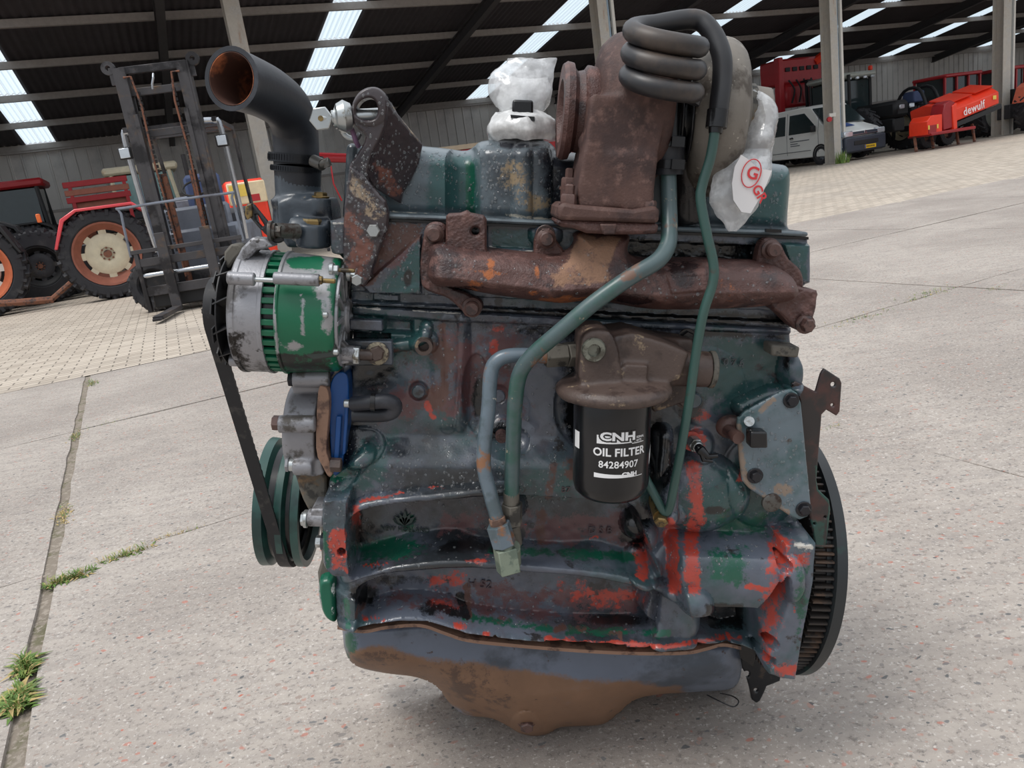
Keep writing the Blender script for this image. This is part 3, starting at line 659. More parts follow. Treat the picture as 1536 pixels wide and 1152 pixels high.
q = MB(); q.lathe([(.17+.014*math.cos(a), .014*math.sin(a)) for a in np.linspace(0, 2*math.pi, 9)[:-1]], frame((.05, .6, 1.5), (0, -.6, .8)), 24, closed=True); q.cyl((.05, .6, 1.5), (.05, .42, 1.2), .03); obj('steering_wheel', q, M_black, fk)
q = MB(); q.box((0, .95, 2.3), (1.1, .06, .05)); 
for y in (.3, .6, .9, 1.2, 1.5): q.box((0, y, 2.3), (1.1, .05, .04))
q.box((-.55, .9, 2.3), (.05, 1.4, .06)); q.box((.55, .9, 2.3), (.05, 1.4, .06)); obj('overhead_guard', q, M_mast, fk, smooth=0)
for s in (-1, 1): bar(fk, 'guard_post', [(s*.55, 1.6, 2.3), (s*.55, 1.9, 1.0)], .03, M_mast, 6)
# ---- red and yellow stickered tank right of the forklift
p_ = AT(374, 322, 14.6); tk = root('control_cabinet', 'orange red and cream cabinet with yellow stickers right of the forklift', 'cabinet', (p_.x, 14.6, 0), FE)
bx(tk, 'body', (0, 0, .93), (.68, .5, 1.5), M_orange, .04); bx(tk, 'upper_panel', (.02, -.02, 1.45), (.66, .5, .38), pm('cream_panel', (226, 206, 170), .5), .02); bx(tk, 'sticker', (-.12, -.272, 1.5), (.3, .01, .2), M_yel, 0); bx(tk, 'sticker', (.14, -.272, 1.35), (.16, .01, .12), M_red, 0)
bx(tk, 'foot', (0, 0, .09), (.5, .4, .18), M_black, .01)
# ---- red trailer seen over the valve cover, harrow part by the hose
p_ = AT(690, 230, 24); rt = root('farm_trailer', 'low red trailer with cream top rail seen behind the valve cover', 'trailer', (p_.x+.9, 24.5, 0), FE)
bx(rt, 'red_side', (0, 0, 1.75), (6.0, .1, .65), M_red, .02); bx(rt, 'top_rail', (0, -.02, 2.15), (6.0, .14, .14), pm('cream_rail', (206, 186, 160), .6), .01); bx(rt, 'load_bed', (0, 1.1, 1.45), (6.0, 2.2, .12), M_dk, .01); bx(rt, 'far_side', (0, 2.2, 1.75), (6.0, .1, .65), M_red, .02)
for x in (-1.6, 1.6):
    for y in (.2, 2.0): wheel(rt, (x, y, .5), .5, .3, .26, M_cream, M_dk, side=1, lugs=14)
p_ = AT(500, 240, 19); hr = root('cultivator', 'dark red cultivator beam seen between the hose and the lifting bracket', 'cultivator', (p_.x+.5, 19.0, 0), FE)
bar(hr, 'main_beam', [(-1.3, 0, 2.15), (1.6, 0, 1.75)], .07, M_dred, 6); bar(hr, 'top_beam', [(-1.1, .2, 2.25), (1.2, .2, 1.9)], .05, M_red, 6)
for k in range(6): bar(hr, 'tine', [(-1.0+k*.42, 0, 2.1-.055*k), (-1.05+k*.42, -.12, 1.5), (-.92+k*.42, -.05, 1.1)], .02, M_red, 5)
for s in (-1, 1): bar(hr, 'stand_leg', [(s*1.0, .1, 0), (s*1.0, .1, 2.0)], .035, M_dk, 6)
p_ = AT(508, 300, 19); 
# ---- white van
gv = G(1270, 243); f_ = FN; VM = Vector((gv.x, gv.y, 0))
vn = root('delivery_van', 'white delivery van with dark bumper and yellow number plate behind a column', 'van', (gv.x-f_.x*.15, gv.y-f_.y*.15, 0), f_)
# local: x forward (towards the yard), y left = away from the near side; the near side is at y = 0, body spans y = 0..1.9
side = [(-4.85, .32), (-4.85, 1.0), (-4.78, 1.85), (-4.6, 1.95), (-1.75, 1.98), (-1.45, 1.93), (-.72, 1.22), (-.15, 1.02), (.0, .92), (.05, .45), (.0, .28), (-.25, .26)]
q = MB(); n = len(side); lv = [(y, sy) for y, sy in ((0.0, 1.0),)]
rows = []
for yy, ins in ((0, .0), (.04, 1), (.95, 1), (1.86, 1), (1.90, 0)):
    rows.append([Vector((x, yy, z)) for x, z in side])
def vy(y, z): return y+(.95-y)/.95*max(0, z-1.05)*.14
vs = []; fs = []
for yy in (0.0, .475, .95, 1.425, 1.9):
    for x, z in side:
        bow = .0 if x < -.8 else -.10*((yy-.95)/.95)**2
        vs.append((x+bow, vy(yy, z), z+(.03*(1-((yy-.95)/.95)**2) if z > 1.7 or x > -1 and z > .9 else 0)))
for i in range(4):
    for k in range(n): k2 = (k+1) % n; fs.append((i*n+k, i*n+k2, (i+1)*n+k2, (i+1)*n+k))
fs.append(tuple(range(n))); fs.append(tuple(reversed(range(4*n, 5*n)))); q.add(vs, fs); body = obj('van_body', q, M_van, vn, bevel=.03, smooth=40)
def vp(name, pts, mat, th=-.012, par=vn):               # panel on the near side
    q = MB(); q.prism([Vector((x, vy(0, z)+.002, z)) for x, z in pts], (0, th, 0)); return obj(name, q, mat, par, bevel=.004, seg=1)
vp('side_window', [(-3.5, 1.12), (-3.5, 1.70), (-3.42, 1.78), (-2.62, 1.78), (-2.6, 1.12)], M_glass); vp('side_window', [(-2.42, 1.12), (-2.42, 1.78), (-1.72, 1.78), (-1.25, 1.36), (-1.15, 1.12)], M_glass); vp('side_window', [(-4.7, 1.12), (-4.68, 1.74), (-3.7, 1.76), (-3.7, 1.12)], M_glass)
for x in (-2.52, -3.6, -1.05): bar(vn, 'door_seam', [(x, -.001, .42), (x, vy(0, 1.1)-.001, 1.1), (x, vy(0, 1.85)-.001, 1.85)], .007, M_vanb, 4)
for x in (-3.42, -2.36): bx(vn, 'door_handle', (x+.08, -.015, 1.0), (.17, .03, .04), M_black, .005)
bar(vn, 'side_moulding', [(-4.7, -.004, .52), (-1.4, -.004, .52)], .012, M_vanb, 4)
q = MB(); wsz = [(-1.40, .14, 1.86), (-1.40, 1.76, 1.86), (-.74, 1.84, 1.25), (-.74, .06, 1.25)]; q.prism([Vector(p) for p in wsz], (.035, 0, .03)); obj('windscreen', q, M_glass, vn, bevel=.005, seg=1)
q = MB(); q.box((.03, .95, .52), (.16, 1.86, .50)); q.box((-.35, .95, .36), (.7, 1.9, .22)); obj('front_bumper', q, M_vanb, vn, bevel=.05)
bx(vn, 'grille', (.055, .95, .86), (.05, 1.15, .13), M_vanb, .01); bx(vn, 'grille_slat', (.085, .95, .83), (.02, 1.15, .015), M_chrome, .002); bx(vn, 'lower_grille', (.115, .95, .56), (.03, 1.1, .14), M_black, .01)
for y in (.22, 1.68): bx(vn, 'headlamp', (-.0, y, .87), (.16, .40, .19), M_lamp, .03)
q = MB(); q.lathe([(.055, .0), (.062, .008), (.055, .016)], Matrix.Translation((.085, .95, .875)) @ Matrix.Rotation(R_(90), 4, 'Y'), 24); bd_ = obj('round_badge', q, M_chrome, vn)
q = MB(); 
for a, b_ in (((-.035, .03), (0, -.038)), ((0, -.038), (.035, .03)), ((-.016, .04), (0, .005)), ((0, .005), (.016, .04))): q.cyl((.104, .95+a[0], .875+a[1]), (.104, .95+b_[0], .875+b_[1]), .005, seg=5)
obj('badge_letters', q, M_vanb, bd_)
pl_ = bx(vn, 'number_plate', (.125, 1.12, .40), (.015, .52, .12), M_plate, .003); bx(vn, 'plate_strip', (.134, .885, .40), (.004, .05, .11), M_bluep, 0)
q = MB()
for k in range(7): q.box((.135, .95+k*.055, .40), (.003, .03, .06))
obj('plate_characters', q, M_black, pl_, smooth=0, kind='stuff')
bx(vn, 'door_mirror', (-1.15, -.12, 1.22), (.12, .2, .22), M_black, .03)
q = MB(); q.box((0, 0, 0), (.34, .42, .006), Matrix.Translation((-.52, .75, 1.20)) @ Matrix.Rotation(R_(19), 4, 'Y')); obj('bonnet_emblem', q, M_bluep, vn)
for i, (x0, x1, z) in enumerate(((-2.35, -1.45, .88), (-2.35, -2.0, .80), (-2.35, -1.9, .73))): bx(vn, 'side_print', ((x0+x1)/2, -.004, z), (x1-x0, .004, .030), M_print, 0)
q = MB(); q.sweep([(-2.33, -.005, .93), (-2.33, -.005, 1.02), (-2.24, -.005, 1.04), (-2.2, -.005, .95), (-2.33, -.005, .93)], .006, 4); obj('side_print', q, M_print, vn)
for x in (-.95, -3.95):
    for y, sd in ((.1, -1), (1.8, 1)): wheel(vn, (x, y, .32), .32, .22, .20, M_gpan, M_dk, side=sd, lugs=0)
q = MB(); q.lathe([(.30, -.01), (.36, -.01), (.36, .0), (.30, .0)], Matrix.Translation((-.95, -.012, .33)) @ Matrix.Rotation(R_(90), 4, 'X'), 30, closed=True); obj('wheel_arch', q, M_black, vn)
# ---- big dark tractor with pale roof behind the van
p_ = AT(1290, 200, 30.5); bt = root('tractor', 'large dark tractor with pale cab roof behind the white van', 'tractor', (p_.x-1.1, 31.5, 0), f_)
for s in (-1, 1):
    for dx in (0, .5): wheel(bt, (-.2, 1.0+s*(1.0+dx), .92), .92, .45, .6, M_cream, M_cream, side=s)
    
for y_ in (2.15, 2.75): wheel(bt, (2.0, y_, .85), .85, .42, .5, M_cream, M_cream, side=1, lugs=20)
wheel(bt, (2.0, -.1, .85), .85, .42, .5, M_cream, M_cream, side=-1, lugs=20)
bx(bt, 'hood', (2.0, 1.0, 1.5), (1.9, .75, .6), M_black, .12); bx(bt, 'chassis', (1.2, 1.0, .95), (3.2, .6, .5), M_black, .05)
bx(bt, 'cab', (.1, 1.0, 2.2), (1.5, 1.5, 1.3), M_glass, .06); bx(bt, 'cab_roof', (.15, 1.0, 2.98), (1.95, 1.75, .22), M_grl, .09)
for x in (-.65, .86):
    for y in (.24, 1.76): bar(bt, 'cab_post', [(x, y, 1.5), (x, y, 2.9)], .06, M_black, 6)
for y in (.4, .8, 1.2, 1.6): bx(bt, 'roof_lamp', (1.13, y, 2.86), (.08, .16, .1), M_lamp, .02)
bx(bt, 'beacon', (.9, 1.75, 3.18), (.14, .14, .18), M_orange, .03); bar(bt, 'exhaust_stack', [(1.2, .3, 1.6), (1.2, .3, 3.0)], .06, M_black)
bx(bt, 'headlamp', (3.12, .75, 1.55), (.05, .25, .15), M_lamp, .02); bx(bt, 'headlamp', (3.12, 1.25, 1.55), (.05, .25, .15), M_lamp, .02)
# ---- mounted sprayer arms between the tractor and the orange machine
ox, oy = 2.1, 2.0
for s in (0, .7): bar(bt, 'curved_arm', cat([(ox-.4, oy+s, 0.4), (ox-.3, oy+s, 1.5), (ox+.1, oy+s, 2.1), (ox+.7, oy+s, 2.1), (ox+1.0, oy+s, 1.5), (ox+1.0, oy+s, .9)], 3), .06, M_black, 8)
bx(bt, 'tool_box', (ox+.2, oy+.35, 1.85), (.5, .6, .4), M_mblue, .04); bar(bt, 'upright_cylinder', [(ox+1.05, oy+.5, .9), (ox+1.05, oy+.5, 1.6)], .05, M_chrome, 8); bx(bt, 'linkage_base', (ox+.6, oy+.2, .75), (1.0, 1.0, .2), M_black, .03)
# ---- tall red harvester behind the van
p_ = AT(1192, 180, 33.0); hv = root('red_harvester', 'tall red harvester with open front frame behind the white van', 'harvester', (p_.x-.4, 33.2, 0), f_)
bx(hv, 'left_column', (0, -.1, 3.0), (.3, .25, 2.4), M_red, .03); bx(hv, 'upper_body', (-.6, 1.1, 3.65), (1.2, 2.3, 1.0), M_red, .08); bx(hv, 'lower_body', (-.6, 1.2, 1.4), (1.6, 2.4, .9), M_dred, .08); bx(hv, 'roller_housing', (-.3, 1.0, 2.7), (.7, 1.7, .9), M_red, .1)
for k in range(5): bx(hv, 'dark_slot', (.02, .35+k*.38, 3.72), (.05, .24, .16), M_black, .01)
for k in range(4): bar(hv, 'hydraulic_pipe', cat([(.1, .3+k*.4, 3.3), (.2, .5+k*.35, 2.9), (.12, .4+k*.4, 2.4)], 3), .035, M_black, 6)
bar(hv, 'chute', [(-.1, 1.9, 3.9), (.1, 2.6, 4.3)], .18, M_orange, 8); bar(hv, 'exhaust_stack', [(.6, .75, 1.2), (.6, .75, 3.1)], .07, M_black); bx(hv, 'stack_cap', (.6, .75, 3.15), (.4, .3, .08), M_black, .02)
for y in (.1, 2.2): wheel(hv, (-.4, y, .8), .8, .5, .45, M_red, M_dk, side=-1)
bx(hv, 'tail_frame', (-.2, -1.1, 1.2), (.1, .3, 1.5), M_red, .02); bar(hv, 'white_post', [(0, -1.0, .3), (0, -1.0, 2.0)], .04, M_white, 6)
# ---- orange header machine
go = G(1394, 226); om = root('crop_topper', 'bright orange red machine with tilted lettered drum hood in front of the red cab tractors', 'farm machine', (go.x, go.y+1.0, 0), FE)
TL = Matrix.Translation((.85, 0, 1.02)) @ Matrix.Rotation(R_(-10), 4, 'Y')
q = MB(); prf = [(0, -.75, -.28), (0, -.78, .10), (0, -.55, .28), (0, .2, .42), (0, .75, .30), (0, .75, -.30)]; q.prism([Vector(p) for p in prf], (2.35, 0, 0), TL); obj('drum_hood', q, M_orange, om, bevel=.02, seg=1)
q = MB(); q.prism([Vector(p)+Vector((.25, -.01, 0)) for p in [(0, -.60, .31), (0, .18, .46), (0, .18, .50), (0, -.64, .34)]], (1.0, 0, 0), TL); q.prism([Vector(p)+Vector((1.4, -.01, 0)) for p in [(0, -.60, .31), (0, .18, .46), (0, .18, .50), (0, -.64, .34)]], (.9, 0, 0), TL); obj('top_flaps', q, M_orange, om)
q = MB(); q.box((1.2, -.76, -.38), (2.4, .08, .14), TL); obj('rubber_skirt', q, M_black, om, smooth=0)
def ltext(txt, M_, size, mat, par, name):
    cu = bpy.data.curves.new(name, 'FONT'); cu.body = txt; cu.size = size; cu.extrude = .006; cu.offset = .003; cu.space_character = 1.08; cu.align_x = 'CENTER'
    o = bpy.data.objects.new(name, cu); COL.objects.link(o); dg = bpy.context.evaluated_depsgraph_get(); me = bpy.data.meshes.new_from_object(o.evaluated_get(dg)); bpy.data.objects.remove(o)
    me.transform(M_); me.materials.clear(); me.materials.append(mat); o = bpy.data.objects.new(name, me); COL.objects.link(o); o.parent = par; return o
ltext('dewulf', TL @ Matrix.Translation((1.05, -.80, -.20)) @ Matrix.Rotation(R_(90), 4, 'X') @ Matrix.Rotation(0, 4, 'Z'), .36, M_wlet, om, 'white_lettering')
for x in (.12, 2.1): bx(om, 'yellow_reflector', tuple(TL @ Vector((x, -.79, -.02))), (.16, .02, .13), M_yel, .005)
q = MB(); pg = [(.35, 0, .55), (.35, 0, 1.1), (.45, 0, 1.38), (.68, 0, 1.48), (.95, 0, 1.38), (1.02, 0, .62)]; q.prism([Vector(p)+Vector((0, -.86, 0)) for p in pg], (0, .5, 0)); obj('side_gear_housing', q, M_dred, om, bevel=.03, seg=1)
q = MB(); q.prism([Vector(p)+Vector((.24, -.9, 0)) for p in [(.55, 0, .52), (.5, 0, 1.28), (.70, 0, 1.38), (.74, 0, .55)]], (0, .3, 0)); obj('housing_edge', q, M_orange, om, bevel=.02, seg=1)
q = MB(); q.prism([Vector((x, -.9, z)) for x, z in [(-.42, .5), (-.42, .92), (-.25, 1.08), (.26, 1.08), (.26, .5)]], (0, .7, 0)); obj('end_hood', q, M_orange, om, bevel=.02, seg=1); bx(om, 'end_hood_panel', (-.22, -.91, .65), (.36, .03, .26), M_dred, .01)
for x in (-.40, .0): bx(om, 'yellow_reflector', (x, -.93, .72), (.06, .02, .13), M_yel, .003)
bx(om, 'lower_beam', (.75, -.5, .50), (2.1, .9, .1), M_dred, .02)
for x in (-.3, .5, 1.7, 2.5): bar(om, 'support_leg', [(x, -.3, .6), (x-.15, -.5, .03)], .05, M_rlink, 6)
for x in (1.2, 2.2): wheel(om, (x, .5, .42), .42, .3, .2, M_rlink, M_dk, side=-1, lugs=14)
# ---- red cabs behind
for i, (px, Y, lab) in enumerate(((1398, 33.5, 'dark red boxy cab tractor directly behind the orange machine'), (1478, 34.5, 'second dark red cab, right behind the orange machine beside the column'))):
    p = AT(px, 170, Y); tr_ = root('tractor', lab, 'tractor', (p.x, p.y, 0), f_)
    w_ = 2.2 if i == 0 else 1.2
    for s in (0, 1.7): wheel(tr_, (0, s, .75), .75, .4, .42, M_rlink, M_dk, side=-1); wheel(tr_, (2.0, s+.1, .5), .5, .3, .28, M_rlink, M_dk, side=-1, lugs=16)
    bx(tr_, 'hood', (1.6, .9, 1.2), (1.8, .7, .6), M_dk, .06)
    bx(tr_, 'cab_roof', (0, .9, 2.55), (1.6, w_, .14), M_red, .04); bx(tr_, 'cab_lower_panel', (0, .9, 1.4), (1.4, w_-.1, .5), M_dred, .03); bx(tr_, 'cab_glass', (0, .9, 2.05), (1.3, w_-.2, .9), M_glass, .01)
    for y in np.linspace(.9-w_/2+.05, .9+w_/2-.05, 4 if i == 0 else 3):
        for x in (-.7, .7): bar(tr_, 'cab_post', [(x, y, 1.2), (x, y, 2.5)], .055, M_red, 4)
# ---- tractor cut by the right edge
gr_ = G(1546, 198); tR = tractor('tractor', 'faded orange fendered tractor cut by the right edge beyond the column', (gr_.x+.1, gr_.y, 0), FE, .86, body=M_red, fend=pm('faded_orange', (214, 110, 84), .45), disc_m=M_grl, rim_m=M_grl, cab=False, hood=M_red)
# ================================================================ ENGINE
K_GREY, K_TEAL, K_GREEN, K_RED, K_OIL_SHADE, K_RUST = (88, 94, 106), (40, 74, 74), (18, 80, 62), (172, 64, 50), (20, 21, 23), (88, 60, 52)
M_block = pm('worn_engine_paint', K_GREY, .30, coat=.25, layers=[
    (K_TEAL, ('n', 7, .44, .70, 2)), ((74, 62, 66), ('n', 9, .52, .72, 5), .4), ((40, 44, 48), ('n', 5, .46, .66, 15), .22), (K_TEAL, ('a', 'teal', .5, 30)), (K_GREEN, ('a', 'green', .6, 40)), ((92, 62, 64), ('a', 'mauve', .7, 25), .45),
    (K_RUST, ('a', 'rust', .8, 30), .6), (K_RED, ('a', 'red', .75, 45), .42), (K_RED, ('n', 24, .70, .73, 9), .42), ((44, 42, 44), ('n', 34, .60, .68, 12), .4), (K_OIL_SHADE, ('a', 'oil', .35, 14), .18), ((190, 186, 178), ('a', 'bare', .6, 60), .4)],
    bump=[(300, .35, .0008), (60, .25, .002)], spec=.6)
M_coverp = pm('dark_teal_cover_paint', (94, 106, 112), .3, layers=[((54, 88, 88), ('a', 'teal', .3, 12), .3), (K_GREEN, ('a', 'green', .5, 14), .35), ((50, 54, 60), ('n', 6, .48, .74, 3), .22), ((36, 38, 44), ('a', 'oil', .5, 14), .22), ((140, 122, 96), ('a', 'mud', .9, 60), .7), ((200, 192, 176), ('a', 'bare', .8, 70), .5)], bump=[(250, .2, .0006)], spec=.6)
M_rust = pm('rusty_cast_iron', (82, 55, 50), .48, layers=[((56, 42, 42), ('n', 16, .48, .64, 3), .4), ((108, 78, 72), ('n', 45, .5, .66, 8), .6), ((158, 92, 52), ('a', 'orange', .8, 30), .75), ((148, 114, 92), ('a', 'tan', .5, 30), .85), ((44, 28, 28), ('a', 'oil', .7, 20), .2)], bump=[(420, .9, .0012), (140, .45, .002)], spec=.55)
M_turbo = pm('brown_turbine_iron', (86, 63, 57), .62, layers=[((62, 46, 44), ('n', 14, .42, .62, 3)), ((110, 84, 77), ('n', 70, .5, .72, 7))], bump=[(350, .6, .0010)], spec=.4)
M_alu = pm('dirty_cast_aluminium', (150, 150, 154), .42, .45, layers=[((96, 94, 94), ('n', 24, .5, .64, 3), .6), ((66, 62, 58), ('n', 50, .62, .70, 6), .7), ((20, 112, 70), ('a', 'green', .35, 60), .35, 0.0), ((40, 36, 34), ('a', 'oil', .5, 40), .4)], bump=[(220, .4, .0010)])
M_alug = pm('flaking_green_paint', (16, 98, 68), .35, 0, layers=[((158, 158, 160), ('n', 30, .66, .69, 4), .4, .4), ((158, 158, 160), ('a', 'bare', .4, 60), .4, .45), ((30, 32, 30), ('a', 'oil', .5, 40), .4)], bump=[(150, .25, .0008)], var=.15)
M_altg = pm('oxidised_compressor_alloy', (118, 112, 104), .6, .15, layers=[((78, 70, 62), ('n', 18, .48, .6, 3)), ((168, 162, 150), ('n', 70, .62, .68, 6))], bump=[(200, .5, .001)])
M_wp = pm('pump_alloy', (138, 138, 142), .45, .4, layers=[((90, 86, 82), ('n', 28, .5, .62, 3), .65)], bump=[(160, .35, .001)])
M_iron = pm('dirty_brown_iron', (80, 66, 60), .5, layers=[((62, 50, 46), ('n', 22, .48, .6, 3), .35), ((140, 122, 100), ('n', 40, .6, .68, 6), .7)], bump=[(260, .6, .001)])
M_filt = pm('gloss_black_canister', (17, 18, 21), .25, var=.1, coat=.2, spec=.5); M_lbl = pm('white_label_print', (226, 226, 226), .4, var=0)
M_hose = pm('black_rubber_hose', (36, 38, 44), .45, layers=[((58, 60, 66), ('n', 14, .52, .7, 3), .5)], bump=[(180, .3, .0006)]); M_hrust = pm('rusty_hose_bore', (70, 42, 32), .8, layers=[((176, 104, 66), ('n', 16, .5, .66, 2))])
M_pipeg = pm('green_grey_steel_pipe', (74, 92, 94), .36, layers=[((52, 86, 78), ('n', 13, .46, .62, 3)), ((110, 84, 70), ('n', 22, .58, .66, 6), .6), ((150, 142, 124), ('n', 55, .64, .69, 8), .5)], spec=.6)
M_pipeb = pm('blue_grey_steel_pipe', (98, 112, 122), .33, layers=[((78, 92, 98), ('n', 13, .48, .6, 3)), ((134, 94, 66), ('n', 20, .58, .66, 6), .6), ((205, 200, 186), ('n', 45, .65, .69, 8), .5)], spec=.6)
M_thin = pm('thin_green_tube', (50, 82, 76), .4, layers=[((70, 64, 58), ('n', 20, .55, .66, 3))], spec=.6)
M_coil = pm('black_coiled_tube', (33, 33, 36), .42, layers=[((70, 60, 53), ('n', 10, .46, .66, 3), .5)], spec=.6)
M_oilb = pm('oily_black_iron', (26, 26, 28), .22, layers=[((54, 46, 44), ('n', 20, .55, .7, 3), .4)], bump=[(120, .3, .001)])
M_steel = pm('zinc_plated_steel', (186, 190, 190), .28, .85, layers=[((130, 126, 116), ('n', 40, .56, .66, 3), .5)]); M_bolt = pm('dull_bolt_steel', (92, 90, 86), .4, .5, layers=[((66, 54, 48), ('n', 60, .5, .62, 3), .6)])
M_bbolt = pm('black_wet_bolt', (44, 44, 48), .25, .4); M_brass = pm('yellow_passivated_bolt', (142, 120, 78), .32, .7, layers=[((74, 68, 60), ('n', 50, .5, .62, 3), .5)]); M_rbolt = pm('rusty_bolt', (90, 66, 60), .5, layers=[((58, 44, 42), ('n', 60, .5, .62, 3), .35)], bump=[(260, .5, .001)])
M_brk = pm('dark_brown_bracket_plate', (58, 50, 52), .3, layers=[((112, 70, 58), ('a', 'rust', .8, 30), .5), ((150, 132, 110), ('a', 'bare', 1.0, 45), .6), ((44, 38, 42), ('n', 20, .5, .62, 3), .25)], bump=[(200, .3, .0008)], spec=.6)
M_plateg = pm('grey_cover_plate', (98, 112, 120), .28, layers=[((66, 92, 94), ('n', 9, .46, .6, 2)), ((134, 118, 104), ('a', 'rust', .7, 35), .6), ((70, 62, 58), ('n', 50, .62, .7, 5), .5)], spec=.6)
M_bkplate = pm('black_red_sheet_bracket', (42, 38, 38), .32, layers=[((74, 46, 42), ('n', 13, .48, .62, 3), .4), ((34, 70, 62), ('a', 'green', .5, 30), .35)], spec=.6)
M_belt = pm('black_belt_rubber', (30, 30, 33), .6, layers=[((58, 56, 54), ('n', 60, .55, .68, 3))]); M_pul = pm('green_pulley_paint', (40, 78, 72), .38, layers=[((30, 58, 56), ('n', 10, .48, .62, 2)), ((104, 74, 62), ('n', 22, .62, .7, 6), .6)], spec=.6)
M_ring = pm('dark_gear_steel', (56, 52, 50), .42, .4, layers=[((88, 70, 58), ('n', 30, .5, .64, 3), .6)]); M_fly = pm('black_flywheel_iron', (38, 42, 44), .32, layers=[((34, 68, 60), ('n', 8, .56, .66, 3))])
M_sump = pm('worn_sump_paint', (92, 102, 118), .33, layers=[((60, 70, 82), ('n', 8, .46, .62, 2)), ((116, 86, 64), ('a', 'brown', .1, 18), .55), ((82, 60, 48), ('a', 'brown2', .9, 22), .5), (K_GREEN, ('a', 'green', .6, 30)), ((60, 44, 40), ('n', 55, .64, .7, 6), .5)], bump=[(240, .25, .0008)], spec=.6)
M_gask = pm('copper_brown_gasket', (134, 104, 86), .6, layers=[((88, 66, 56), ('n', 40, .5, .62, 3))], bump=[(200, .5, .001)]); M_blue = pm('bright_blue_plate', (16, 70, 130), .35, layers=[((30, 52, 80), ('n', 20, .55, .7, 3))])
M_black2 = pm('wet_black_plastic', (24, 24, 26), .25); M_tan = pm('sooty_grey_iron', (96, 92, 84), .7, layers=[((56, 54, 50), ('n', 34, .5, .6, 3)), ((120, 96, 70), ('n', 14, .58, .68, 6))], bump=[(160, .5, .001)])

eng = bpy.data.objects.new('diesel_engine', None); COL.objects.link(eng); eng.location = EO; eng.rotation_euler = (0, TILT, 0)
tag(eng, 'large used turbo diesel engine with flaking grey, green and red paint standing tilted on concrete', 'engine')
def pxm(y, d=0.0): return (Y0+d)/(Fv[1]-Uv[1]*(y-576)/FPX)/FPX
def topx(V):                                            # local engine vertices -> photo pixels
    wx = ct*V[:, 0]+st*V[:, 2]+EO.x; wz = -st*V[:, 0]+ct*V[:, 2]+EO.z-CH; wy = V[:, 1]+EO.y
    c = wy*Fv[1]+wz*Fv[2]; return 768+FPX*(wx*Rv[0]+wy*Rv[1]+wz*Rv[2])/c, 576-FPX*(wx*Uv[0]+wy*Uv[1]+wz*Uv[2])/c
def pmask(x, y, ps):
    m = np.zeros(x.shape)
    for p in ps:
        if p[0] == 'p': m = np.maximum(m, np.clip(.5+pdist(x, y, p[1], True)/p[2], 0, 1))
        elif p[0] == 'l': m = np.maximum(m, np.clip(1-(pdist(x, y, p[1], False)-p[2]*.5)/p[2], 0, 1))
        elif p[0] == 'e': m = np.maximum(m, np.clip(1.4-np.hypot((x-p[1])/p[3], (y-p[2])/p[4]), 0, 1))
    return m
def paint(o, **ats):
    me = o.data; V = np.empty(len(me.vertices)*3, np.float32); me.vertices.foreach_get('co', V); V = V.reshape(-1, 3).astype(float)
    x, y = topx(V)
    for an, ps in ats.items():
        a = me.attributes.new(an, 'FLOAT', 'POINT'); a.data.foreach_set('value', pmask(x, y, ps).astype(np.float32))
    return o
FR = Vector((0, -1, 0))                                 # towards the viewer
XA = Vector((1, 0, 0)); ZA = Vector((0, 0, 1))

def K(pts, d, ref=0.0):                                 # pixels read at depth d -> the same spot seen on plane ref
    P_ = np.array([p[:2] for p in pts], float); V = Ev(P_[:, 0], P_[:, 1], d); V[:, 1] = Y0+ref-EO.y; x, y = topx(V); return [np.array((a, b)) for a, b in zip(x, y)]
# ---------------------------------------------------------------- cylinder block
blk_out = [(527, 457), (640, 463), (900, 478), (1186, 492), (1188, 520), (1196, 545), (1196, 566), (1188, 582), (1200, 600), (1212, 700), (1222, 800), (1225, 818), (1221, 872), (1206, 950), (1194, 1021), (1176, 1020), (1153, 1013), (1144, 992), (1130, 972), (1110, 964),
           (1085, 960), (1060, 966), (1030, 972), (960, 973), (870, 969), (760, 960), (700, 952), (672, 943), (640, 933), (600, 933), (560, 938), (535, 943), (508, 939), (502, 925), (503, 880), (500, 868), (489, 860), (484, 845), (483, 760), (488, 740), (494, 715), (505, 680), (512, 640), (524, 600), (527, 540)]
kd = lambda x: (-.004-.040*float(sst(np.array((1080-x)/80)))) if x > 900 else -.020-.024*float(sst(np.array((x-490)/50)))
blk_out = [K([p], -.060)[0] if ((p[0] > 1140 and p[1] > 790) or (p[0] < 500 and 735 < p[1] < 870)) else (K([p], kd(p[0]))[0] if p[1] > 900 else p) for p in blk_out]
pocket1 = cat([(529, 862), (526, 800), (530, 778), (548, 764), (600, 754), (660, 750), (725, 748), (780, 750), (860, 755), (940, 760), (965, 800), (985, 860), (1000, 880), (950, 862), (880, 850), (800, 842), (700, 836), (640, 838), (580, 848)], 4, True)
pocket2 = cat([(542, 932), (538, 900), (545, 884), (600, 866), (700, 858), (800, 862), (880, 868), (940, 880), (975, 900), (968, 930), (985, 950), (960, 955), (860, 955), (760, 948), (700, 938), (670, 926), (620, 918), (580, 922)], 4, True)
rib1 = cat([(515, 775), (545, 757), (600, 748), (660, 742), (720, 736), (770, 735)], 5)
rib2 = cat([(515, 868), (560, 856), (620, 848), (700, 844), (790, 850), (880, 858), (950, 872), (1000, 888), (1030, 900)], 5)
rail = cat([(508, 934), (545, 938), (580, 930), (620, 926), (655, 932), (690, 946), (740, 953), (830, 960), (900, 965), (980, 968), (1030, 966), (1070, 956), (1100, 957), (1140, 975)], 5)
pocket1, pocket2, rib1, rib2, rail = ([K([q_], kd(q_[0])+.006)[0] for q_ in p] for p in (pocket1, pocket2, rib1, rib2, rail))
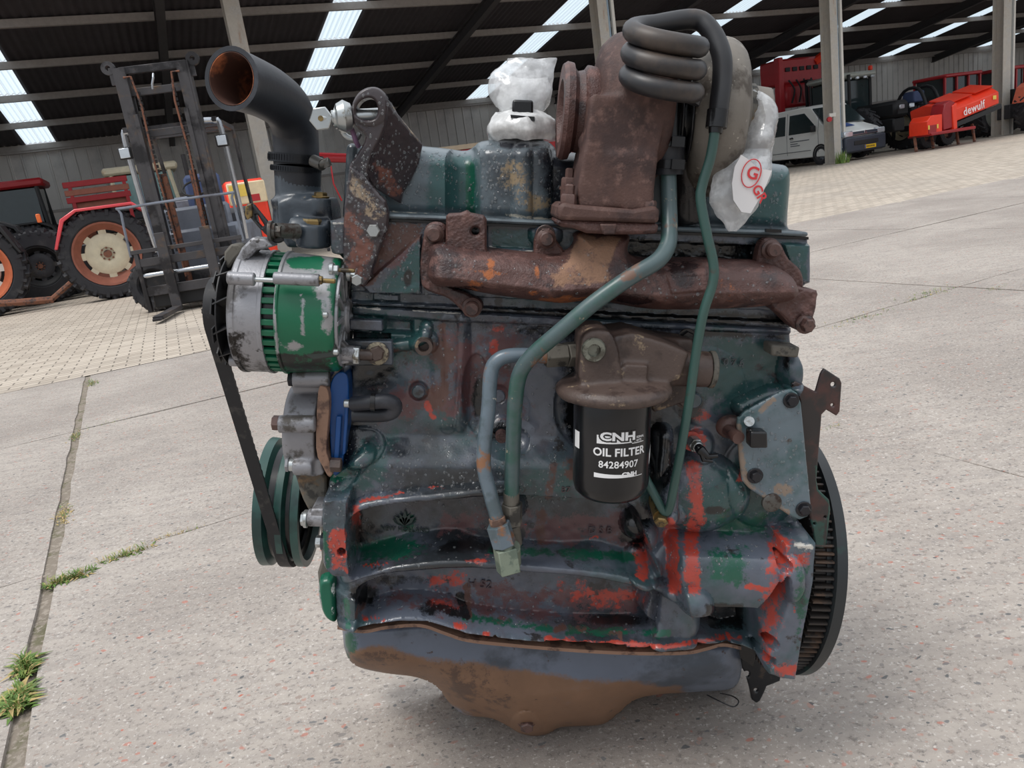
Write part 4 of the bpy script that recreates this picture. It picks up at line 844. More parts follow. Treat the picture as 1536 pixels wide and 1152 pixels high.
def led(X, Y, D, S):
    # big swelling of the crankcase below the cylinder bank
    t = sst((Y-648-.012*(X-520))/44); a = sst((X-500)/40)*sst((1010-X)/60); D = D-.030*t*a
    # floor of the pockets slopes outwards towards their lower ribs
    for pts, lo, hi in ((pocket1, 0, .030), (pocket2, 0, .026)):
        pass
    return D
def pocketfloor(pts, line, dz):
    lx = np.array([p[0] for p in line]); ly = np.array([p[1] for p in line])
    def f(X, Y, D, S):
        yy = np.interp(X, lx, ly); m = sst(.5+pdist(X, Y, pts, True)/10); t = np.clip((Y-yy)/22, 0, 1)
        return D+m*dz*sst(t)
    return f
feats = [('fn', led),
    ('poly', [(640, 455), (700, 455), (695, 640), (655, 640)], -.004, 14), ('rib', cat([(675, 480), (678, 560), (672, 640)], 4), 12, -.0025), ('rib', cat([(697, 480), (697, 560), (690, 640)], 4), 9, -.0025),
    ('poly', [(520, 452), (1190, 488), (1190, 500), (700, 482), (520, 470)], -.006, 5),
    ('poly', [(560, 478), (618, 482), (618, 500), (560, 498)], .012, 8), ('poly', [(527, 476), (576, 478), (576, 495), (527, 493)], -.022, 4), ('poly', [(527, 500), (584, 502), (584, 512), (527, 512)], .02, 5),
    ('rib', [(588, 519), (620, 515), (637, 505), (640, 490)], 10, -.012), ('dome', 637, 512, 22, 20, -.008),
    ('poly', [(690, 560), (770, 560), (800, 640), (700, 640)], .006, 30),
    ('dome', 760, 660, 34, 22, .014), ('dome', 880, 612, 50, 60, .018), ('dome', 715, 590, 22, 60, .010),
    ('poly', pocket1, .052, 10), ('poly', pocket2, .050, 10),
    ('fn', pocketfloor(pocket1, [(530, 832), (570, 818), (610, 806), (640, 804), (665, 800), (685, 800), (710, 810), (740, 818), (830, 820), (900, 818), (940, 830)], -.040)),
    ('fn', pocketfloor(pocket2, [(540, 908), (600, 902), (640, 906), (700, 918), (760, 928), (830, 936), (900, 938), (960, 944)], -.032)),
    ('rib', rib1, 9, -.020), ('rib', rib2, 9, -.014), ('rib', rail, 8, -.016),
    ('set', K([(480, 744), (523, 742), (520, 790), (526, 867), (500, 866), (480, 850)], -.06), -.062, 5), ('grad', K([(486, 742), (492, 712), (538, 712), (523, 744)], -.05), (510, 706), (510, 736), -.018, -.062, 6),
    ('poly', [(502, 875), (544, 878), (541, 936), (505, 940)], -.012, 6),
    # bell housing end
    ('dome', 1045, 735, 75, 60, -.045), ('set', [(1004, 800), (1150, 806), (1172, 830), (1150, 890), (1100, 886), (1010, 884), (1000, 840)], -.050, 16), ('rib', [(1010, 845), (1150, 850)], 42, -.020),
    ('rib', [(992, 650), (990, 750)], 17, -.030), ('dome', 958, 792, 26, 24, -.03), ('dome', 962, 842, 26, 22, -.022), ('dome', 1000, 760, 20, 20, -.01),
    ('set', [(1052, 902), (1118, 900), (1122, 950), (1090, 956), (1052, 944)], .045, 9), ('rib', [(1020, 880), (1015, 930), (1000, 960)], 34, -.03),
    ('rib', [(1108, 608), (1150, 590), (1195, 582)], 13, -.02), ('dome', 1186, 555, 22, 34, -.030), ('dome', 1075, 600, 0.1, .1, 0), ('dome', 1060, 580, 60, 60, -.004),
    ('set', K([(1176, 815), (1232, 812), (1230, 880), (1214, 960), (1200, 1030), (1152, 1020), (1154, 960), (1169, 900), (1172, 850)], -.06), -.062, 8), ('grad', K([(1134, 900), (1168, 850), (1176, 900), (1158, 960), (1160, 1016), (1150, 1014)], -.04), (1116, 920), (1144, 930), .0, -.060, 8),
    ('dome', 1140, 720, 60, 70, -.014), ('dome', 1164, 838, 20, 34, -.020), *[('disc', *K([(x_, y_)], -.05)[0], 7, .04, 4) for x_, y_ in ((1170, 838), (1156, 962), (1152, 988))],
    ('disc', 1048, 665, 20, -.012, 8), ('disc', 628, 587, 14, .003, 4), ('disc', 748, 594, 14, .003, 4), ('dome', 752, 640, 18, 16, -.01), ('dome', 762, 765, 30, 26, -.024),
    ('disc', 590, 915, 5, .006, 2), ('disc', 673, 904, 4, .006, 2), ('disc', 742, 934, 4, .006, 2), ('disc', 523, 800, 5, .02, 3), ('dome', 540, 664, 40, 26, -.01), ('rib', [(500, 720), (540, 690), (556, 672)], 12, -.006),
    ('set', [(815, 938), (930, 944), (934, 966), (818, 962)], -.018, 4), ('poly', [(822, 940), (926, 946), (928, 960), (824, 955)], .006, 3),
    ('noise', .0010, 26, 3), ('noise', .0014, 90, 5), ('bev', 3, .006)]
blk_paint = dict(
    red=[('p', [(490, 796), (520, 790), (524, 862), (496, 856)], 5), ('l', [(1040, 700), (1046, 760), (1036, 820), (1040, 880)], 13), ('l', [(1005, 800), (1010, 860), (1015, 884)], 12), ('p', [(1158, 790), (1190, 800), (1196, 840), (1178, 880), (1170, 930), (1160, 1010), (1148, 1000), (1136, 930), (1150, 870)], 14), ('l', [(1128, 640), (1118, 700), (1110, 720)], 7), ('e', 1043, 658, 18, 22), ('e', 1050, 622, 16, 14),
         ('p', [(640, 862), (700, 858), (702, 880), (640, 884)], 14), ('p', [(840, 874), (930, 884), (928, 915), (850, 906)], 20), ('e', 720, 842, 20, 7), ('l', [(545, 848), (580, 844)], 3), ('l', [(540, 752), (580, 745), (606, 738)], 3), ('e', 655, 732, 14, 4), ('l', [(545, 926), (575, 930)], 4), ('e', 692, 938, 12, 8), ('e', 730, 952, 9, 6), ('l', [(820, 960), (1000, 970), (1090, 955), (1110, 958)], 5),
         ('e', 748, 494, 12, 7), ('e', 740, 520, 8, 14), ('e', 1205, 840, 12, 12), ('e', 1180, 1005, 26, 14), ('e', 628, 700, 6, 14, .0), ('l', [(650, 905), (690, 912)], 8), ('l', [(1120, 880), (1150, 884)], 5), ('l', [(640, 605), (650, 625)], 5), ('e', 534, 775, 8, 20), ('l', [(958, 800), (965, 860)], 12), ('e', 930, 895, 40, 14), ('e', 700, 470, 6, 6), ('l', [(1000, 780), (1010, 800)], 9)],
    green=[('p', [(530, 810), (620, 800), (650, 815), (620, 840), (535, 850)], 14), ('p', [(488, 708), (524, 706), (522, 720), (490, 724)], 6), ('p', [(1060, 826), (1120, 820), (1124, 878), (1062, 880)], 14), ('p', [(1070, 770), (1150, 765), (1150, 806), (1080, 806)], 18), ('p', [(1195, 850), (1215, 850), (1210, 930), (1196, 990), (1188, 930)], 10), ('l', [(520, 900), (522, 940)], 5), ('l', [(700, 925), (830, 945), (1000, 950)], 7), ('l', [(486, 800), (492, 850)], 4), ('l', [(740, 825), (950, 836)], 9), ('p', [(600, 770), (625, 770), (625, 800), (600, 800)], 8)],
    teal=[('p', [(1040, 490), (1195, 500), (1195, 600), (1050, 640)], 30), ('p', [(1020, 690), (1180, 690), (1200, 800), (1020, 800)], 30), ('p', [(500, 640), (600, 650), (580, 740), (500, 740)], 30), ('p', [(780, 700), (1000, 700), (1000, 760), (780, 740)], 30), ('p', [(525, 455), (660, 465), (660, 560), (525, 540)], 40)],
    mauve=[('p', [(650, 480), (780, 486), (800, 620), (640, 640)], 50), ('p', [(660, 765), (960, 765), (970, 820), (800, 815), (660, 800)], 16), ('p', [(560, 890), (700, 890), (900, 920), (900, 940), (720, 925), (560, 910)], 24), ('p', [(560, 560), (700, 560), (700, 640), (560, 640)], 40), ('p', [(700, 870), (960, 880), (960, 925), (720, 905)], 16)],
    rust=[('l', [(664, 490), (668, 590)], 7), ('e', 665, 530, 24, 20), ('e', 655, 595, 26, 30), ('l', [(830, 700), (824, 740)], 8), ('l', [(810, 770), (812, 810)], 9), ('l', [(535, 925), (545, 900)], 7), ('e', 536, 790, 9, 30), ('l', [(820, 942), (930, 948)], 3), ('l', [(930, 948), (932, 962)], 3), ('e', 870, 700, 30, 30), ('e', 600, 530, 40, 10), ('e', 1110, 780, 40, 10, .4), ('l', [(700, 880), (705, 930)], 6)],
    oil=[('p', [(600, 478), (1000, 488), (1040, 520), (860, 500), (780, 505), (700, 490)], 24), ('e', 875, 600, 40, 90), ('e', 990, 690, 24, 80), ('e', 955, 790, 34, 44), ('p', [(1056, 905), (1116, 905), (1118, 948), (1060, 944)], 6), ('e', 545, 890, 26, 22), ('e', 600, 870, 60, 12, .8), ('p', [(680, 804), (760, 815), (760, 835), (640, 830)], 12), ('e', 550, 800, 30, 28, .8), ('e', 1035, 612, 26, 30), ('e', 1070, 765, 22, 9), ('e', 750, 645, 24, 20), ('p', [(527, 540), (600, 540), (600, 570), (540, 590)], 20), ('e', 520, 650, 24, 60, .9), ('e', 720, 600, 14, 50), ('e', 640, 915, 30, 12), ('l', [(640, 905), (700, 925), (690, 895)], 8), ('e', 920, 930, 60, 10), ('e', 980, 640, 20, 50), ('p', [(1040, 490), (1180, 500), (1180, 512), (1040, 508)], 8), ('e', 1180, 540, 8, 20)],  # oil stains, with shade painted into the hole, hollows and below the manifold
    bare=[('p', [(1190, 812), (1220, 816), (1220, 824), (1190, 822)], 3), ('l', [(527, 460), (570, 464)], 1.5), ('l', [(620, 466), (690, 470)], 1.2), ('e', 1200, 820, 18, 7, .75)])
print('block'); block = relief('cylinder_block', blk_out, feats, M_block, eng, d0=0, back=.30, step=1.6, paints=blk_paint, smooth=45)

def raised(name, txt, px, py, hpx, d, parent, mat, ang=0.0, ex=.0012, skew=1.0):
    cu = bpy.data.curves.new(name, 'FONT'); cu.body = txt; cu.size = 1; cu.extrude = .5; cu.align_x = 'CENTER'; cu.resolution_u = 2
    o = bpy.data.objects.new(name, cu); COL.objects.link(o)
    dg = bpy.context.evaluated_depsgraph_get(); me = bpy.data.meshes.new_from_object(o.evaluated_get(dg)); bpy.data.objects.remove(o)
    s = hpx*pxm(py, d)/.7; me.transform(Matrix.Diagonal((s*skew, s, ex*2, 1))); me.materials.clear(); me.materials.append(mat)
    q = bpy.data.objects.new(name, me); COL.objects.link(q); q.parent = parent
    X_ = (E(px+40, py+40*math.tan(ang), d)-E(px, py, d)).normalized(); N_ = Vector((0, -1, 0)); Y_ = N_.cross(X_)
    q.matrix_basis = Matrix(((X_.x, Y_.x, N_.x, 0), (X_.y, Y_.y, N_.y, 0), (X_.z, Y_.z, N_.z, 0), (0, 0, 0, 1))); q.matrix_basis.translation = E(px, py, d)
    return q
M_letter = pm('painted_cast_letters', (76, 62, 66), .35); M_letterg = pm('green_cast_letters', (42, 60, 58), .3)
raised('cast_letters', 'H 52', 719, 881, 13, .018, block, M_letter, .08)
raised('cast_letters', 'D S B', 900, 800, 11, .018, block, M_letter, .03)
raised('cast_letters', 'NEW HOLLAND', 607, 797, 7, .018, block, M_letterg, .05, skew=1.0)
raised('cast_letters', '4 0 7 6', 1094, 548, 11, -.006, block, M_block, .03)
raised('cast_letters', 'B7', 848, 738, 9, -.031, block, M_letter, .03)
mb = MB()                                               # leaf emblem cast above the maker's name
for k in range(-2, 3):
    a = k*.38; p0 = E(607, 788, .0185); c_, s_ = math.cos(a), math.sin(a); L = .022 if k else .026
    loc = [(0, 0), (.004, L*.5), (0, L), (-.004, L*.5)]
    mb.prism([p0+Vector((x*c_+z*s_, 0, -x*s_+z*c_)) for x, z in loc], (0, -.002, 0))
mb.sweep([E(607, 777, .018)+Vector((math.cos(a)*.017, 0, math.sin(a)*.012)) for a in np.linspace(-math.pi*.95, -.05*math.pi, 14)], .0014, 6)
obj('cast_emblem', mb, M_letterg, block, smooth=0)

# plugs, bolts on the block
def fbolt(px, py, d, rp, parent, mat, h=.008, wr=1.35, dirv=FR, name='bolt', label=None, wh=.003):
    s = pxm(py, d); return bolt(parent, E(px, py, d), dirv, rp*s, h, rp*wr*s if wr else 0, mat, name, random.random(), label, wh)
def disc(name, px, py, d, rp, h, mat, parent, dirv=FR, prof=None):
    s = pxm(py, d); r = rp*s; mb = MB(); mb.lathe(prof(r, h) if prof else [(r, 0), (r, h*.7), (r*.86, h)], frame(E(px, py, d), dirv), 28); return obj(name, mb, mat, parent)
disc('core_plug', 628, 587, -.002, 10, .005, M_block, block); disc('core_plug', 748, 594, -.002, 10, .005, M_block, block)
disc('threaded_boss', 637, 516, -.008, 13, .02, M_iron, block, prof=lambda r, h: [(r, 0), (r, h), (r*.62, h), (r*.55, h*.4), (.0001, h*.4)])
disc('threaded_boss', 752, 652, -.016, 9, .016, M_rust, block); disc('threaded_boss', 1040, 600, -.010, 12, .006, M_block, block)
fbolt(1025, 600, -.012, 9, block, M_iron); fbolt(900, 597+6, .0, 9, block, M_oilb); fbolt(1030, 505, -.01, 10, block, M_oilb); fbolt(708+0, 476+400, .0, .1, block, M_oilb) if False else None
mb = MB(); mb.prism([E(1144, 510, -.01), E(1186, 513, -.01), E(1183, 529, -.01), E(1144, 526, -.01)], (0, -.035, 0)); obj('side_lug', mb, M_tan, block, bevel=.003)
mb = MB(); mb.prism([E(527, 476, -.012), E(575, 478, -.012), E(576, 494, -.012), E(527, 492, -.012)], (0, -.016, 0)); obj('side_lug', mb, M_block, block, bevel=.002)
# oil pressure sender
s_ = MB(); a_, b_ = E(1038, 662, -.030), E(1052, 676, -.062)
s_.cyl(E(1036, 660, -.015), a_, .014, seg=20); obj('sender_seat', s_, pm('red_paint', K_RED, .5, layers=[((120, 60, 50), ('n', 60, .5, .6, 2))]), block)
s_ = MB(); s_.cyl(a_, a_.lerp(b_, .5), .0105, seg=6); s_.cyl(a_.lerp(b_, .45), a_.lerp(b_, .7), .009, .0075); s_.cyl(a_.lerp(b_, .65), b_, .006)
ps_ = obj('pressure_sender', s_, M_steel, block, bevel=.0008)
s_ = MB(); s_.sweep([b_.lerp(a_, .3), b_, b_+Vector((.009, -.004, -.007)), b_+Vector((.022, -.006, -.004))], [.0065, .007, .005, .003], 10); s_.sweep([b_, b_+Vector((.004, -.004, -.012)), b_+Vector((.016, -.006, -.013))], [.005, .004, .002], 8); obj('wire_stub', s_, M_black2, block)
s_ = MB(); s_.cyl(E(1092, 645, -.03), E(1108, 657, -.06), .009); s_.sph(E(1096, 640, -.02), .022, 12, (1, .6, .8)); obj('stud_stop', s_, M_rbolt, block)
# banjo bolt
s_ = MB(); p_ = E(992, 775, -.06); s_.lathe([(.010, 0), (.010, .012), (.008, .014)], frame(p_, (-.2, -.9, -.35)), 6); s_.cyl(p_+Vector((0, .04, .012)), p_, .012); obj('banjo_bolt', s_, M_brass, eng)

# ---------------------------------------------------------------- cylinder head
hd_out = [(499, 330), (590, 330), (1213, 357), (1213, 425), (1206, 430), (1205, 468), (1187, 492), (900, 478), (640, 463), (527, 457), (524, 400), (500, 372)]
hf = [('poly', [(497, 322), (521, 322), (521, 380), (497, 380)], -.02, 3), ('poly', [(527, 437), (1206, 468), (1206, 484), (527, 452)], .008, 3), ('poly', [(632, 352), (632, 440), (556, 440), (545, 428)], -.010, 4), ('poly', [(560, 440), (598, 442), (598, 452), (560, 450)], -.008, 3),
      ('poly', [(730, 336), (805, 340), (805, 376), (730, 372)], .008, 6), ('dome', 818, 352, 26, 20, -.014), ('set', [(940, 362), (1142, 370), (1140, 394), (940, 388)], .020, 5), ('poly', [(1172, 365), (1215, 367), (1215, 425), (1190, 420)], -.008, 4), ('noise', .0008, 40, 2), ('noise', .0003, 9, 5), ('bev', 2.5, .004)]
hp = dict(rust=[('p', [(575, 330), (640, 335), (635, 350), (560, 430), (540, 430)], 10)], mauve=[('p', [(560, 335), (640, 340), (600, 400), (540, 430)], 12)], oil=[('p', [(940, 352), (1160, 362), (1150, 396), (940, 392)], 8), ('e', 612, 415, 8, 18), ('e', 700, 470, 80, 10), ('p', [(700, 455), (1190, 470), (1190, 492), (700, 478)], 10)],  # oil in the recess, plus painted shade in the band under the manifold
     teal=[('p', [(560, 440), (632, 352), (632, 440)], 6), ('p', [(1172, 362), (1215, 366), (1215, 425), (1180, 420)], 8), ('p', [(735, 340), (805, 344), (805, 376), (735, 372)], 6)], bare=[('l', [(735, 370), (760, 378), (805, 376)], 1.5), ('l', [(600, 462), (690, 468)], 1.5), ('l', [(500, 335), (520, 335)], 2)], red=[], green=[])
head = relief('cylinder_head', hd_out, hf, M_block, eng, d0=-.012, back=.27, step=1.6, paints=hp, smooth=40)
fbolt(818, 352, -.03, 11, head, M_rbolt, .012)

# ---------------------------------------------------------------- valve cover
vc_out = cat([(517, 326), (515, 290), (516, 245), (520, 222), (528, 216), (560, 215), (630, 216), (690, 222), (708, 218), (722, 209), (760, 206), (800, 207), (826, 208), (838, 218), (850, 224), (950, 232), (1080, 240), (1160, 243), (1190, 244), (1200, 250), (1203, 270), (1199, 320), (1199, 352)], 3)
vc_out += [np.array((1199, 356)), np.array((517, 332))]
vf = [('rib', [(694, 240), (694, 320)], 26, .030), ('rib', [(798, 236), (798, 330)], 32, -.022), ('rib', [(755, 212), (755, 330)], 42, -.018), ('grad', [(500, 210), (500, 211), (501, 211)], (0, 0), (0, 1), 0, 0, 1), ('rib', [(1085, 250), (1085, 345)], 24, .02), ('round', 30, .060), ('noise', .0015, 60, 3),
      ('fn', lambda X, Y, D, S: D-.022*sst((Y-(316+.04*(X-600)))/16))]
vp = dict(teal=[('p', [(640, 230), (720, 235), (720, 320), (640, 316)], 14), ('p', [(1110, 250), (1203, 255), (1200, 340), (1100, 335)], 20)], green=[('l', [(706, 250), (706, 318)], 8)], oil=[('p', [(800, 215), (860, 225), (870, 330), (820, 330)], 20), ('l', [(755, 214), (800, 214)], 8), ('p', [(1000, 240), (1060, 240), (1060, 340), (1000, 340)], 14), ('p', [(920, 330), (1000, 340), (1000, 350), (920, 345)], 8)], mud=[('e', 775, 268, 24, 26), ('e', 800, 305, 26, 18), ('e', 765, 250, 10, 16)], bare=[('l', [(590, 318), (640, 322)], 2), ('l', [(760, 322), (840, 332)], 2.5)])
vcov = relief('valve_cover', vc_out, vf, M_coverp, eng, d0=.035, back=.24, step=1.6, paints=vp, ref=.03, smooth=60)
mb = MB()                                               # pressed rim
pts = [(516, 326), (590, 330), (836, 341), (1000, 349), (1213, 357)]
up = [E(x, y-9, -.022) for x, y in pts]; lo = [E(x, y-2, -.022) for x, y in pts]
mb.prism(up+lo[::-1], (0, .26, 0)); obj('cover_rim', mb, M_coverp, vcov, bevel=.003)
mb = MB(); up = [E(x, y-1.5, -.016) for x, y in pts]; lo = [E(x, y+2.5, -.016) for x, y in pts]; mb.prism(up+lo[::-1], (0, .25, 0)); obj('cover_gasket', mb, M_black2, vcov)
mb = MB(); mb.lathe([(.040, 0), (.040, .012), (.034, .016)], frame(E(775, 209, .12), ZA), 28); fn_ = obj('filler_neck', mb, M_tan, vcov)
mb = MB(); mb.prism([E(1147, 343, -.024), E(1170, 344, -.024), E(1170, 349, -.024), E(1147, 348, -.024)], (0, -.006, 0)); obj('rim_clip', mb, M_black2, vcov)
# blue-black riser left of the cover behind the lifting bracket
mb = MB(); mb.prism([E(519, 215, .02), E(536, 215, .02), E(530, 330, .02), E(513, 330, .02)], (0, .12, 0)); obj('cover_end', mb, M_coverp, vcov, bevel=.006)

# ---------------------------------------------------------------- sump
gk = cat([(506, 941), (545, 947), (580, 941), (630, 938), (668, 950), (700, 960), (760, 967), (870, 976), (960, 980), (1030, 979), (1060, 973), (1085, 967), (1112, 972)], 5)
sp_out = [(512, 930), (560, 930), (640, 925), (700, 938), (800, 950), (960, 960), (1060, 958), (1106, 958)]+list(cat([(1113, 1000), (1108, 1022), (1092, 1034), (1040, 1038), (985, 1042), (952, 1050), (930, 1068), (905, 1086), (870, 1089), (840, 1091), (822, 1101), (800, 1104), (778, 1099), (760, 1088), (735, 1077), (695, 1072), (674, 1054), (655, 1030), (625, 1016), (580, 1010), (542, 1002), (524, 990), (516, 970)], 5))
def sumpf(X, Y, D, S):
    low = np.interp(X, [505, 530, 640, 700, 780, 900, 960, 1060, 1115], [970, 984, 992, 1020, 1045, 1030, 1005, 996, 985])
    t = np.clip((Y-low)/np.maximum(1, 60), 0, 1.7); D = D+.075*t**1.5*(S < 1e9)
    return D
sump = relief('oil_sump', sp_out, [('round', 26, .045), ('fn', sumpf), ('noise', .002, 70, 3), ('dome', 790, 1086, 24, 20, -.012)], M_sump, eng, d0=.03, back=.33, step=1.8, rayp=True, smooth=60, paints=dict(
    brown=[('p', [(520, 975), (560, 965), (650, 985), (760, 1000), (860, 1012), (1020, 1028), (1040, 1045), (900, 1110), (760, 1110), (640, 1040), (520, 1000)], 12)], brown2=[('p', [(640, 1000), (760, 1010), (760, 1060), (680, 1060)], 40), ('e', 560, 985, 40, 14)], green=[('e', 528, 965, 14, 24)]))
mb = MB(); g3 = [E(x, y, -.002) for x, y in gk]; up = [E(x, y-2, kd(x)+.012) for x, y in gk]; lo = [E(x, y+3, kd(x)+.012) for x, y in gk]
n_ = len(up); vs = up+lo+[p+Vector((0, .2, 0)) for p in lo]+[p+Vector((0, .2, 0)) for p in up]; fs = []
for i in range(n_-1): fs += [(i, n_+i, n_+i+1, i+1), (n_+i, 2*n_+i, 2*n_+i+1, n_+i+1), (3*n_+i, i, i+1, 3*n_+i+1)]
mb.add(vs, fs); obj('sump_gasket', mb, M_gask, eng, flip=False)
fbolt(790, 1082, .072, 10.5, sump, M_rbolt, .016, 1.3, Vector((0, -1, -.25)), 'drain_plug')

# ---------------------------------------------------------------- exhaust manifold
def tube_h(edge, up, hgt, dback=-.03):
    pass
m_body = cat([(640, 392), (642, 372), (655, 362), (690, 368), (740, 376), (800, 382), (850, 380), (866, 366), (872, 350), (946, 350), (948, 380), (968, 390), (1010, 392), (1060, 391), (1120, 394), (1160, 396), (1190, 412), (1200, 432), (1196, 452), (1175, 462), (1130, 468), (1000, 471), (935, 463), (905, 456), (880, 457), (845, 461), (800, 456), (740, 448), (690, 438), (655, 434), (640, 418)], 4, True)
ridge = cat([(640, 412), (680, 414), (740, 421), (800, 428), (830, 432), (900, 428), (950, 436), (1010, 440), (1060, 436), (1150, 434), (1200, 436)], 4)
rx = np.array([p[0] for p in ridge]); ry = np.array([p[1] for p in ridge])
def manf(X, Y, D, S):
    yr = np.interp(X, rx, ry); h = np.clip(S/26, 0, 1); D = D-.052*np.sqrt(1-(1-h)**2)
    up = np.clip((yr-Y)/44, 0, 1); dn = np.clip((Y-yr)/24, 0, 1)
    D = D+.012*up+.022*dn**1.3
    neck = sst((400-Y)/40)*sst((X-855)/14)*sst((960-X)/14); D = D+neck*.006
    return D
mf = [('fn', manf), ('rib', [(1015, 398), (1050, 396)], 14, -.004), ('poly', [(990, 395), (1056, 392), (1052, 432), (1000, 436)], -.004, 4), ('noise', .0004, 9, 3), ('noise', .0015, 40, 8)]
mpaint = dict(orange=[('e', 736, 394, 6, 9), ('e', 733, 412, 9, 8), ('e', 712, 428, 14, 8), ('e', 806, 408, 5, 12), ('e', 800, 440, 14, 5), ('e', 830, 450, 50, 9, .8), ('e', 1090, 430, 20, 22, .85), ('e', 880, 330, 20, 30), ('l', [(700, 405), (760, 412)], 3, .5)], tan=[('p', [(868, 350), (935, 354), (926, 372), (912, 420), (880, 432), (830, 430), (826, 414), (850, 392)], 7)], oil=[('p', [(1000, 392), (1048, 392), (1046, 434), (1020, 436)], 12), ('e', 690, 432, 60, 5), ('e', 950, 450, 40, 10)])
man = relief('exhaust_manifold', m_body, mf, M_rust, eng, d0=-.035, back=-.005, step=1.4, paints=mpaint, smooth=60, ref=-.06)
def ear(outl, d, sm_=4, back=-.014, ref=None, nm='manifold_flange', mat=M_rust, ps=mpaint, feats_=()):
    return relief(nm, cat(outl, sm_, True) if sm_ else outl, [*feats_, ('bev', 3, .004), ('noise', .001, 9, 3)], mat, man, d0=d, back=back, step=1.4, smooth=50, paints=ps)
ear([(636, 350), (640, 338), (652, 333), (666, 337), (670, 352), (668, 420), (700, 440), (722, 452), (724, 464), (710, 474), (696, 470), (672, 448), (640, 436), (631, 420), (631, 385)], -.034)
relief('manifold_tab', [(669, 324), (672, 321), (690, 320), (700, 316), (706, 320), (726, 324), (730, 330), (730, 372), (733, 382), (668, 378)], [('bev', 3, .004), ('noise', .0008, 8, 3)], M_rust, man, d0=-.052, back=-.02, step=1.2, holes=[(713, 347, 6)], paints=mpaint)
ear([(802, 384), (802, 360), (808, 346), (818, 342), (830, 347), (836, 362), (848, 380), (840, 392), (810, 392)], -.034)
ear([(1136, 402), (1140, 372), (1146, 360), (1160, 357), (1172, 366), (1184, 388), (1202, 406), (1206, 430), (1190, 440), (1150, 430)], -.034)
relief('manifold_flange', [(1150, 440), (1200, 430), (1208, 433), (1226, 436), (1228, 442), (1225, 462), (1219, 486), (1212, 496), (1203, 499), (1192, 492), (1170, 470), (1160, 464)], [('bev', 3, .004), ('noise', .0012, 9, 3), ('noise', .002, 30, 3)], M_rust, man, d0=-.048, back=-.012, step=1.3, paints=mpaint)
for px, py, d in ((651, 351, -.038), (708, 461, -.038), (819, 358, -.038), (1156, 374, -.038), (1207, 486, -.052)):
    s_ = pxm(py, d); mb = MB(); r = 11*s_; mb.lathe([(r*1.32, 0), (r*1.32, .003), (r*1.1, .0045), (r, .005), (r, .014), (r*.8, .0165)], frame(E(px, py, d), FR), 22 if px != 1207 else 6); mb.lathe([(r*1.35, 0), (r*1.35, .003)], frame(E(px, py, d), FR), 22)
    obj('flange_bolt', mb, M_rbolt, man)
# ---------------------------------------------------------------- turbocharger
tb = MB()
def fl(poly, d, th, name, mat, parent, bv=.003, **k):
    mb = MB(); mb.prism([E(x, y, d) for x, y in poly], (0, th, 0)); return obj(name, mb, mat, parent, bevel=bv, **k)
q = MB(); P0 = E(942, 165, .0); s_ = pxm(165, 0); 
# turbine volute: fat drum along X with rounded shoulders, and a neck running down to the flange
Lx = 52*s_; 
q.lathe([(.0001, -Lx), (.060, -Lx), (.076, -Lx*.92), (.090, -Lx*.62), (.098, -Lx*.1), (.098, Lx*.3), (.092, Lx*.8), (.082, Lx), (.0001, Lx)], frame(P0, XA), 40)
nk = [E(x, y, -.095) for x, y in [(888, 140), (998, 150), (994, 200), (985, 244), (979, 300), (976, 316), (868, 312), (867, 286), (872, 250), (880, 210)]]
q.prism(nk, (0, .10, 0)); q.prism([E(x, y, -.085) for x, y in [(910, 230), (985, 230), (975, 316), (935, 316)]], (0, -.014, 0))
q.sph(E(885, 214, -.05), .016)
turbo = cast('turbocharger', q, M_turbo, eng, .0035, 5, label='rusty brown turbine housing')
mb = MB(); fa = E(889, 170, -.0); s_ = pxm(170, 0)
mb.lathe([(.034, .002), (.056, .002), (.058, -.008), (.058, -.012), (.052, -.016), (.050, -.024), (.054, -.028), (.060, -.030), (.0615, -.038), (.058, -.043), (.040, -.043), (.034, -.03)], frame(fa, XA), 44); obj('outlet_flange', mb, M_rust, turbo)
def slab(poly, d, th, name, mat, parent, bv=.004): return fl(poly, d, th, name, mat, parent, bv)
slab([(838, 311), (845, 303), (864, 307), (950, 314), (984, 308), (990, 316), (989, 335), (836, 330)], -.105, .11, 'turbo_flange', M_turbo, turbo, .005)
slab([(836, 329), (989, 335), (987, 351), (950, 352), (925, 352), (880, 350), (862, 343), (838, 340)], -.100, .10, 'manifold_top_flange', M_rust, man, .005)
slab([(900, 336), (926, 336), (923, 352), (905, 352)], -.106, .02, 'cast_lug', M_turbo, man, .002)
for px, py, d in ((853, 303, -.09), (853, 277, -.02), (971, 312, -.09)):
    s_ = pxm(py, d); mb = MB(); p_ = E(px, py+8, d); mb.lathe([(.0125, 0), (.0125, .004), (.0105, .004), (.0105, .014), (.009, .016), (.006, .016), (.006, .026), (.004, .028)], frame(p_, ZA), 6); obj('flange_nut', mb, M_rbolt, turbo)
mb = MB(); mb.cyl(E(853, 313, -.02), E(853, 282, -.02), .011); obj('flange_stud', mb, M_rbolt, turbo)
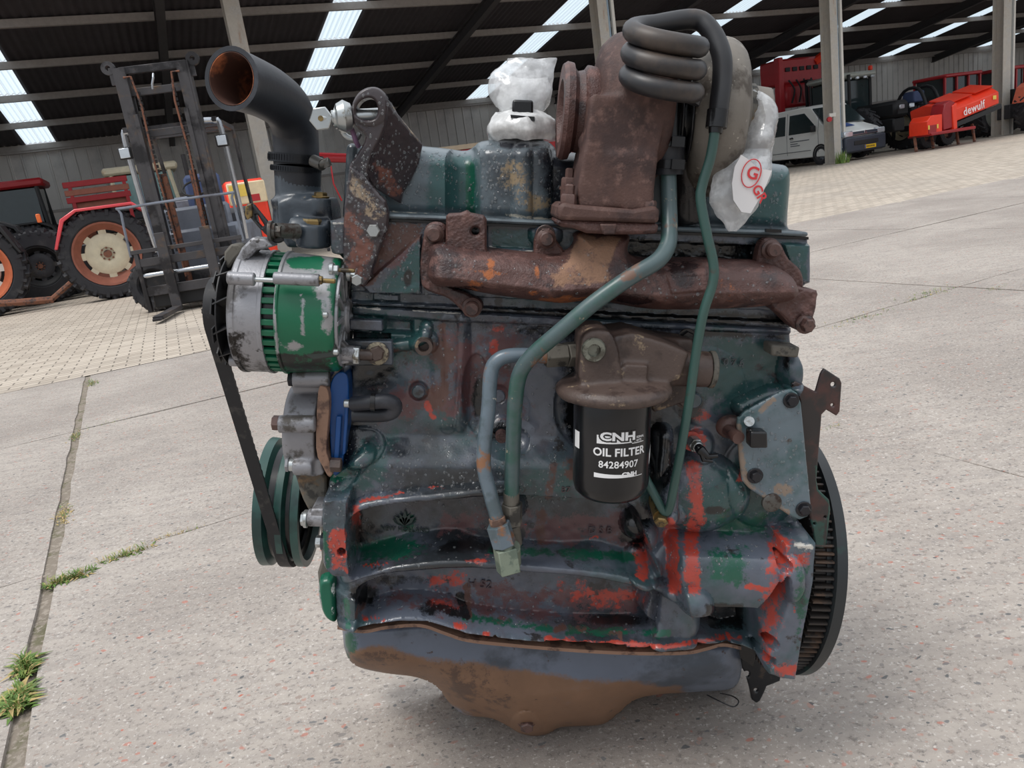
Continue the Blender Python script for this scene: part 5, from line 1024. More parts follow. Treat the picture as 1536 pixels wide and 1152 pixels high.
# black centre housing
q = MB(); c0 = E(1020, 185, .0)
q.cyl(E(994, 180, .0), E(1052, 184, .0), .052, seg=30)
for x in (1004, 1018, 1032, 1046): q.cyl(E(x, 180, .0), E(x+5, 180, .0), .068, seg=30)
q.cyl(E(1010, 118, -.035), E(1008, 240, -.035), .020); q.cyl(E(1030, 130, -.02), E(1030, 330, .02), .026)
obj('bearing_housing', q, M_oilb, turbo, bevel=.002)
q = MB(); q.cyl(E(1003, 205, -.05), E(1001, 262, -.05), .0205, seg=24); obj('drain_hose', q, M_hose, turbo)
for y in (214, 247):
    q = MB(); q.lathe([(.0205, -.005), (.023, -.005), (.023, .005), (.0205, .005)], frame(E(1002, y, -.05), ZA), 28, closed=True); q.box((0, 0, 0), (.016, .01, .012), frame(E(1002, y, -.05)+Vector((.006, -.025, 0)), ZA)); obj('hose_clamp', q, M_black2, turbo)
# compressor housing (volute round the X axis, snail outlet at the back)
q = MB(); cc = E(1066, 178, .01); s_ = pxm(178, .01)
tor = [(.066+.036*math.cos(a), .004+.036*math.sin(a)) for a in np.linspace(0, 2*math.pi, 20)[:-1]]
cdir = Vector((1, -.16, .02)).normalized()
q.lathe(tor, frame(cc, cdir), 44, closed=True); q.lathe([(.0001, -.03), (.07, -.03), (.075, .0), (.07, .034), (.044, .045), (.040, .075), (.0001, .075)], frame(cc, cdir), 40)
comp = cast('compressor_housing', q, M_altg, turbo, .003, 3, label='grey alloy compressor housing')
q = MB(); q.lathe([(.040, .045), (.045, .045), (.045, .052), (.041, .056)], frame(cc, cdir), 36); q.box((0, 0, 0), (.012, .03, .03), frame(E(1108, 112, -.02), ZA)); q.cyl(E(1108, 100, -.03), E(1109, 125, -.03), .006); obj('inlet_ring', q, M_tan, turbo)

# ---------------------------------------------------------------- coiled tube and long thin tube
pts = []
tube_r = .0118; cr_ = 51*pxm(90, -.11); cc = Vector(E(995, 96, -.11)); tiltx = -.27
def cpt(a, z): 
    x = math.cos(a)*cr_; y = math.sin(a)*cr_*.95; return cc+Vector((x, y*math.cos(tiltx), 0))+Vector((0, 0, z-y*math.sin(tiltx)))
turns = 3.0
path = [cpt(-.1+0, -.030)+Vector((-.004, .0, -.010))]
for k in range(0, 78): a = -.1-2*math.pi*2.70*k/77; path.append(cpt(a, -.028+.0245*(2.70*k/77)))
tail = [E(1040, 29, -.066), E(1066, 46, -.074), E(1082, 82, -.085), E(1083, 120, -.09), E(1079, 155, -.095), E(1076, 188, -.098)]
path += [Vector(p) for p in cat([path[-1], *tail], 6)[1:]]
q = MB(); q.sweep(path, tube_r, 16); coil = obj('coiled_boost_tube', q, M_coil, eng, smooth=60, label='black tube wound in a three turn coil')
q = MB(); q.cyl(E(1077, 165, -.097), E(1074, 192, -.099), .0128); q.cyl(E(1074, 190, -.099), E(1073, 200, -.1), .009, .008); obj('tube_socket', q, M_oilb, coil)
thin = cat([E(1073, 192, -.1), E(1066, 235, -.1), E(1054, 275, -.1), E(1051, 300, -.102), E(1060, 350, -.106), E(1070, 395, -.108), E(1069, 425, -.108), E(1055, 470, -.105), E(1044, 530, -.10), E(1034, 600, -.095), E(1022, 670, -.09), E(1010, 735, -.08), E(1004, 762, -.07), E(997, 768, -.066), E(985, 748, -.062), E(974, 728, -.055), E(966, 712, -.045)], 6)
q = MB(); q.sweep(thin, .0062, 12); obj('thin_drain_tube', q, M_thin, eng, smooth=60)

# ---------------------------------------------------------------- oil pipes
p1 = cat([E(1002, 255, -.055), E(1003, 300, -.065), E(1004, 345, -.085), E(1001, 370, -.10), E(985, 392, -.112), E(945, 416, -.118), E(890, 455, -.118), E(840, 497, -.112), E(800, 532, -.10), E(780, 560, -.092), E(773, 600, -.085), E(770, 660, -.075), E(767, 745, -.065)], 6)
q = MB(); q.sweep(p1, [.0105]*len(p1), 18); dp = obj('oil_drain_pipe', q, M_pipeg, eng, smooth=60)
q = MB(); q.cyl(E(767, 738, -.065), E(767, 755, -.064), .0112); q.cyl(E(768, 755, -.064), E(768, 785, -.062), .0155, seg=6); q.cyl(E(768, 785, -.062), E(772, 815, -.045), .011); obj('pipe_nut', q, M_tan, dp, bevel=.001)
p2 = cat([E(828, 535, -.065), E(795, 533, -.067), E(762, 534, -.069), E(744, 543, -.070), E(736, 562, -.072), E(733, 610, -.074), E(727, 660, -.076), E(726, 700, -.078), E(734, 735, -.080), E(747, 782, -.082)], 6)
q = MB(); q.sweep(p2, .0100, 18); sp_ = obj('oil_return_pipe', q, M_pipeb, eng, smooth=60)
q = MB(); q.cyl(E(818, 534, -.065), E(850, 532, -.06), .0165, seg=6); q.cyl(E(848, 532, -.06), E(872, 530, -.05), .0175, seg=6); obj('pipe_nut', q, M_tan, sp_, bevel=.0012)
q = MB(); q.cyl(E(745, 776, -.082), E(748, 788, -.083), .0115); obj('pipe_ferrule', q, M_gask, sp_, bevel=.001)
q = MB(); q.cyl(E(747, 786, -.083), E(757, 818, -.085), .0175, seg=6, ch=.001); obj('pipe_nut', q, M_pipeb, sp_, bevel=.0012)
q = MB(); q.cyl(E(756, 815, -.085), E(759, 824, -.086), .0125); q.cyl(E(757, 822, -.086), E(763, 858, -.090), .0195, seg=4); q.cyl(E(768, 820, -.07), E(770, 850, -.03), .012); obj('elbow_fitting', q, pm('green_grey_fitting', (122, 132, 116), .6, layers=[((92, 104, 92), ('n', 40, .5, .6, 3))]), sp_, bevel=.0015)

# ---------------------------------------------------------------- oil filter and its head
fc = E(917, 668, -.085); fdir = (E(915, 755, -.085)-E(919, 590, -.085)).normalized()*-1; s_ = pxm(668, -.085); fr_ = 57.5*s_; fh = 158*s_
FT = frame(fc, fdir); 
q = MB(); q.lathe([(.0001, -fh/2), (fr_*.55, -fh/2), (fr_*.82, -fh/2+.004), (fr_*.95, -fh/2+.011), (fr_, -fh/2+.022), (fr_, fh/2-.006), (fr_*.98, fh/2-.002), (fr_*1.02, fh/2), (fr_*1.02, fh/2+.008), (.0001, fh/2+.008)], FT, 56)
filt = obj('oil_filter', q, M_filt, eng, label='black oil filter canister with white lettering')
def wraptext(txt, ang, z, size, bold=0.0, spc=1.0, M=FT, rad=fr_, name='label_text', par=None, mat=M_lbl, wide=1.0):
    cu = bpy.data.curves.new(name, 'FONT'); cu.body = txt; cu.size = size; cu.align_x = 'CENTER'; cu.resolution_u = 3; cu.space_character = spc; cu.offset = bold; cu.extrude = 0
    o = bpy.data.objects.new(name, cu); COL.objects.link(o); dg = bpy.context.evaluated_depsgraph_get(); me = bpy.data.meshes.new_from_object(o.evaluated_get(dg)); bpy.data.objects.remove(o)
    bm = bmesh.new(); bm.from_mesh(me); bmesh.ops.triangulate(bm, faces=bm.faces)
    for it in range(1): bmesh.ops.subdivide_edges(bm, edges=[e for e in bm.edges if e.calc_length() > size*.35], cuts=1)
    rr = rad+.0005
    for v in bm.verts:
        a = ang+v.co.x*wide/rad; v.co = M @ Vector((rr*math.cos(a), rr*math.sin(a), z+v.co.y))
    bm.normal_update(); bm.to_mesh(me); bm.free(); me.materials.clear(); me.materials.append(mat)
    q = bpy.data.objects.new(name, me); COL.objects.link(q); q.parent = par; return q
def wrappatch(a0, a1, z0f, z1f, name='label_patch', n=24, M=FT, rad=fr_, par=None, mat=M_lbl):
    vs = []; fs = []
    for i in range(n+1):
        t = i/n; a = a0+(a1-a0)*t; rr = rad+.0004
        vs += [(rr*math.cos(a), rr*math.sin(a), z0f(t)), (rr*math.cos(a), rr*math.sin(a), z1f(t))]
    for i in range(n): fs.append((2*i, 2*i+2, 2*i+3, 2*i+1))
    q = MB(); q.add(vs, fs, M); return obj(name, q, mat, par, smooth=0, flip=False)
# the angle on the canister that looks at the viewer
inv = FT.to_3x3().inverted(); v_ = inv @ (Vector((0, 0, 0))+Vector((-.05, -1, 0))); A0 = math.atan2(v_.y, v_.x)
ZL = lambda y: (667-y)*s_
def AX(px): return A0+math.asin(max(-.99, min(.99, (px-917)*s_/fr_)))
sgn = 1 if (FT.to_3x3() @ Vector((-math.sin(A0), math.cos(A0), 0))).x > 0 else -1
wraptext('OIL FILTER', AX(924), ZL(664), .0150, .0004, 1.02, par=filt); wraptext('84284907', AX(922), ZL(682), .0132, .0002, 1.02, par=filt)
wrappatch(AX(890), AX(940), lambda t: ZL(646-1.5*t), lambda t: ZL(633+3.0*t), par=filt)
wraptext('CNH', AX(920), ZL(640.5), .0158, .0022, 1.0, par=filt, wide=1.35, name='label_logo_outline', mat=M_filt, rad=fr_+.0002); wraptext('CNH', AX(920), ZL(640), .0150, .0006, 1.0, par=filt, wide=1.42, name='label_logo', rad=fr_+.0004); wraptext('ORIGINAL', AX(950), ZL(639), .0042, .0001, par=filt); wraptext('PARTS', AX(949), ZL(644), .0042, .0001, par=filt)
wrappatch(AX(940), AX(958), lambda t: ZL(646.3), lambda t: ZL(645.2), par=filt)
wrappatch(AX(887), AX(945), lambda t: ZL(698-1*t), lambda t: ZL(691+2.0*t), par=filt); wraptext('CNH', AX(938), ZL(695), .0075, .0004, par=filt, wide=1.3, name='label_logo')
wrappatch(AX(938), AX(957), lambda t: ZL(697.3), lambda t: ZL(696.3), par=filt)
wrappatch(AX(861.5), AX(867), lambda t: ZL(662), lambda t: ZL(636), par=filt, n=6); wrappatch(AX(970), AX(973.5), lambda t: ZL(690-14*t), lambda t: ZL(672-14*t), par=filt, n=6)
q = MB()
hp_ = E(920, 586, -.085); q.lathe([(.0001, -.006), (.072, -.006), (.077, .0), (.077, .006), (.070, .013), (.03, .018), (.0001, .018)], frame(hp_, fdir), 48)
q.prism([E(x, y, -.115) for x, y in cat([(873, 578), (872, 520), (876, 504), (890, 496), (912, 497), (922, 510), (930, 540), (926, 580)], 4, True)], (0, .08, 0))
q.cyl(E(900, 548, -.07), E(1063, 554, -.065), .0245, seg=24); q.prism([E(x, y, -.10) for x, y in [(915, 505), (950, 500), (1000, 515), (1035, 530), (1020, 570), (960, 585), (925, 585)]], (0, .09, 0))
q.box((0, 0, 0), (.03, .02, .02), frame(E(952, 556, -.10), ZA)); q.prism([E(x, y, -.04) for x, y in [(960, 500), (1040, 510), (1040, 600), (980, 620)]], (0, .05, 0))
fhd = cast('filter_head', q, M_iron, eng, .003, 4, label='dirty brown cast filter head')
q = MB(); p_ = E(890, 524, -.114); q.lathe([(.0155, 0), (.0155, .006), (.014, .009), (.0085, .009), (.0075, .003), (.0001, .003)], frame(p_, FR), 30); obj('socket_plug', q, pm('pitted_plug_steel', (120, 122, 112), .4, .5, layers=[((80, 78, 70), ('n', 60, .5, .6, 3))]), fhd)
q = MB(); q.lathe([(.0245, 0), (.0255, .002), (.0255, .006), (.022, .008), (.0001, .008)], frame(E(1063, 554, -.065), XA), 30); obj('end_plug', q, M_tan, fhd)
# ---------------------------------------------------------------- alternator (axis along the engine)
def XF(px, py, d): return frame(E(px, py, d), XA)
aD = -.015; s_ = pxm(458, -.09); ax0 = Vector((E(342, 458, -.09).x, E(342, 458, aD).y, E(342, 458, aD).z-.006)); 
AM = frame(ax0, XA, 0); rA = .0835
def L(p): return (p-342)*s_*1.0
q = MB(); q.lathe([(.03, L(338)), (rA*.72, L(336)), (rA*.95, L(340)), (rA*1.0, L(344)), (rA*1.0, L(350)), (rA*.985, L(352)), (rA*.985, L(384)), (rA*1.0, L(386)), (rA*1.0, L(391)), (rA*.93, L(391)), (rA*.93, L(386)), (.03, L(380))], AM, 96)
alt = obj('alternator', q, M_alu, eng, bevel=0, label='silver and green alternator')
fins = MB()
for k in range(36):
    a = 2*math.pi*k/36; fins.add(*(lambda m: (m.v, m.f))(MB().box((0, 0, 0), (.006, .0068, L(412)-L(384)+.0)))) if False else None
    c_, s2 = math.cos(a), math.sin(a); M_ = AM @ Matrix.Rotation(a, 4, 'Z') @ Matrix.Translation((rA*.93, 0, (L(412)+L(386))/2))
    fins.box((0, 0, 0), (.0065, .0075, L(412)-L(386)), M_)

o = obj('stator_fins', fins, M_alug, alt, bevel=.0008); o['kind'] = 'stuff'
q = MB(); q.lathe([(rA*.89, L(384)), (rA*.89, L(414))], AM, 60); obj('dark_fin_gaps', q, M_black2, alt)  # plain black drum puts the shade between the fins into the colour
q = MB(); 
n_ = 26; prof = [(rA*.90, L(410)), (rA*1.0, L(410)), (rA*1.0, L(414)), (rA*.975, L(416))]+[(rA*(.975-.05*i/10), L(416+7.2*i)) for i in range(11)]+[(rA*.915, L(491)), (rA*.88, L(495)), (rA*.80, L(497)), (.02, L(497))]
q.lathe(prof, AM, 110)
rear = obj('rear_housing', q, M_alug, alt)
paint(rear, bare=[('p', [(408, 360), (500, 362), (505, 424), (408, 420)], 3), ('l', [(412, 360), (410, 458), (418, 548)], 3), ('p', [(472, 420), (500, 420), (488, 450), (470, 450)], 4), ('l', [(456, 450), (455, 500)], 3), ('e', 490, 470, 10, 40), ('e', 446, 473, 6, 2), ('e', 430, 440, 2, 2), ('e', 440, 520, 16, 8)], oil=[('p', [(410, 530), (500, 525), (500, 560), (410, 560)], 8)])
# green patch that survived on the bare top
a_ = rear.data.attributes['bare']; v_ = np.empty(len(rear.data.vertices), np.float32); a_.data.foreach_get('value', v_); V = np.empty(len(v_)*3, np.float32); rear.data.vertices.foreach_get('co', V); x_, y_ = topx(V.reshape(-1, 3).astype(float))
gm = pmask(x_, y_, [('p', [(428, 392), (440, 386), (480, 384), (486, 390), (480, 404), (440, 402)], 3)]); a_.data.foreach_set('value', (v_*(1-gm)).astype(np.float32))
paint(alt, green=[('l', [(370, 455), (374, 480)], 2), ('l', [(376, 495), (382, 525)], 5), ('e', 368, 470, 5, 8)], oil=[('p', [(340, 500), (350, 495), (385, 545), (385, 560), (350, 560)], 6), ('p', [(385, 330), (400, 350), (395, 372), (380, 362)], 5)])
q = MB()
for a in np.linspace(0, 2*math.pi, 13)[:-1]:            # spokes of the slip ring end
    M_ = AM @ Matrix.Rotation(a, 4, 'Z') @ Matrix.Translation((rA*.55, 0, L(499))); q.box((0, 0, 0), (rA*.56, .006, .006), M_)
q.lathe([(rA*.74, L(496)), (rA*.84, L(496)), (rA*.84, L(501)), (rA*.74, L(501))], AM, 50, closed=True); q.lathe([(.024, L(495)), (.024, L(505)), (.020, L(509)), (.016, L(509)), (.015, L(500)), (.0001, L(500))], AM @ Matrix.Translation((0, 0, 0)), 30)
obj('vented_end_plate', q, M_alu, alt, bevel=.0008)
q = MB(); q.lathe([(rA*.80, L(496.5)), (.0001, L(496.5))], AM, 40); q.lathe([(.0155, L(502)), (.0001, L(502))], AM, 24); obj('black_hollow_disc', q, M_black2, alt, flip=False)  # flat black discs stand for the dark hollow behind the spokes
def boss(px0, px1, py, d, r, mat, nm, parent=alt, r2=None, seg=18):
    q = MB(); q.cyl(E(px0, py, d), E(px0, py, d)+XA*((px1-px0)*pxm(py, d)), r, r2, seg=seg, ch=.001); return obj(nm, q, mat, parent)
bD = -.098
boss(342, 381, 417, bD, .0082, M_alu, 'through_bolt_lug'); boss(411, 478, 417, bD, .0078, M_alu, 'through_bolt_lug'); boss(378, 413, 419, bD, .0032, M_steel, 'through_bolt'); boss(476, 484, 420, bD, .0058, M_brass, 'bolt_nut', seg=6); boss(484, 503, 421, bD, .0030, M_brass, 'bolt_thread')
boss(345, 384, 540, -.05, .0082, M_alu, 'through_bolt_lug'); boss(411, 470, 541, -.05, .0078, M_alu, 'through_bolt_lug')
for (x, y, d, ln, m_) in ((494, 405, -.055, 38, M_brass), (520, 411, -.035, 28, M_brass)):
    boss(x, x+7, y, d, .0095, M_steel, 'terminal_washer'); boss(x+6, x+14, y, d, .0072, M_steel, 'terminal_nut', seg=6); boss(x+12, x+ln, y, d, .0028, m_, 'terminal_stud')
q = MB(); q.prism([E(x, y, -.085) for x, y in [(460, 455), (484, 458), (486, 497), (470, 505), (456, 500)]], (0, .03, 0)); obj('regulator_cover', q, pm('green_plain_paint', (20, 100, 66), .35), alt, bevel=.002)
q = MB(); q.prism([E(x, y, -.082) for x, y in [(486, 458), (494, 450), (500, 470), (498, 500), (508, 535), (470, 540), (452, 530), (458, 512), (486, 505)]], (0, .035, 0)); obj('regulator_housing', q, pm('dark_regulator', (48, 56, 52), .4, layers=[((120, 122, 122), ('n', 50, .55, .65, 3))]), alt, bevel=.002)
boss(484, 492, 472, -.095, .004, M_steel, 'screw'); boss(500, 508, 528, -.09, .004, M_steel, 'screw')
# lower mounting ear, pivot bolt and engine bracket
q = MB(); q.cyl(E(498, 528, -.045), E(534, 531, -.045), .011); q.prism([E(x, y, -.05) for x, y in [(470, 520), (500, 500), (520, 520), (524, 545), (480, 552)]], (0, .02, 0)); obj('pivot_ear', q, M_alu, alt, bevel=.002)
boss(530, 540, 532, -.045, .0125, M_steel, 'pivot_nut', seg=6); boss(538, 560, 532, -.045, .0075, M_iron, 'pivot_bolt')
q = MB(); q.prism([E(x, y, -.035) for x, y in [(516, 511), (588, 512), (589, 548), (516, 549)]], (0, .02, 0)); mb_ = obj('alternator_bracket', q, M_block, eng, bevel=.002)
disc('bracket_washer', 566, 530, -.036, 17.5, .004, pm('worn_washer', (150, 140, 118), .5, layers=[((62, 52, 48), ('n', 90, .45, .6, 3))]), mb_); fbolt(566, 529, -.04, 11.5, mb_, M_iron, .011, 0)
# fan and pulley in front
q = MB(); fx = 326; q.lathe([(.018, L(318)), (.060, L(318)), (.061, L(320)), (.018, L(322))], AM, 44)
q.lathe([(.034, L(310)), (.041, L(306)), (.042, L(308)), (.030, L(313)), (.041, L(319)), (.018, L(319)), (.018, L(305)), (.034, L(305))], AM, 44)
fan = obj('alternator_pulley', q, M_dk if False else pm('black_fan_steel', (40, 42, 48), .4, .2), alt)
q = MB()
for k in range(12):
    a = k*2*math.pi/12+.2; M_ = AM @ Matrix.Rotation(a, 4, 'Z') @ Matrix.Translation((.060, 0, L(329))); q.box((0, 0, 0), (.030, .0018, .022), M_ @ Matrix.Rotation(.5, 4, 'X')); q.box((.0, .008, -.011), (.03, .02, .0018), M_)
q.lathe([(.02, L(321)), (.074, L(321)), (.074, L(323)), (.02, L(323))], AM, 44); obj('cooling_fan', q, pm('black_fan_blade', (34, 34, 36), .5, layers=[((120, 112, 100), ('n', 60, .60, .68, 3))]), alt)
q = MB(); q.prism([E(x, y, -.04) for x, y in [(336, 378), (346, 366), (358, 366), (366, 374), (352, 390), (342, 404), (335, 396)]], (0, .03, 0)); obj('upper_lug', q, M_tan, alt, bevel=.003)
q = MB(); q.prism([E(x, y, -.055) for x, y in [(350, 396), (362, 372), (378, 356), (398, 358), (410, 370), (384, 376), (362, 398)]], (0, .03, 0)); obj('adjuster_lug', q, M_alu, alt, bevel=.003)
# adjusting strap
q = MB(); so_ = cat([(369, 308), (378, 306), (386, 314), (412, 346), (420, 352), (424, 362), (414, 365), (404, 358), (376, 328)], 3, True)
strap = relief('adjuster_strap', so_, [('bev', 2, .002)], pm('black_strap', (34, 34, 36), .35), eng, d0=-.045, back=-.038, step=.8, holes=[[(382, 322), (386, 322), (396, 338), (393, 341), (383, 330)]])
q = MB(); q.prism([E(x, y, -.05) for x, y in [(368, 309), (377, 305), (378, 324), (371, 330), (367, 322)]], (0, .012, 0)); obj('strap_end', q, M_brass, strap, bevel=.001)
q = MB(); q.lathe([(.013, 0), (.013, .004), (.010, .004), (.010, .008)], XF(404, 346, -.05), 24); q.lathe([(.0075, .008), (.0075, .015)], XF(404, 346, -.05), 6); q.cyl(E(412, 346, -.045), E(446, 347, -.02), .010); obj('strap_bolt', q, M_bolt, strap)

# ---------------------------------------------------------------- thermostat housing and hose
q = MB(); 
q.cyl(E(446, 258, .06), E(448, 300, .06), .0315, seg=30); q.cyl(E(447, 294, .06), E(449, 306, .06), .038, seg=30); q.cyl(E(449, 304, .06), E(452, 360, .06), .036, .040, seg=30)
q.prism([E(x, y, .02) for x, y in [(415, 303), (490, 297), (496, 312), (498, 345), (488, 372), (430, 372), (418, 345)]], (0, .08, 0)); q.cyl(E(440, 343, .01), E(470, 345, .0), .017)
q.prism([E(x, y, .0) for x, y in [(448, 330), (494, 330), (496, 372), (452, 374)]], (0, .07, 0)); q.cyl(E(468, 372, .0), E(468, 336, .0), .021); q.cyl(E(481, 320, .03), E(482, 296, .03), .014)
th = cast('thermostat_housing', q, pm('oily_grey_housing', (64, 72, 80), .32, layers=[((44, 48, 54), ('n', 20, .45, .62, 3), .25), ((128, 120, 108), ('n', 55, .64, .7, 6), .6)], bump=[(200, .3, .001)], spec=.6), eng, .003, 4)
bolt(th, E(468, 343, .0), ZA, .0145, .013, .0, M_brass, spin=.3); bolt(th, E(481, 297, .03), ZA, .009, .008, .012, M_brass); 
q = MB(); q.prism([E(x, y, -.02) for x, y in [(497, 336), (521, 334), (521, 385), (497, 380)]], (0, .2, 0)); obj('head_end_block', q, M_block, head, bevel=.003)
hp2 = cat([E(347, 118, -.075), E(371, 126, -.045), E(402, 140, -.005), (E(428, 160, .032)), E(441, 188, .054), E(444, 216, .062), E(445, 250, .06)], 6)
s_ = pxm(150, .03); q = MB(); rr_ = [.0355-.0045*min(1, i/(len(hp2)*.7))+.0015*math.exp(-i/1.5) for i in range(len(hp2))]
q.sweep(hp2, rr_, 40, hollow=.0058); hose = obj('rubber_hose', q, M_hose, eng, smooth=60, label='black rubber elbow hose with rusty bore')
q = MB(); q.sweep(hp2[:-6], [r-.0064 for r in rr_[:-6]], 36, hollow=.0008); obj('hose_bore', q, M_hrust, hose, smooth=60)
for y, r_, w_ in ((238, 38.5, 6), (254, 35, 4)):
    q = MB(); r = r_*pxm(y, .06); q.lathe([(r-.001, -.001*w_), (r+.0012, -.001*w_), (r+.0012, .001*w_), (r-.001, .001*w_)], frame(E(444, y, .06), Vector((.03, 0, 1))), 48, closed=True)
    for k in range(60):
        M_ = frame(E(444, y, .06), Vector((.03, 0, 1)), k*2*math.pi/60) @ Matrix.Translation((r+.0014, 0, 0)); q.box((0, 0, 0), (.0012, .0012, .0013*w_), M_)
    obj('hose_clamp', q, pm('black_clamp_band', (40, 42, 46), .3, .5), hose, smooth=20)
q = MB(); q.cyl(E(470, 241, .01), E(484, 247, .0), .008); q.cyl(E(480, 246, -.0), E(494, 243, -.0), .006); q.cyl(E(488, 240, 0), E(492, 250, 0), .006); obj('clamp_screw', q, M_bolt, hose)
q = MB(); r = 33*pxm(264, .06); q.lathe([(r-.003, -.012), (r, -.014), (r+.001, .010), (r-.003, .012)], frame(E(447, 268, .06), ZA), 36, closed=True); obj('hose_end_cuff', q, M_hose, hose)

# ---------------------------------------------------------------- lifting bracket
lb = relief('lifting_bracket', [(524, 248), (545, 262), (560, 282), (578, 302), (583, 320), (580, 345), (567, 380), (556, 415), (546, 430), (530, 428), (516, 412), (514, 360), (516, 310)], [('bev', 3, .003), ('noise', .0012, 30, 4)], M_brk, eng, d0=-.040, back=-.024, step=1.2, paints=dict(rust=[('p', [(516, 300), (545, 330), (560, 380), (545, 430), (514, 420)], 20), ('e', 540, 380, 20, 40)], bare=[('p', [(524, 250), (560, 285), (582, 318), (574, 350), (552, 330), (530, 290)], 8, .8)]), label='lower plate with scraped bright metal')
ring = [(528, 160), (534, 144), (546, 133), (562, 130), (574, 136), (581, 150), (580, 178), (572, 205), (560, 228), (552, 262), (556, 284), (540, 268), (524, 250), (536, 230), (548, 205), (530, 185)]
relief('lifting_ring', cat(ring, 3, True), [('bev', 3, .003), ('dome', 555, 160, 30, 30, -.004)], M_brk, lb, d0=-.032, back=-.012, step=1.0, holes=[cat([(534, 172), (536, 158), (545, 149), (556, 147), (564, 153), (567, 166), (562, 178), (548, 180)], 4, True)], paints=dict(bare=[], rust=[]))
relief('folded_cheek', [(580, 147), (590, 165), (610, 190), (630, 214), (624, 244), (612, 270), (600, 290), (597, 306), (590, 302), (562, 282), (552, 262), (560, 228), (572, 205), (578, 180)], [('grad', [(480, 80), (720, 80), (720, 400), (480, 400)], (560, 230), (620, 245), -.030, .03, 20), ('bev', 2, .002), ('noise', .001, 20, 2)], M_brk, lb, d0=-.03, back=.04, step=1.2, ref=-.01, paints=dict(rust=[('p', [(560, 245), (585, 250), (604, 285), (592, 300), (565, 280)], 8)], bare=[('l', [(584, 155), (628, 212)], 1.0)]))
fbolt(561, 346, -.04, 10.5, lb, M_steel, .009, 0, label='bright zinc plated hex bolt'); fbolt(536, 420, -.04, 9, lb, M_steel, .007, 0)
# shackle pin through the ring: a thing of its own
sh = bpy.data.objects.new('shackle_pin', None); COL.objects.link(sh)
Mt = Matrix.Translation(EO) @ Matrix.Rotation(TILT, 4, 'Y'); W = lambda x, y, d: Mt @ E(x, y, d)
bp_ = W(517, 176, -.02); sh.location = bp_; tag(sh, 'bright zinc shackle pin with ball collar stuck through the lifting ring beside the hose', 'shackle')
def wob(nm, q, mat, par, **k):
    off = par.matrix_basis.inverted() if par.type == 'EMPTY' else Matrix()
    q.v = [tuple(Vector(v)-par.location) for v in q.v]; return obj(nm, q, mat, par, **k)
q = MB(); q.cyl(W(497, 177, -.02), W(572, 173, -.005), .0095, seg=24, ch=.001); q.cyl(W(503, 177, -.02), W(508, 177, -.02), .0135); wob('pin', q, M_steel, sh)
q = MB(); M_ = frame(W(516, 175, -.02), W(572, 173, -.005)-W(497, 177, -.02)); q.lathe([(.010, -.012), (.016, -.009), (.0205, 0), (.016, .009), (.010, .012)], M_, 28); wob('collar', q, M_steel, sh)
q = MB(); M_ = frame(W(482, 178, -.024), (0, -1, 0)); q.lathe([(.0001, -.003), (.0145, -.003), (.0155, -.001), (.0155, .002), (.0145, .003), (.0001, .003)], M_, 6); q.cyl(W(484, 178, -.022), W(500, 177, -.02), .006); wob('pin_head', q, M_steel, sh, bevel=.001)
q = MB(); q.lathe([(.0035, 0), (.0035, .0045), (.0001, .0045)], M_, 12); wob('split_hole', q, M_brass, sh)
q = MB(); q.sweep([W(*p) for p in cat([(512, 186, -.005), (514, 198, .0), (522, 206, .0), (534, 208, .0), (540, 200, .0)], 5)], .0035, 10); wob('shackle_bow', q, M_steel, sh)
q = MB(); q.sweep([W(*p) for p in cat([(526, 190, -.01), (530, 200, -.012), (534, 212, -.01), (538, 220, -.005)], 4)], .0032, 8); wob('purple_cord', q, pm('purple_cord', (122, 92, 120), .8), sh)

# ---------------------------------------------------------------- water pump
q = MB(); wpD = .03; c_ = E(465, 640, wpD); s_ = pxm(640, wpD)
WM = frame(c_, XA)
q.lathe([(.0001, -30*s_), (44*s_, -30*s_), (62*s_, -26*s_), (66*s_, -18*s_), (68*s_, 20*s_), (.0001, 20*s_)], WM @ Matrix.Diagonal((1.0, 1.0, 1, 1)), 44)
q.prism([E(x, y, -.03) for x, y in [(444, 680), (482, 690), (486, 712), (470, 716), (446, 712)]], (0, .06, 0)); q.prism([E(x, y, -.02) for x, y in [(434, 570), (490, 565), (492, 590), (440, 592)]], (0, .06, 0))
q.cyl(E(418, 636, -.045), E(474, 636, -.045), .0125); q.cyl(E(440, 568, -.03), E(495, 568, -.03), .0125); q.cyl(E(440, 700, -.03), E(470, 700, -.03), .0125)
wp = cast('water_pump', q, M_wp, eng, .0028, 3, label='silver alloy water pump')
boss(409, 420, 634, -.045, .0105, M_rbolt, 'bolt', wp, seg=6); boss(433, 442, 568, -.03, .0105, M_bbolt, 'bolt', wp, seg=6); boss(429, 434, 696, -.03, .011, M_wp, 'bolt', wp, seg=6); boss(434, 446, 697, -.03, .0095, M_steel, 'bolt_sleeve', wp)
q = MB(); q.prism([E(x, y, -.045) for x, y in cat([(477, 588), (485, 580), (492, 587), (494, 612), (491, 650), (490, 680), (500, 705), (494, 716), (484, 700), (474, 672)], 3, True)], (0, .12, 0)); obj('rusty_gasket_plate', q, M_gask, wp, bevel=.001)
q = MB(); q.prism([E(x, y, -.03) for x, y in cat([(494, 590), (503, 562), (518, 560), (523, 580), (522, 640), (514, 690), (510, 708), (500, 712), (496, 680)], 3, True)], (0, .10, 0)); q.prism([E(x, y, -.038) for x, y in [(504, 625), (512, 625), (508, 690), (500, 700)]], (0, .02, 0)); q.prism([E(x, y, -.036) for x, y in [(518, 600), (524, 600), (518, 680), (513, 685)]], (0, .02, 0)); obj('blue_pump_plate', q, M_blue, wp, bevel=.0015, label='bright blue pump backing plate')
boss(496, 512, 697, -.045, .010, M_iron, 'bolt', wp, seg=6)
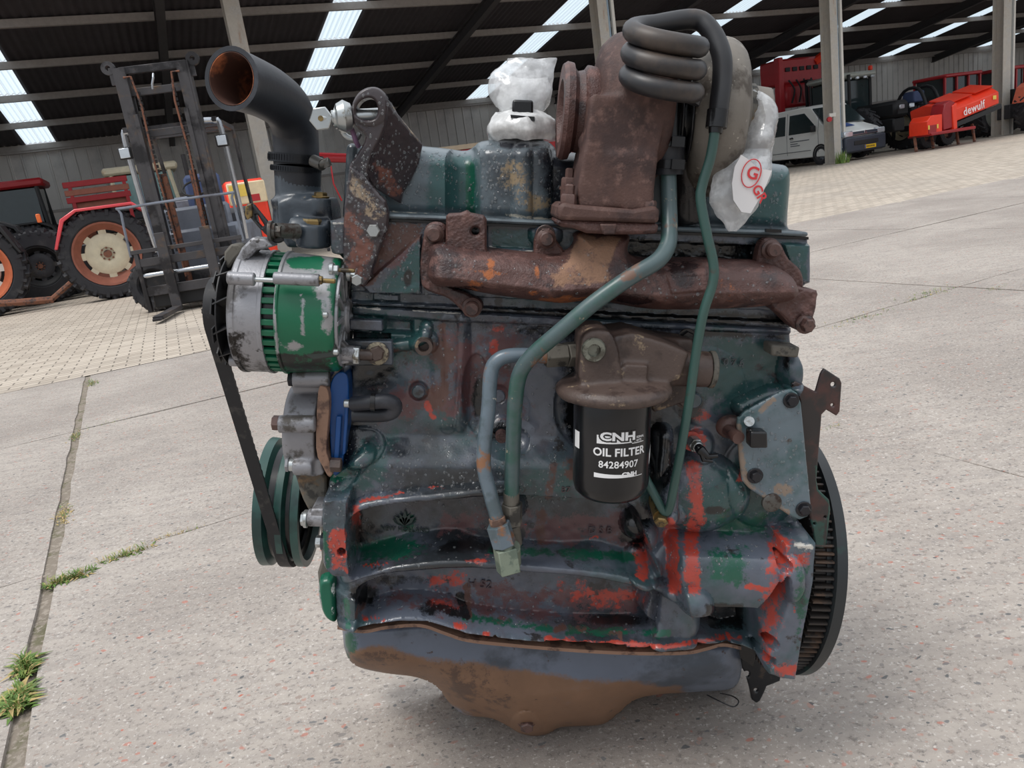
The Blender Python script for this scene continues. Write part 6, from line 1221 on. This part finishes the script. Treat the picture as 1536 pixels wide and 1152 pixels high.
q = MB(); q.sweep([E(*p) for p in cat([(530, 606, -.04), (560, 603, -.055), (582, 602, -.055), (592, 608, -.05), (588, 618, -.045), (570, 622, -.04), (530, 622, -.035)], 5)], .0105, 16); bh = obj('bypass_hose', q, M_hose, eng, smooth=60); 
q = MB(); q.lathe([(.0112, -.003), (.0125, -.003), (.0125, .003), (.0112, .003)], frame(E(560, 603, -.055), XA), 20, closed=True); obj('cable_tie', q, M_black2, bh)
boss(516, 532, 605, -.042, .006, M_steel, 'hose_spigot', bh)
# ---------------------------------------------------------------- timing cover
q = MB(); q.prism([E(x, y, -.005) for x, y in cat([(444, 704), (484, 710), (490, 730), (488, 780), (470, 776), (454, 750), (446, 725)], 2, True)], (0, .15, 0)); q.prism([E(x, y, .0) for x, y in [(478, 740), (488, 740), (504, 930), (488, 925), (480, 900), (476, 860), (482, 840)]], (0, .28, 0))
tcv = obj('timing_cover', q, M_tan, eng, bevel=.004)
q = MB(); q.cyl(E(462, 776, -.04), E(488, 777, -.04), .0125, seg=20); q.prism([E(x, y, -.05) for x, y in [(466, 764), (488, 763), (488, 792), (464, 790)]], (0, .05, 0)); obj('cover_lug', q, M_alu, tcv, bevel=.003)
boss(452, 462, 778, -.04, .010, M_steel, 'bolt', tcv, seg=6); boss(456, 462, 778, -.04, .013, M_steel, 'washer', tcv); boss(474, 484, 812, -.03, .009, M_steel, 'bolt', tcv, seg=6); boss(482, 488, 812, -.03, .013, M_block, 'washer', tcv)
gc = relief('lower_front_cover', cat([(478, 872), (496, 868), (502, 880), (504, 930), (500, 938), (488, 932), (480, 918), (475, 895)], 3, True), [('round', 8, .02)], pm('bright_green_cover', (20, 92, 70), .3, layers=[((226, 232, 228), ('a', 'white', .9, 60), .4), ((150, 150, 150), ('a', 'bare', .6, 60), .4)]), eng, d0=-.02, back=.25, step=1.2, paints=dict(white=[('e', 500, 884, 4, 9), ('e', 499, 915, 3.5, 9)], bare=[('l', [(477, 870), (482, 915)], 2)]))
# ---------------------------------------------------------------- crank pulley and belt
cD = .155; pc = E(441, 752, cD); s_ = pxm(752, cD); PR = 94*s_
q = MB(); q.lathe([(PR*.40, .002), (PR*.86, .002), (PR*.90, .030), (PR*1.0, .030), (PR*1.0, .018), (PR*.80, .011), (PR*1.0, .004), (PR*1.0, -.006), (PR*.78, -.015), (PR*.99, -.026), (PR*1.0, -.040), (PR*.9, -.040), (PR*.5, -.034), (PR*.4, -.034)], frame(pc, XA), 80, closed=True)
pul = obj('crank_pulley', q, M_pul, eng, smooth=30, label='green two groove crankshaft pulley')
q = MB()
for z_ in (.011, -.015): q.lathe([(PR*.79, z_-.003), (PR*.885, z_-.0075), (PR*.885, z_+.0075), (PR*.79, z_+.003)], frame(pc, XA), 60, closed=True)
q.lathe([(PR*.35, .003), (PR*.86, .003), (PR*.86, .0045), (PR*.35, .0045)], frame(pc, XA), 50); q.cyl(pc, pc+XA*.06, .035); obj('hub_and_dark_recess', q, M_black2, pul)  # real hub, plus a black disc that paints the pulley's hollow face dark
# belt: runs round the alternator pulley and the crank pulley
a1 = AM @ Vector((0, 0, L(312))); a2 = pc+XA*.000; r1 = .042; r2 = PR*1.0
def ringp(c, r, a): return c+Vector((0, -math.cos(a)*r, math.sin(a)*r))
bpts = []
dv = Vector((0, a2.y-a1.y, a2.z-a1.z)); base = math.atan2(dv.z, -dv.y)
for a in np.linspace(base+1.5, base+2*math.pi-1.5, 16): bpts.append(ringp(a1, r1, a))
for a in np.linspace(base-1.5, base+1.5, 22): bpts.append(ringp(a2, r2, a))
vs = []; fs = []; n_ = len(bpts); ctr = (a1+a2)/2
bpts = bpts[16:]+bpts[:16]; dense = []
for i in range(n_-1):
    p0, p1 = bpts[i], bpts[(i+1) % n_]; m_ = max(1, int((p1-p0).length/.006))
    dense += [p0.lerp(p1, k/m_) for k in range(m_)]
n_ = len(dense)
for i in range(n_):
    p = dense[i]; t = (dense[min(i+1, n_-1)]-dense[max(i-1, 0)]); t.x = 0; t.normalize(); nn = Vector((0, t.z, -t.y))
    if nn.dot(p-ctr) < 0 and False: nn = -nn
    inn = -nn if nn.dot((a2 if (p-a2).length < (p-a1).length else a1)-p) < 0 else nn
    th_ = .0085 if i % 2 else .0065
    for (x, z) in ((-.0095, -.001), (.0095, -.001), (.0075, th_), (-.0075, th_)): vs.append(p+XA*x+inn*z)
for i in range(n_-1):
    j = i+1
    for k in range(4): fs.append((i*4+k, j*4+k, j*4+(k+1) % 4, i*4+(k+1) % 4))
q = MB(); q.add(vs, fs); obj('drive_belt', q, M_belt, eng, smooth=40)

# ---------------------------------------------------------------- flywheel with ring gear, right-hand plates
fD = .15; fc_ = E(1168, 822, fD); s_ = pxm(824, fD); FRD = 181*s_; fx = fc_
q = MB(); q.lathe([(.02, -.004), (FRD*.93, -.004), (FRD*.93, .003), (FRD*.965, .004), (FRD*1.0, .005), (FRD*1.0, .021), (FRD*.97, .023), (.02, .023)], frame(fx, XA), 110)
fly = obj('flywheel', q, M_fly, eng, smooth=30, label='black and green flywheel with toothed ring gear')
q = MB(); NT_ = 104
vs = []; fs = []
for k in range(NT_*4):
    a = 2*math.pi*k/(NT_*4); r = FRD*(.975 if k % 4 in (0, 1) else .915)
    for z_ in (-.026, .003): vs.append((r*math.cos(a), r*math.sin(a), z_))
    for z_ in (-.026, .003): vs.append((FRD*.86*math.cos(a), FRD*.86*math.sin(a), z_))
n_ = NT_*4
for k in range(n_):
    j = (k+1) % n_; fs += [(4*k, 4*k+1, 4*j+1, 4*j), (4*k+2, 4*k, 4*j, 4*j+2), (4*k+1, 4*k+3, 4*j+3, 4*j+1)]
q.add(vs, fs, frame(fx, XA)); obj('ring_gear', q, M_ring, fly, smooth=0)
# end plate between block and flywheel
q = MB(); q.prism([E(x, y, .10) for x, y in [(1120, 560), (1146, 600), (1150, 820), (1140, 950), (1130, 1000), (1100, 980), (1060, 900), (1060, 560)]], (0, .15, 0)); obj('housing_end_plate', q, M_oilb, eng)
# gusset plate with three bolts
gp_o = [(1187, 584), (1196, 590), (1202, 605), (1217, 762), (1212, 775), (1200, 780), (1188, 776), (1124, 733), (1114, 722), (1110, 690), (1106, 640), (1107, 628), (1118, 618), (1140, 606), (1172, 588)]
gp = relief('gusset_plate', gp_o, [('bev', 2, .002), ('noise', .0008, 40, 2)], M_plateg, eng, d0=-.050, back=-.044, step=1.2, paints=dict(rust=[('l', [(1107, 640), (1112, 700), (1124, 728), (1180, 768)], 6), ('e', 1128, 660, 10, 8), ('l', [(1160, 600), (1140, 618)], 5), ('e', 1170, 735, 18, 10)]))
for x, y in ((1186, 600), (1132, 713), (1205, 763)): fbolt(x, y, -.050, 8.5, gp, M_bbolt, .009, 1.45)
q = MB(); q.prism([E(x, y, -.058) for x, y in [(1118, 640), (1143, 641), (1144, 665), (1118, 665)]], (0, -.022, 0)); sn = obj('speed_sensor', q, M_black2, gp, bevel=.003); q = MB(); q.cyl(E(1124, 632, -.05), E(1124, 632, -.064), .007); obj('sensor_screw', q, M_steel, gp)
q = MB(); q.lathe([(.014, 0), (.014, .006), (.011, .008)], frame(E(1156, 752, -.046), FR), 24); obj('bush', q, M_bolt, gp)
# tall black sheet bracket
bk = relief('sheet_bracket', [(1188, 576), (1194, 572), (1224, 588), (1232, 560), (1237, 553), (1260, 568), (1263, 575), (1260, 618), (1255, 624), (1240, 615), (1233, 622), (1225, 720), (1228, 735), (1244, 750), (1246, 765), (1240, 818), (1236, 824), (1224, 822), (1215, 770), (1204, 660), (1200, 600)], [('bev', 1.5, .0015)], M_bkplate, eng, d0=-.030, back=-.025, step=1.0, holes=[(1250, 577, 3.6), (1249, 608, 2.6), (1222, 786, 2), (1238, 776, 2)], paints=dict(green=[('l', [(1224, 700), (1228, 735), (1246, 756), (1240, 820)], 3), ('p', [(1215, 780), (1240, 780), (1238, 822), (1222, 822)], 5)]))
q = MB(); q.prism([E(x, y, -.030) for x, y in [(1188, 580), (1192, 578), (1216, 770), (1212, 772)]], (0, .12, 0)); obj('bracket_flange', q, M_bkplate, bk)
q = MB(); rim = [(1224, 724), (1228, 736), (1245, 752), (1246, 766), (1240, 820)]
# little side plates at the housing edge
q = MB(); q.prism([E(x, y, -.066) for x, y in [(1188, 812), (1222, 815), (1221, 826), (1190, 823)]], (0, .06, 0)); 0 and obj('top_pad', q, pm('bare_worn_pad', (150, 146, 134), .5, layers=[((66, 88, 84), ('n', 50, .5, .6, 3)), ((180, 80, 60), ('n', 40, .62, .68, 5))]), block, bevel=.002)
# lower plate that touches the ground and wire loop
lp = relief('lower_bracket', [(1110, 975), (1172, 1010), (1170, 1022), (1150, 1030), (1146, 1040), (1140, 1052), (1135, 1055), (1128, 1050), (1124, 1030), (1118, 1010), (1112, 1000)], [('bev', 1.5, .0015)], pm('black_foot_plate', (34, 34, 36), .35, layers=[((70, 60, 52), ('n', 30, .55, .65, 3))]), eng, d0=.160, back=.166, step=1.0, holes=[(1120, 1012, 5), (1134, 1036, 3)])
q = MB(); q.sweep([E(*p) for p in cat([(1060, 1042, .13), (1080, 1052, .12), (1100, 1060, .12), (1108, 1052, .12), (1098, 1044, .14), (1080, 1040, .15)], 5)], .0012, 6); obj('wire_loop', q, M_black2, eng)

# ---------------------------------------------------------------- plastic bags
def bagmat(name, tint, alpha, seed, white=.2):
    m = bpy.data.materials.new(name); m.use_nodes = True; n = NT(m); b = n.b
    cr = n.noise(24, 4, .6, seed); cr2 = n.noise(70, 3, .6, seed+3)
    b.inputs['Base Color'].default_value = tint; b.inputs['Roughness'].default_value = .14; b.inputs['Specular IOR Level'].default_value = .9
    bp = n.n('ShaderNodeBump'); bp.inputs['Strength'].default_value = .8; bp.inputs['Distance'].default_value = .004; n.l(cr, bp.inputs['Height']); n.l(bp.outputs[0], b.inputs['Normal'])
    tr = n.n('ShaderNodeBsdfTransparent'); mx = n.n('ShaderNodeMixShader'); out = [x for x in n.t.nodes if x.type == 'OUTPUT_MATERIAL'][0]
    f = n.math('ADD', n.math('MULTIPLY', n.step(cr2, .4, .7), .25), alpha, clamp=True)
    n.l(f, mx.inputs[0]); n.l(tr.outputs[0], mx.inputs[1]); n.l(b.outputs[0], mx.inputs[2]); n.l(mx.outputs[0], out.inputs[0]); return m
M_bag = bagmat('clear_polythene', (.78, .79, .80, 1), .42, 2); M_bagw = bagmat('milky_polythene', (.88, .88, .87, 1), .62, 5); M_bagwhite = pm('white_printed_film', (222, 220, 220), .3, var=.02); M_gred = pm('red_print', (206, 58, 62), .5, var=0)
def crumple(loops, amp, seed, sub=3):
    """closed bag skin from stacked loops of world points, crumpled"""
    n = len(loops[0]); mb = MB(); vs = [p for lp_ in loops for p in lp_]; fs = []
    for i in range(len(loops)-1):
        for k in range(n): fs.append((i*n+k, i*n+(k+1) % n, (i+1)*n+(k+1) % n, (i+1)*n+k))
    mb.add(vs, fs); me = mb.mesh('bag'); bm = bmesh.new(); bm.from_mesh(me)
    bmesh.ops.subdivide_edges(bm, edges=bm.edges, cuts=sub, use_grid_fill=True, smooth=.4); bm.normal_update()
    r = random.Random(seed); off = Vector((r.random()*9, r.random()*9, 3))
    for v in bm.verts:
        p = v.co; a = mnoise.ridged_multi_fractal(p*26+off, 1.0, 2.1, 3, 1.0, 2.0) if hasattr(mnoise, 'ridged_multi_fractal') else mnoise.noise(p*30+off)
        v.co += v.normal*(a-1.0)*amp
    bm.to_mesh(me); bm.free(); me.shade_smooth(); me.set_sharp_from_angle(angle=R_(28)); return me
def bag_loops(rows, seg=14):
    out = []
    for (xl, xr, y, d, th) in rows:
        a, b = W(xl, y, d), W(xr, y, d); c = (a+b)/2; h = (b-a)/2; out.append([c+h*math.cos(2*math.pi*k/seg)+Vector((0, th*math.sin(2*math.pi*k/seg), 0)) for k in range(seg)])
    return out
def bagobj(name, me, mat, par=None):
    me.materials.append(mat); o = bpy.data.objects.new(name, me); COL.objects.link(o)
    if par: me.transform(Matrix.Translation(-par.location)); o.parent = par
    return o
b1 = bpy.data.objects.new('plastic_bag', None); COL.objects.link(b1); b1.location = W(780, 200, .12); tag(b1, 'clear plastic bag standing up from the filler neck on the valve cover', 'plastic bag', None)
bd = .08
me = crumple(bag_loops([(760, 808, 181, bd, .028), (752, 812, 172, bd, .034), (741, 822, 158, bd, .036), (735, 826, 145, bd, .034), (732, 828, 130, bd, .030), (736, 830, 112, bd, .022), (748, 832, 100, bd, .014), (757, 833, 93, bd, .006), (760, 834, 87, bd, .002)]), .0035, 3)
# the upper edge rises to the right: shear the top rows
for v in me.vertices:
    p = v.co; 
bagobj('clear_upper_bag', me, M_bag, b1)
me = crumple(bag_loops([(735, 834, 212, .07, .048), (728, 835, 200, .07, .056), (729, 834, 188, .07, .054), (736, 826, 176, .07, .046), (748, 815, 169, .07, .036), (765, 800, 166, .07, .02)]), .004, 8)
bagobj('white_wrapped_collar', me, M_bagw, b1)
q = MB(); q.prism([W(x, y, .03) for x, y in [(769, 149), (800, 150), (800, 173), (768, 173)]], (0, .05, 0)); wob('black_plug', q, M_black2, b1, bevel=.003)
q = MB(); q.prism([W(x, y, .02) for x, y in [(766, 172), (802, 175), (802, 182), (766, 176)]], (0, .01, 0)); wob('cable_tie', q, M_black2, b1)
me = crumple(bag_loops([(752, 812, 166, bd+.01, .02), (745, 822, 150, bd+.01, .024), (748, 826, 130, bd+.01, .02), (770, 824, 115, bd+.01, .01)]), .007, 12); bagobj('inner_white_film', me, M_bagw, b1)
b2 = bpy.data.objects.new('plastic_bag', None); COL.objects.link(b2); b2.location = W(1115, 250, -.03); tag(b2, 'clear plastic bag with red and white print tied over the compressor inlet at the right', 'plastic bag', None)
me = crumple(bag_loops([(1112, 1126, 138, .0, .02), (1110, 1150, 155, .0, .045), (1108, 1158, 180, .0, .055), (1104, 1160, 205, -.02, .045), (1100, 1158, 225, -.03, .03), (1085, 1160, 245, -.05, .022), (1070, 1158, 268, -.06, .016), (1064, 1146, 290, -.06, .014), (1070, 1134, 315, -.06, .011), (1084, 1118, 335, -.06, .008), (1094, 1104, 347, -.06, .003)]), .005, 21); bagobj('clear_film', me, M_bag, b2)
q = MB(); fp = [(1112, 232), (1124, 240), (1136, 252), (1158, 256), (1150, 276), (1138, 300), (1126, 320), (1112, 318), (1100, 300), (1098, 275), (1102, 250)]
q.prism([W(x, y, -.088) for x, y in fp], (0, .003, 0)); wob('printed_panel', q, M_bagwhite, b2)
def wtext(name, txt, px, py, hpx, d, mat, par, ang=0.0):
    cu = bpy.data.curves.new(name, 'FONT'); cu.body = txt; cu.size = 1; cu.extrude = .01; cu.align_x = 'CENTER'; cu.offset = .02
    o = bpy.data.objects.new(name, cu); COL.objects.link(o); dg = bpy.context.evaluated_depsgraph_get(); me = bpy.data.meshes.new_from_object(o.evaluated_get(dg)); bpy.data.objects.remove(o)
    p = W(px, py, d); s = hpx*pxm(py, d)/.7; X_ = (W(px+40*math.cos(ang), py+40*math.sin(ang), d)-p).normalized(); N_ = Vector((0, -1, 0)); Y_ = N_.cross(X_)
    T = Matrix(((X_.x*s, Y_.x*s, N_.x*.02, 0), (X_.y*s, Y_.y*s, N_.y*.02, 0), (X_.z*s, Y_.z*s, N_.z*.02, 0), (0, 0, 0, 1))); me.transform(T); me.transform(Matrix.Translation(p-par.location)); me.materials.clear(); me.materials.append(mat)
    o = bpy.data.objects.new(name, me); COL.objects.link(o); o.parent = par; return o
wtext('red_letter', 'G', 1127, 268, 18, -.0895, M_gred, b2, .25); wtext('red_letters', 'GR', 1134, 294, 14, -.0895, M_gred, b2, 1.05)
q = MB(); cpt_ = W(1127, 260, -.0895); 
q.sweep([cpt_+Vector((math.cos(a)*.0135*.9+math.sin(a)*.003, 0, math.sin(a)*.0165)) for a in np.linspace(0, 2*math.pi, 30)], .0007, 6, caps=False); wob('red_oval', q, M_gred, b2)
q = MB(); q.box((0, 0, 0), (.012, .008, .013), frame(W(1107, 210, -.06), ZA)); q.sweep([W(*p) for p in ((1106, 205, -.062), (1107, 190, -.06), (1108, 178, -.055))], .0026, 8); q.sweep([W(*p) for p in cat([(1107, 207, -.055), (1113, 210, -.03), (1112, 212, .02), (1108, 211, .05)], 4)], .0022, 8); wob('cable_tie', q, M_black2, b2)

# ---------------------------------------------------------------- water droplets standing on the wet paint
from mathutils.bvhtree import BVHTree
def droplets(targets, regions, parent, seed=5):
    bpy.context.view_layer.update(); dg = bpy.context.evaluated_depsgraph_get(); r = random.Random(seed)
    trees = [(t, BVHTree.FromObject(t, dg)) for t in targets]; mb = MB()
    ico = bmesh.new(); bmesh.ops.create_icosphere(ico, subdivisions=2, radius=1); iv = [v.co.copy() for v in ico.verts]; ifc = [tuple(v.index for v in f.verts) for f in ico.faces]; ico.free()
    for (x0, y0, x1, y1, n) in regions:
        for _ in range(n):
            x, y = r.uniform(x0, x1), r.uniform(y0, y1); p = E(x, y, -.3); dirv = (E(x, y, .3)-p).normalized(); best = None
            for t, tr in trees:
                h = tr.ray_cast(p, dirv)
                if h[0] is not None and (best is None or h[3] < best[1]): best = (h, h[3])
            if best is None: continue
            h = best[0]; nrm = h[1] if h[1].dot(dirv) < 0 else -h[1]
            if nrm.dot(dirv) > -.25: continue
            s = r.choice([.0008, .0011, .0014, .0018, .0023]); M_ = frame(h[0], nrm) @ Matrix.Diagonal((s*r.uniform(.8, 1.1), s*r.uniform(.9, 1.3), s*.45, 1)); mb.add(iv, ifc, M_)
    me = mb.mesh('water_droplets'); me.shade_smooth(); m = bpy.data.materials.new('water'); m.use_nodes = True; b = m.node_tree.nodes['Principled BSDF']; b.inputs['Transmission Weight'].default_value = .92; b.inputs['IOR'].default_value = 1.33; b.inputs['Roughness'].default_value = .02; b.inputs['Base Color'].default_value = (.9, .93, .95, 1)
    me.materials.append(m); o = bpy.data.objects.new('water_droplets', me); COL.objects.link(o); o.parent = parent; o['kind'] = 'stuff'; return o
tg = [block, head, vcov, lb, gp, man, sump]+[c for c in lb.children if c.type == 'MESH']
droplets(tg, [(520, 215, 840, 320, 620), (1100, 245, 1205, 345, 160), (535, 140, 625, 290, 130), (515, 290, 580, 430, 60), (500, 330, 640, 460, 260), (490, 650, 850, 760, 520), (560, 470, 860, 650, 240), (1105, 590, 1215, 775, 150), (1000, 640, 1220, 860, 330), (1040, 500, 1190, 600, 70), (485, 740, 530, 860, 50), (530, 770, 780, 850, 90), (560, 880, 960, 950, 120), (650, 340, 1200, 460, 260)], eng)
